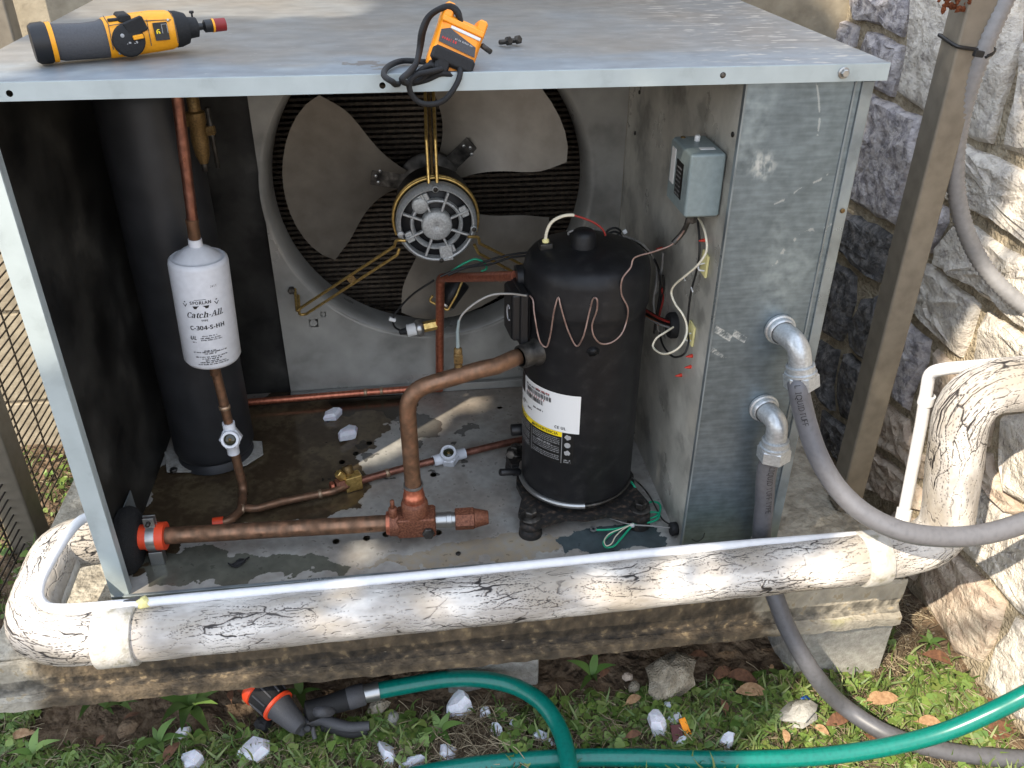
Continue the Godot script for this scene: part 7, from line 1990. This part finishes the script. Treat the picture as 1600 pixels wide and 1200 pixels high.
	part("cable", tube(mb(), curve([mp.call(0.010, -0.026, 0.011)] + [Vector3(0.4403, 0.6317, 0.01), Vector3(0.4268, 0.6267, 0.01), Vector3(0.4128, 0.6235, 0.01), Vector3(0.4024, 0.637, 0.0556), Vector3(0.4101, 0.637, 0.0245), Vector3(0.4184, 0.6407, -0.005), Vector3(0.4232, 0.6523, -0.02), Vector3(0.4262, 0.6649, -0.02), Vector3(0.4329, 0.6775, -0.022), Vector3(0.4439, 0.6844, -0.02), Vector3(0.4536, 0.6849, -0.02), Vector3(0.4599, 0.6778, -0.018), Vector3(0.4621, 0.6681, -0.018)], 0.004), 0.0028, 10), M.black_rubber, m)
	part("cable", tube(mb(), curve([mp.call(-0.004, -0.027, 0.012)] + [Vector3(0.4312, 0.634, 0.012), Vector3(0.4158, 0.625, 0.012), Vector3(0.41, 0.6287, 0.012), Vector3(0.4169, 0.6396, 0.004), Vector3(0.4211, 0.6503, -0.015), Vector3(0.4236, 0.6646, -0.015), Vector3(0.4304, 0.6767, -0.02), Vector3(0.4415, 0.6839, -0.02), Vector3(0.4524, 0.6865, -0.02), Vector3(0.4595, 0.6814, -0.02), Vector3(0.4616, 0.6689, -0.02)], 0.004), 0.0026, 10), M.black_rubber, m)
	part("cable", tube(mb(), curve([Vector3(0.4578, 0.6365, 0.004), Vector3(0.4576, 0.6323, 0.012), Vector3(0.4553, 0.6264, 0.017)] + [Vector3(0.4474, 0.616, 0.022), Vector3(0.4399, 0.6092, 0.022), Vector3(0.4278, 0.6065, 0.022), Vector3(0.4159, 0.6097, 0.022), Vector3(0.4098, 0.6187, 0.022), Vector3(0.4097, 0.6273, 0.022), Vector3(0.416, 0.6321, 0.018), Vector3(0.4292, 0.6353, 0.018), Vector3(0.4403, 0.6361, 0.012)], 0.004), 0.0027, 10), M.black_rubber, m)
	# loose nuts beside it
	var k := 0
	for q in [Vector3(0.517, 0.638, -0.1092), Vector3(0.5281, 0.638, -0.1155)]:
		var nt := thing("loose_bolt", ["small tarnished bolt on the cabinet top, nearer the meter", "small tarnished bolt on the cabinet top, farther from the meter"][k], "bolt", q - Vector3(0, 0.006, 0), "loose bolts on the top")
		part("head", hexnut(mb(), q, q + Vector3(0.003, 0.002, 0.004), 0.0048), M.dull_steel, nt)
		part("shank", cyl(mb(), q, q + Vector3(-0.007, -0.002, -0.008), 0.0026), M.dull_steel, nt)
		k += 1
	var sb := Vector3(0.1545, 0.636, -0.3243)
	var ls := thing("loose_screw", "tiny dark screw standing on the cabinet top behind the driver", "screw", sb - Vector3(0, 0.003, 0))
	part("shank", cyl(mb(), sb - Vector3(0, 0.003, 0), sb + Vector3(0, 0.004, 0), 0.0012), M.black_plastic, ls)
	part("head", hexnut(mb(), sb + Vector3(0, 0.003, 0), sb + Vector3(0, 0.006, 0), 0.003), M.black_plastic, ls)

func chip(at: Vector3, size: Vector3, sd: int, turn: float, label: String, m: Material = null, called := "insulation_chip", cat := "debris", grp := "white chips of fallen coating", rough := 0.2) -> void:
	var t := thing(called, label, cat, at, grp)
	var turned := Basis.from_euler(Vector3(0.22 * sin(sd), turn, 0.25 * cos(sd * 1.7)))
	if m == null: part("shell", shard(mb(), at + Vector3(0, size.y * 0.5, 0), size * 1.15, sd, turned), M.chip, t)
	else: part("body", lump(mb(), at + Vector3(0, size.y * 0.5, 0), size, sd, turned, rough, 0.35, 11, 7), m, t)

func debris() -> void:
	# two chips on the floor of the unit
	chip(Vector3(0.2591, 0.001, -0.3797), Vector3(0.036, 0.012, 0.024), 3, 0.3, "half round white chip on the wet floor of the unit beside the bright copper pipe")
	chip(Vector3(0.2882, 0.001, -0.3215), Vector3(0.042, 0.014, 0.026), 9, 0.8, "wedge shaped white chip on the wet floor of the unit near the drain holes")
	var list := [
		[Vector3(0.4324, -0.25, 0.0292), 0.038, 0.022, 0.028, 11, 0.2, "heart shaped white chip on the soil right of the nozzle"],
		[Vector3(0.4692, -0.25, 0.0427), 0.018, 0.010, 0.014, 12, 0.4, "small round white chip right of the heart shaped one"],
		[Vector3(0.4812, -0.25, 0.0764), 0.014, 0.012, 0.030, 13, 0.3, "narrow upright white chip above the lower run of the hose"],
		[Vector3(0.5076, -0.25, 0.0691), 0.013, 0.010, 0.016, 14, 0.1, "tiny white chip inside the curve of the green hose"],
		[Vector3(0.0479, -0.25, 0.0288), 0.024, 0.014, 0.014, 15, 0.7, "small oblong white chip among the weeds at the left"],
		[Vector3(0.1506, -0.25, 0.0702), 0.046, 0.020, 0.034, 16, 2.6, "large angular white chip below the nozzle"],
		[Vector3(0.3299, -0.25, 0.0926), 0.020, 0.014, 0.042, 17, 0.6, "long slanting white chip at the lower middle edge"],
		[Vector3(0.359, -0.25, 0.113), 0.036, 0.012, 0.014, 18, 0.0, "flat white chip at the very bottom beside the hose"],
		[Vector3(0.0658, -0.25, 0.0716), 0.036, 0.016, 0.022, 19, 0.0, "crumbled white chip at the bottom left"],
		[Vector3(0.412, -0.25, 0.1008), 0.024, 0.012, 0.028, 20, 0.9, "broken gray white chip just above the hose end"],
		[Vector3(0.5484, -0.25, 0.0953), 0.034, 0.008, 0.016, 21, -0.5, "thin white sliver beside the rising hose"],
		[Vector3(0.7088, -0.25, 0.0941), 0.026, 0.024, 0.034, 22, -0.4, "tall white chip of the pile below the big rock"],
		[Vector3(0.7289, -0.25, 0.076), 0.018, 0.016, 0.020, 23, 0.5, "pointed white chip at the back of the pile below the big rock"],
		[Vector3(0.735, -0.25, 0.0942), 0.018, 0.016, 0.020, 24, 0.8, "rounded white chip at the right of the pile below the big rock"],
		[Vector3(0.7366, -0.25, 0.1259), 0.015, 0.010, 0.016, 25, 0.0, "small white chip at the front of the pile, near the hose"],
		[Vector3(0.7987, -0.25, 0.1337), 0.022, 0.016, 0.020, 26, 0.3, "lone white chip above the hose right of the pile"],
	]
	for c in list: chip(c[0], Vector3(c[1], c[2], c[3]), c[4], c[5], c[6])
	chip(Vector3(0.7449, -0.25, 0.0303), Vector3(0.082, 0.050, 0.064), 41, 0.5, "big tan broken rock on the soil under the slab edge", M.rock, "rock", "rock", "", 0.28)
	chip(Vector3(0.9129, -0.25, 0.1065), Vector3(0.062, 0.026, 0.040), 42, 0.5, "gray crumbling lump of mortar beside the gray conduit", M.block, "rubble", "rubble", "", 0.5)
	chip(Vector3(0.6871, -0.25, 0.0077), Vector3(0.018, 0.012, 0.012), 43, 0.1, "small pinkish pebble left of the big rock, the farther one", M.stone_warm, "pebble", "pebble", "pebbles by the big rock")
	chip(Vector3(0.6921, -0.25, 0.0272), Vector3(0.020, 0.013, 0.016), 44, 0.4, "small pinkish pebble left of the big rock, the nearer one", M.rock, "pebble", "pebble", "pebbles by the big rock")
	chip(Vector3(0.3176, -0.25, 0.0194), Vector3(0.034, 0.020, 0.022), 45, 0.4, "pale stone half buried behind the nozzle lever", M.rock, "pebble", "pebble", "")
	chip(Vector3(0.3384, -0.25, 0.0395), Vector3(0.024, 0.016, 0.016), 46, 1.4, "gray pebble at the tip of the nozzle lever", M.block, "pebble", "pebble", "")
	chip(Vector3(-0.0282, -0.25, 0.0089), Vector3(0.040, 0.020, 0.026), 47, 0.9, "brown clod of earth among the weeds at the left", M.soil, "clod", "clod", "")
	chip(Vector3(0.1564, -0.25, 0.0297), Vector3(0.026, 0.022, 0.024), 48, 0.9, "black clod beside the foot of the nozzle", M.black_rubber, "clod", "clod", "")
	chip(Vector3(0.9315, -0.25, 0.0811), Vector3(0.020, 0.010, 0.014), 49, 0.3, "crumpled bright blue scrap on the gray lump", mat(srgb(0.08, 0.30, 0.62), 0.45), "blue_scrap", "scrap", "", 0.45)
	var sc := thing("wrapper_scrap", "yellow and maroon scrap among the white chips", "scrap", Vector3(0.7418, -0.25, 0.1089))
	var sp := Vector3(0.7412, -0.25, 0.1109) + Vector3(0, 0.012, 0)
	part("yellow_strip", box(mb(), sp + Vector3(0.004, 0, 0), Vector3(0.010, 0.002, 0.030), Basis(Vector3(0, 1, 0), 0.3) * Basis(Vector3(1, 0, 0), 0.6), 0.0005), M.orange_plastic, sc)
	part("maroon_strip", box(mb(), sp + Vector3(-0.010, -0.001, 0.004), Vector3(0.016, 0.002, 0.022), Basis(Vector3(1, 0, 0), 0.5), 0.0005), mat(srgb(0.30, 0.08, 0.07), 0.5), sc)
	var ins := thing("dead_insect", "black dried scrap on the front of the base pan", "scrap", Vector3(0.1505, 0, -0.0433))
	part("body", lump(mb(), Vector3(0.1519, 0.004, -0.0375), Vector3(0.018, 0.006, 0.010), 5, Basis(Vector3(0, 1, 0), 0.4), 0.8, 0.0, 10, 6), M.black_rubber, ins)
	part("leg", tube(mb(), [Vector3(0.156, 0.003, -0.0369), Vector3(0.1609, 0.006, -0.0404), Vector3(0.1635, 0.002, -0.0482)], 0.0012, 5), M.black_rubber, ins)
	part("leg", tube(mb(), [Vector3(0.1496, 0.003, -0.0352), Vector3(0.1442, 0.006, -0.0302), Vector3(0.138, 0.002, -0.0402)], 0.0012, 5), M.black_rubber, ins)
	# fallen leaves
	var leaves := [
		[Vector3(-0.1706, -0.25, 0.0048), 0.034, 0.2, 1, "tan fallen leaf lying flat at the far left"], [Vector3(-0.029, -0.25, -0.0062), 0.026, 0.9, 0, "brown fallen leaf beside the brown clod at the left"], [Vector3(0.1042, -0.25, -0.0295), 0.022, 1.8, 0, "brown leaf standing near the nozzle head"],
		[Vector3(0.124, -0.25, -0.0317), 0.026, -0.5, 0, "reddish leaf left of the nozzle head"], [Vector3(-0.0627, -0.25, 0.0254), 0.018, 1.2, 0, "small rust colored leaf in the left clover"], [Vector3(0.0393, -0.25, 0.0564), 0.036, 1.1, 0, "long brown leaf between the white chips at bottom left"],
		[Vector3(0.626, -0.25, -0.0391), 0.030, 0.1, 0, "dark red leaf under the slab edge, left of the pebbles"], [Vector3(0.6548, -0.25, -0.0011), 0.024, 0.6, 0, "brown leaf behind the young weed"], [Vector3(0.8062, -0.25, -0.0168), 0.028, -0.2, 0, "rust leaf in the clover behind the big rock"],
		[Vector3(0.8301, -0.25, 0.0206), 0.040, 0.5, 0, "curled brown leaf right of the big rock"], [Vector3(0.8574, -0.25, 0.0336), 0.048, -0.4, 0, "long reddish leaf right of the big rock"], [Vector3(0.8635, -0.25, 0.0601), 0.050, -0.2, 1, "long tan leaf in front of the reddish one"],
		[Vector3(0.8121, -0.25, 0.0786), 0.026, 1.4, 0, "brown leaf upright below the long tan leaf"], [Vector3(0.7335, -0.25, 0.0531), 0.018, 1.5, 1, "small yellow tan leaf against the big rock"], [Vector3(0.6859, -0.25, 0.0517), 0.030, 0.4, 1, "ocher leaf below the pebbles"],
		[Vector3(0.6713, -0.25, 0.1095), 0.026, 0.2, 0, "brown leaf above the hose, left of the chip pile"], [Vector3(1.052, -0.25, 0.0972), 0.046, 0.1, 1, "broad tan leaf right of the gray conduit"], [Vector3(1.0393, -0.25, 0.0911), 0.034, 0.2, 1, "narrow tan leaf lying over the broad one"],
		[Vector3(1.0944, -0.25, 0.1421), 0.038, -0.3, 1, "light tan leaf in the clover near the stone wall"], [Vector3(1.1684, -0.25, 0.0355), 0.046, -0.6, 0, "orange brown leaf in the gap beside the stone wall"], [Vector3(0.9675, -0.25, 0.122), 0.044, 0.2, 0, "dark brown leaf under the gray conduit"],
		[Vector3(0.9349, -0.25, 0.135), 0.026, -0.8, 1, "small tan leaf in front of the gray mortar lump"], [Vector3(1.0014, -0.25, 0.162), 0.034, -1.0, 0, "brown leaf between the conduit and the hose"], [Vector3(1.1994, -0.25, 0.12), 0.022, 1.4, 0, "brown leaf at the foot of the stone wall"],
		[Vector3(0.8805, -0.25, 0.1366), 0.026, 1.3, 1, "tan leaf at the left of the mortar lump"], [Vector3(1.1835, -0.25, 0.168), 0.060, 0.2, 0, "maroon leaf under the hose at the right edge"], [Vector3(0.9071, -0.25, 0.0193), 0.014, 1.0, 1, "tiny yellow leaf at the left of the concrete block"],
	]
	for l in leaves:
		var p: Vector3 = l[0]
		var t := thing("fallen_leaf", l[4], "leaf", p, "fallen leaves on the ground")
		var st := mb()
		var a: float = l[2]
		var d := Vector3(cos(a), 0.10, -sin(a)).normalized()
		var b: Vector3 = p + Vector3(0, 0.010, 0) - d * l[1] * 0.5
		leafshape(st, b, d, Vector3(0.1 * sin(p.x * 900.0), 1.0, 0.25).normalized(), l[1], l[1] * 0.42, 0.45, 7)
		tube(st, [b, b - d * l[1] * 0.2], 0.0006, 4)
		part("blade", st, M.tan_leaf if l[3] else M.dry_leaf, t)
	# broad leaved weeds
	var weeds := [[Vector3(0.0508, -0.25, -0.0137), 0.060, 9, "large broad leaved weed right of the white tape wrap"], [Vector3(0.017, -0.25, 0.0384), 0.040, 8, "rosette weed left of the long brown leaf"], [Vector3(0.4031, -0.25, 0.0709), 0.045, 6, "toothed weed below the heart shaped chip"], [Vector3(0.6351, -0.25, -0.0011), 0.042, 5, "young weed with two long leaves under the slab edge"], [Vector3(0.2041, -0.25, -0.0194), 0.045, 4, "pale green leaf bent over the nozzle handle"], [Vector3(-0.0884, -0.25, -0.0466), 0.045, 7, "weed with wide leaves under the left end of the white pipe"], [Vector3(-0.1473, -0.25, 0.0381), 0.04, 8, "leafy weed in the bottom left corner"], [Vector3(-0.0515, -0.25, -0.0342), 0.034, 6, "yellow green weed beside the slab lip"], [Vector3(1.0292, -0.25, 0.0233), 0.028, 6, "green sprig against the gray concrete block"], [Vector3(1.1713, -0.25, 0.0027), 0.028, 6, "clover tuft in the dark gap by the stone wall"]]
	var r := RandomNumberGenerator.new()
	r.seed = 21
	for w in weeds:
		var p: Vector3 = w[0]
		var t := thing("weed", w[3], "weed", p, "broad leaved weeds")
		for k in w[2]:
			var st := mb()
			var a: float = TAU * k / w[2] + r.randf_range(-0.3, 0.3)
			var L: float = w[1] * r.randf_range(0.6, 1.1)
			var c := Color(0.075, 0.155, 0.03).lerp(Color(0.16, 0.25, 0.06), r.randf())
			leafshape(st, p + Vector3(0, 0.002, 0), Vector3(cos(a), r.randf_range(0.35, 1.1), sin(a)).normalized(), Vector3(-cos(a) * 0.6, 1.0, -sin(a) * 0.6).normalized(), L, L * 0.30, 0.5, 7, c)
			part("leaf", st, M.green_leaf, t)

func hose() -> void:
	var h := thing("garden_hose", "green garden hose curving over the grass", "hose", Vector3(0.5656, -0.24, 0.139))
	var p0 := Vector3(0.3209, -0.205, 0.0195)
	var pts := curve([p0] + [Vector3(0.3643, -0.205, 0.0148), Vector3(0.4193, -0.205, 0.0114), Vector3(0.4739, -0.205, 0.0193), Vector3(0.5182, -0.21, 0.0353), Vector3(0.5483, -0.21, 0.0667), Vector3(0.5642, -0.215, 0.1019), Vector3(0.5684, -0.215, 0.1378), Vector3(0.5665, -0.215, 0.1758), Vector3(0.5615, -0.225, 0.2137), Vector3(0.5896, -0.235, 0.27)], 0.008)
	var R := 0.0118
	part("near_run", tube(mb(), pts, R, 20), M.hose, h)
	var p2 := curve([Vector3(0.2922, -0.238, 0.1536), Vector3(0.359, -0.238, 0.1378), Vector3(0.4274, -0.238, 0.132), Vector3(0.4967, -0.238, 0.1318), Vector3(0.5832, -0.236, 0.1382), Vector3(0.6692, -0.236, 0.1489), Vector3(0.7544, -0.236, 0.1625), Vector3(0.8399, -0.234, 0.1736), Vector3(0.9239, -0.225, 0.1846), Vector3(1.0055, -0.205, 0.1936), Vector3(1.0687, -0.18, 0.1984), Vector3(1.1193, -0.145, 0.2018), Vector3(1.1596, -0.11, 0.2048), Vector3(1.2294, -0.07, 0.1992)], 0.008)
	part("far_run", tube(mb(), p2, R, 20), M.hose, h)
	var hx := (p0 - Vector3(0.2923, -0.205, 0.0237)).normalized()
	part("end_sleeve", tube(mb(), [p0 - hx * 0.022, p0], func(l: float, _k: float) -> float: return 0.0128 + 0.0008 * sin(l * TAU / 0.0042), 20), M.steel, h)
	# spray nozzle
	var n := thing("spray_nozzle", "black, gray and orange hose spray nozzle lying in the clover", "nozzle", Vector3(0.2076, -0.24, 0.0114))
	var e := p0 - hx * 0.020
	var g0 := Vector3(0.2216, -0.212, 0.0375)
	var g := (g0 - e)
	var L := g.length()
	var gd := g.normalized()
	part("handle", lathe(mb(), e, gd, [[0, 0.0], [0, 0.0135], [0.004, 0.0150], [L * 0.35, 0.0150], [L * 0.7, 0.0135], [L, 0.0150], [L + 0.006, 0.0]], 24), M.black_rubber, n)
	part("handle_end", lathe(mb(), e, gd, [[0, 0.0138], [0.002, 0.0158], [L * 0.26, 0.0160], [L * 0.30, 0.0152]], 24), M.grip_gray, n)
	part("thumb_pad", lump(mb(), e.lerp(g0, 0.74) + Vector3(0.0, 0.004, 0.010), Vector3(0.040, 0.016, 0.018), 3, Basis(Vector3(0, 1, 0), -0.2), 0.05, 0.9, 14, 8), M.grip_gray, n)
	var f0 := Vector3(0.2143, -0.215, 0.0615)
	var f1 := Vector3(0.1536, -0.195, -0.0008)
	var fd := (f1 - f0).normalized()
	var FL := (f1 - f0).length()
	part("barrel", lathe(mb(), f0, fd, [[0, 0.0], [0.0, 0.010], [0.008, 0.0135], [FL * 0.45, 0.0185], [FL * 0.52, 0.0205]], 28), M.grip_gray, n)
	part("orange_ring", lathe(mb(), f0 + fd * FL * 0.50, fd, [[0, 0.0205], [0.001, 0.0235], [0.005, 0.0238], [0.006, 0.0215]], 32), M.orange_collar, n)
	part("head", lathe(mb(), f0 + fd * FL * 0.55, fd, [[0, 0.0190], [0.006, 0.0225], [FL * 0.30, 0.0250], [FL * 0.36, 0.0245]], 32), M.black_rubber, n)
	var ribs := mb()
	for k in 10:
		var a := TAU * k / 10.0
		var fb := frame_of(fd)
		var o := fb.x * cos(a) + fb.y * sin(a)
		tube(ribs, [f0 + fd * FL * 0.60 + o * 0.0225, f0 + fd * FL * 0.86 + o * 0.0248], 0.0016, 6)
	part("rib", ribs, M.grip_gray, n)
	part("rim", lathe(mb(), f0 + fd * FL * 0.90, fd, [[0, 0.0245], [0.001, 0.0268], [0.010, 0.0270], [0.014, 0.0245], [0.014, 0.010], [0.010, 0.0]], 32), M.orange_collar, n)
	# lever along the lower side
	var lv := mb()
	var lp := curve([Vector3(0.2094, -0.225, 0.0574), Vector3(0.2206, -0.225, 0.0442), Vector3(0.238, -0.225, 0.0421), Vector3(0.256, -0.225, 0.0507), Vector3(0.2782, -0.225, 0.0597), Vector3(0.3063, -0.225, 0.0611)], 0.004)
	tube(lv, lp, func(_l: float, k: float) -> float: return lerpf(0.0098, 0.0065, k), 14)
	part("lever", lv, M.grip_gray, n)
	var lv2 := mb()
	tube(lv2, curve([Vector3(0.242, -0.232, 0.0478), Vector3(0.2599, -0.232, 0.0563), Vector3(0.2821, -0.232, 0.0653), Vector3(0.3031, -0.232, 0.0637)], 0.004), func(_l: float, k: float) -> float: return lerpf(0.0075, 0.0055, k), 12)
	part("lever_pad", lv2, M.black_rubber, n)
	part("pivot", cyl(mb(), Vector3(0.2237, -0.216, 0.0619), Vector3(0.2237, -0.216, 0.0619) + Vector3(0, 0.004, 0.004), 0.0052), M.black_plastic, n)
	part("lever_lug", tube(mb(), [Vector3(0.229, -0.22, 0.0574), Vector3(0.2318, -0.232, 0.0672)], 0.0032, 8), M.grip_gray, n)

func _ready() -> void:
	# camera
	var cam := Camera3D.new()
	cam.name = "camera"
	add_child(cam)
	cam.transform = Transform3D(Basis(LOOK_R, LOOK_U, -LOOK_F), EYE)
	cam.fov = rad_to_deg(2.0 * atan(600.0 / FOCAL))
	cam.near = 0.02
	cam.far = 120.0
	cam.current = true
	# sky and exposure
	var env := Environment.new()
	env.background_mode = Environment.BG_SKY
	var sky := Sky.new()
	var sm := ProceduralSkyMaterial.new()
	sm.sky_top_color = Color(0.76, 0.81, 0.89)
	sm.sky_horizon_color = Color(0.95, 0.93, 0.90)
	sm.sky_curve = 0.12
	sm.ground_bottom_color = Color(0.30, 0.27, 0.23)
	sm.ground_horizon_color = Color(0.62, 0.60, 0.56)
	sm.sky_energy_multiplier = 1.0
	sky.sky_material = sm
	env.sky = sky
	env.background_energy_multiplier = 1.0
	env.ambient_light_source = Environment.AMBIENT_SOURCE_SKY
	env.tonemap_mode = Environment.TONE_MAPPER_LINEAR
	env.tonemap_exposure = 3.2
	env.sdfgi_enabled = true
	env.ssao_enabled = true
	env.ssil_enabled = true
	var we := WorldEnvironment.new()
	we.name = "world"
	we.environment = env
	add_child(we)
	# the sun stands in front and to the left, about 44 degrees up
	var sun := DirectionalLight3D.new()
	sun.name = "sun"
	add_child(sun)
	sun.look_at_from_position(SUN * 10.0, Vector3.ZERO)
	sun.light_energy = 0.8
	sun.light_color = Color(1.0, 0.95, 0.87)
	sun.light_angular_distance = 0.5
	sun.shadow_enabled = true
	rng.seed = 1
	materials()
	stained()
	ground()
	stone_wall()
	surroundings()
	cabinet()
	fan_and_motor()
	compressor()
	receiver()
	filter_drier()
	copper_lines()
	controls()
	conduits()
	insulated_pipes()
	tools()
	hose()
	debris()
	vegetation()
	added_shade_tree()
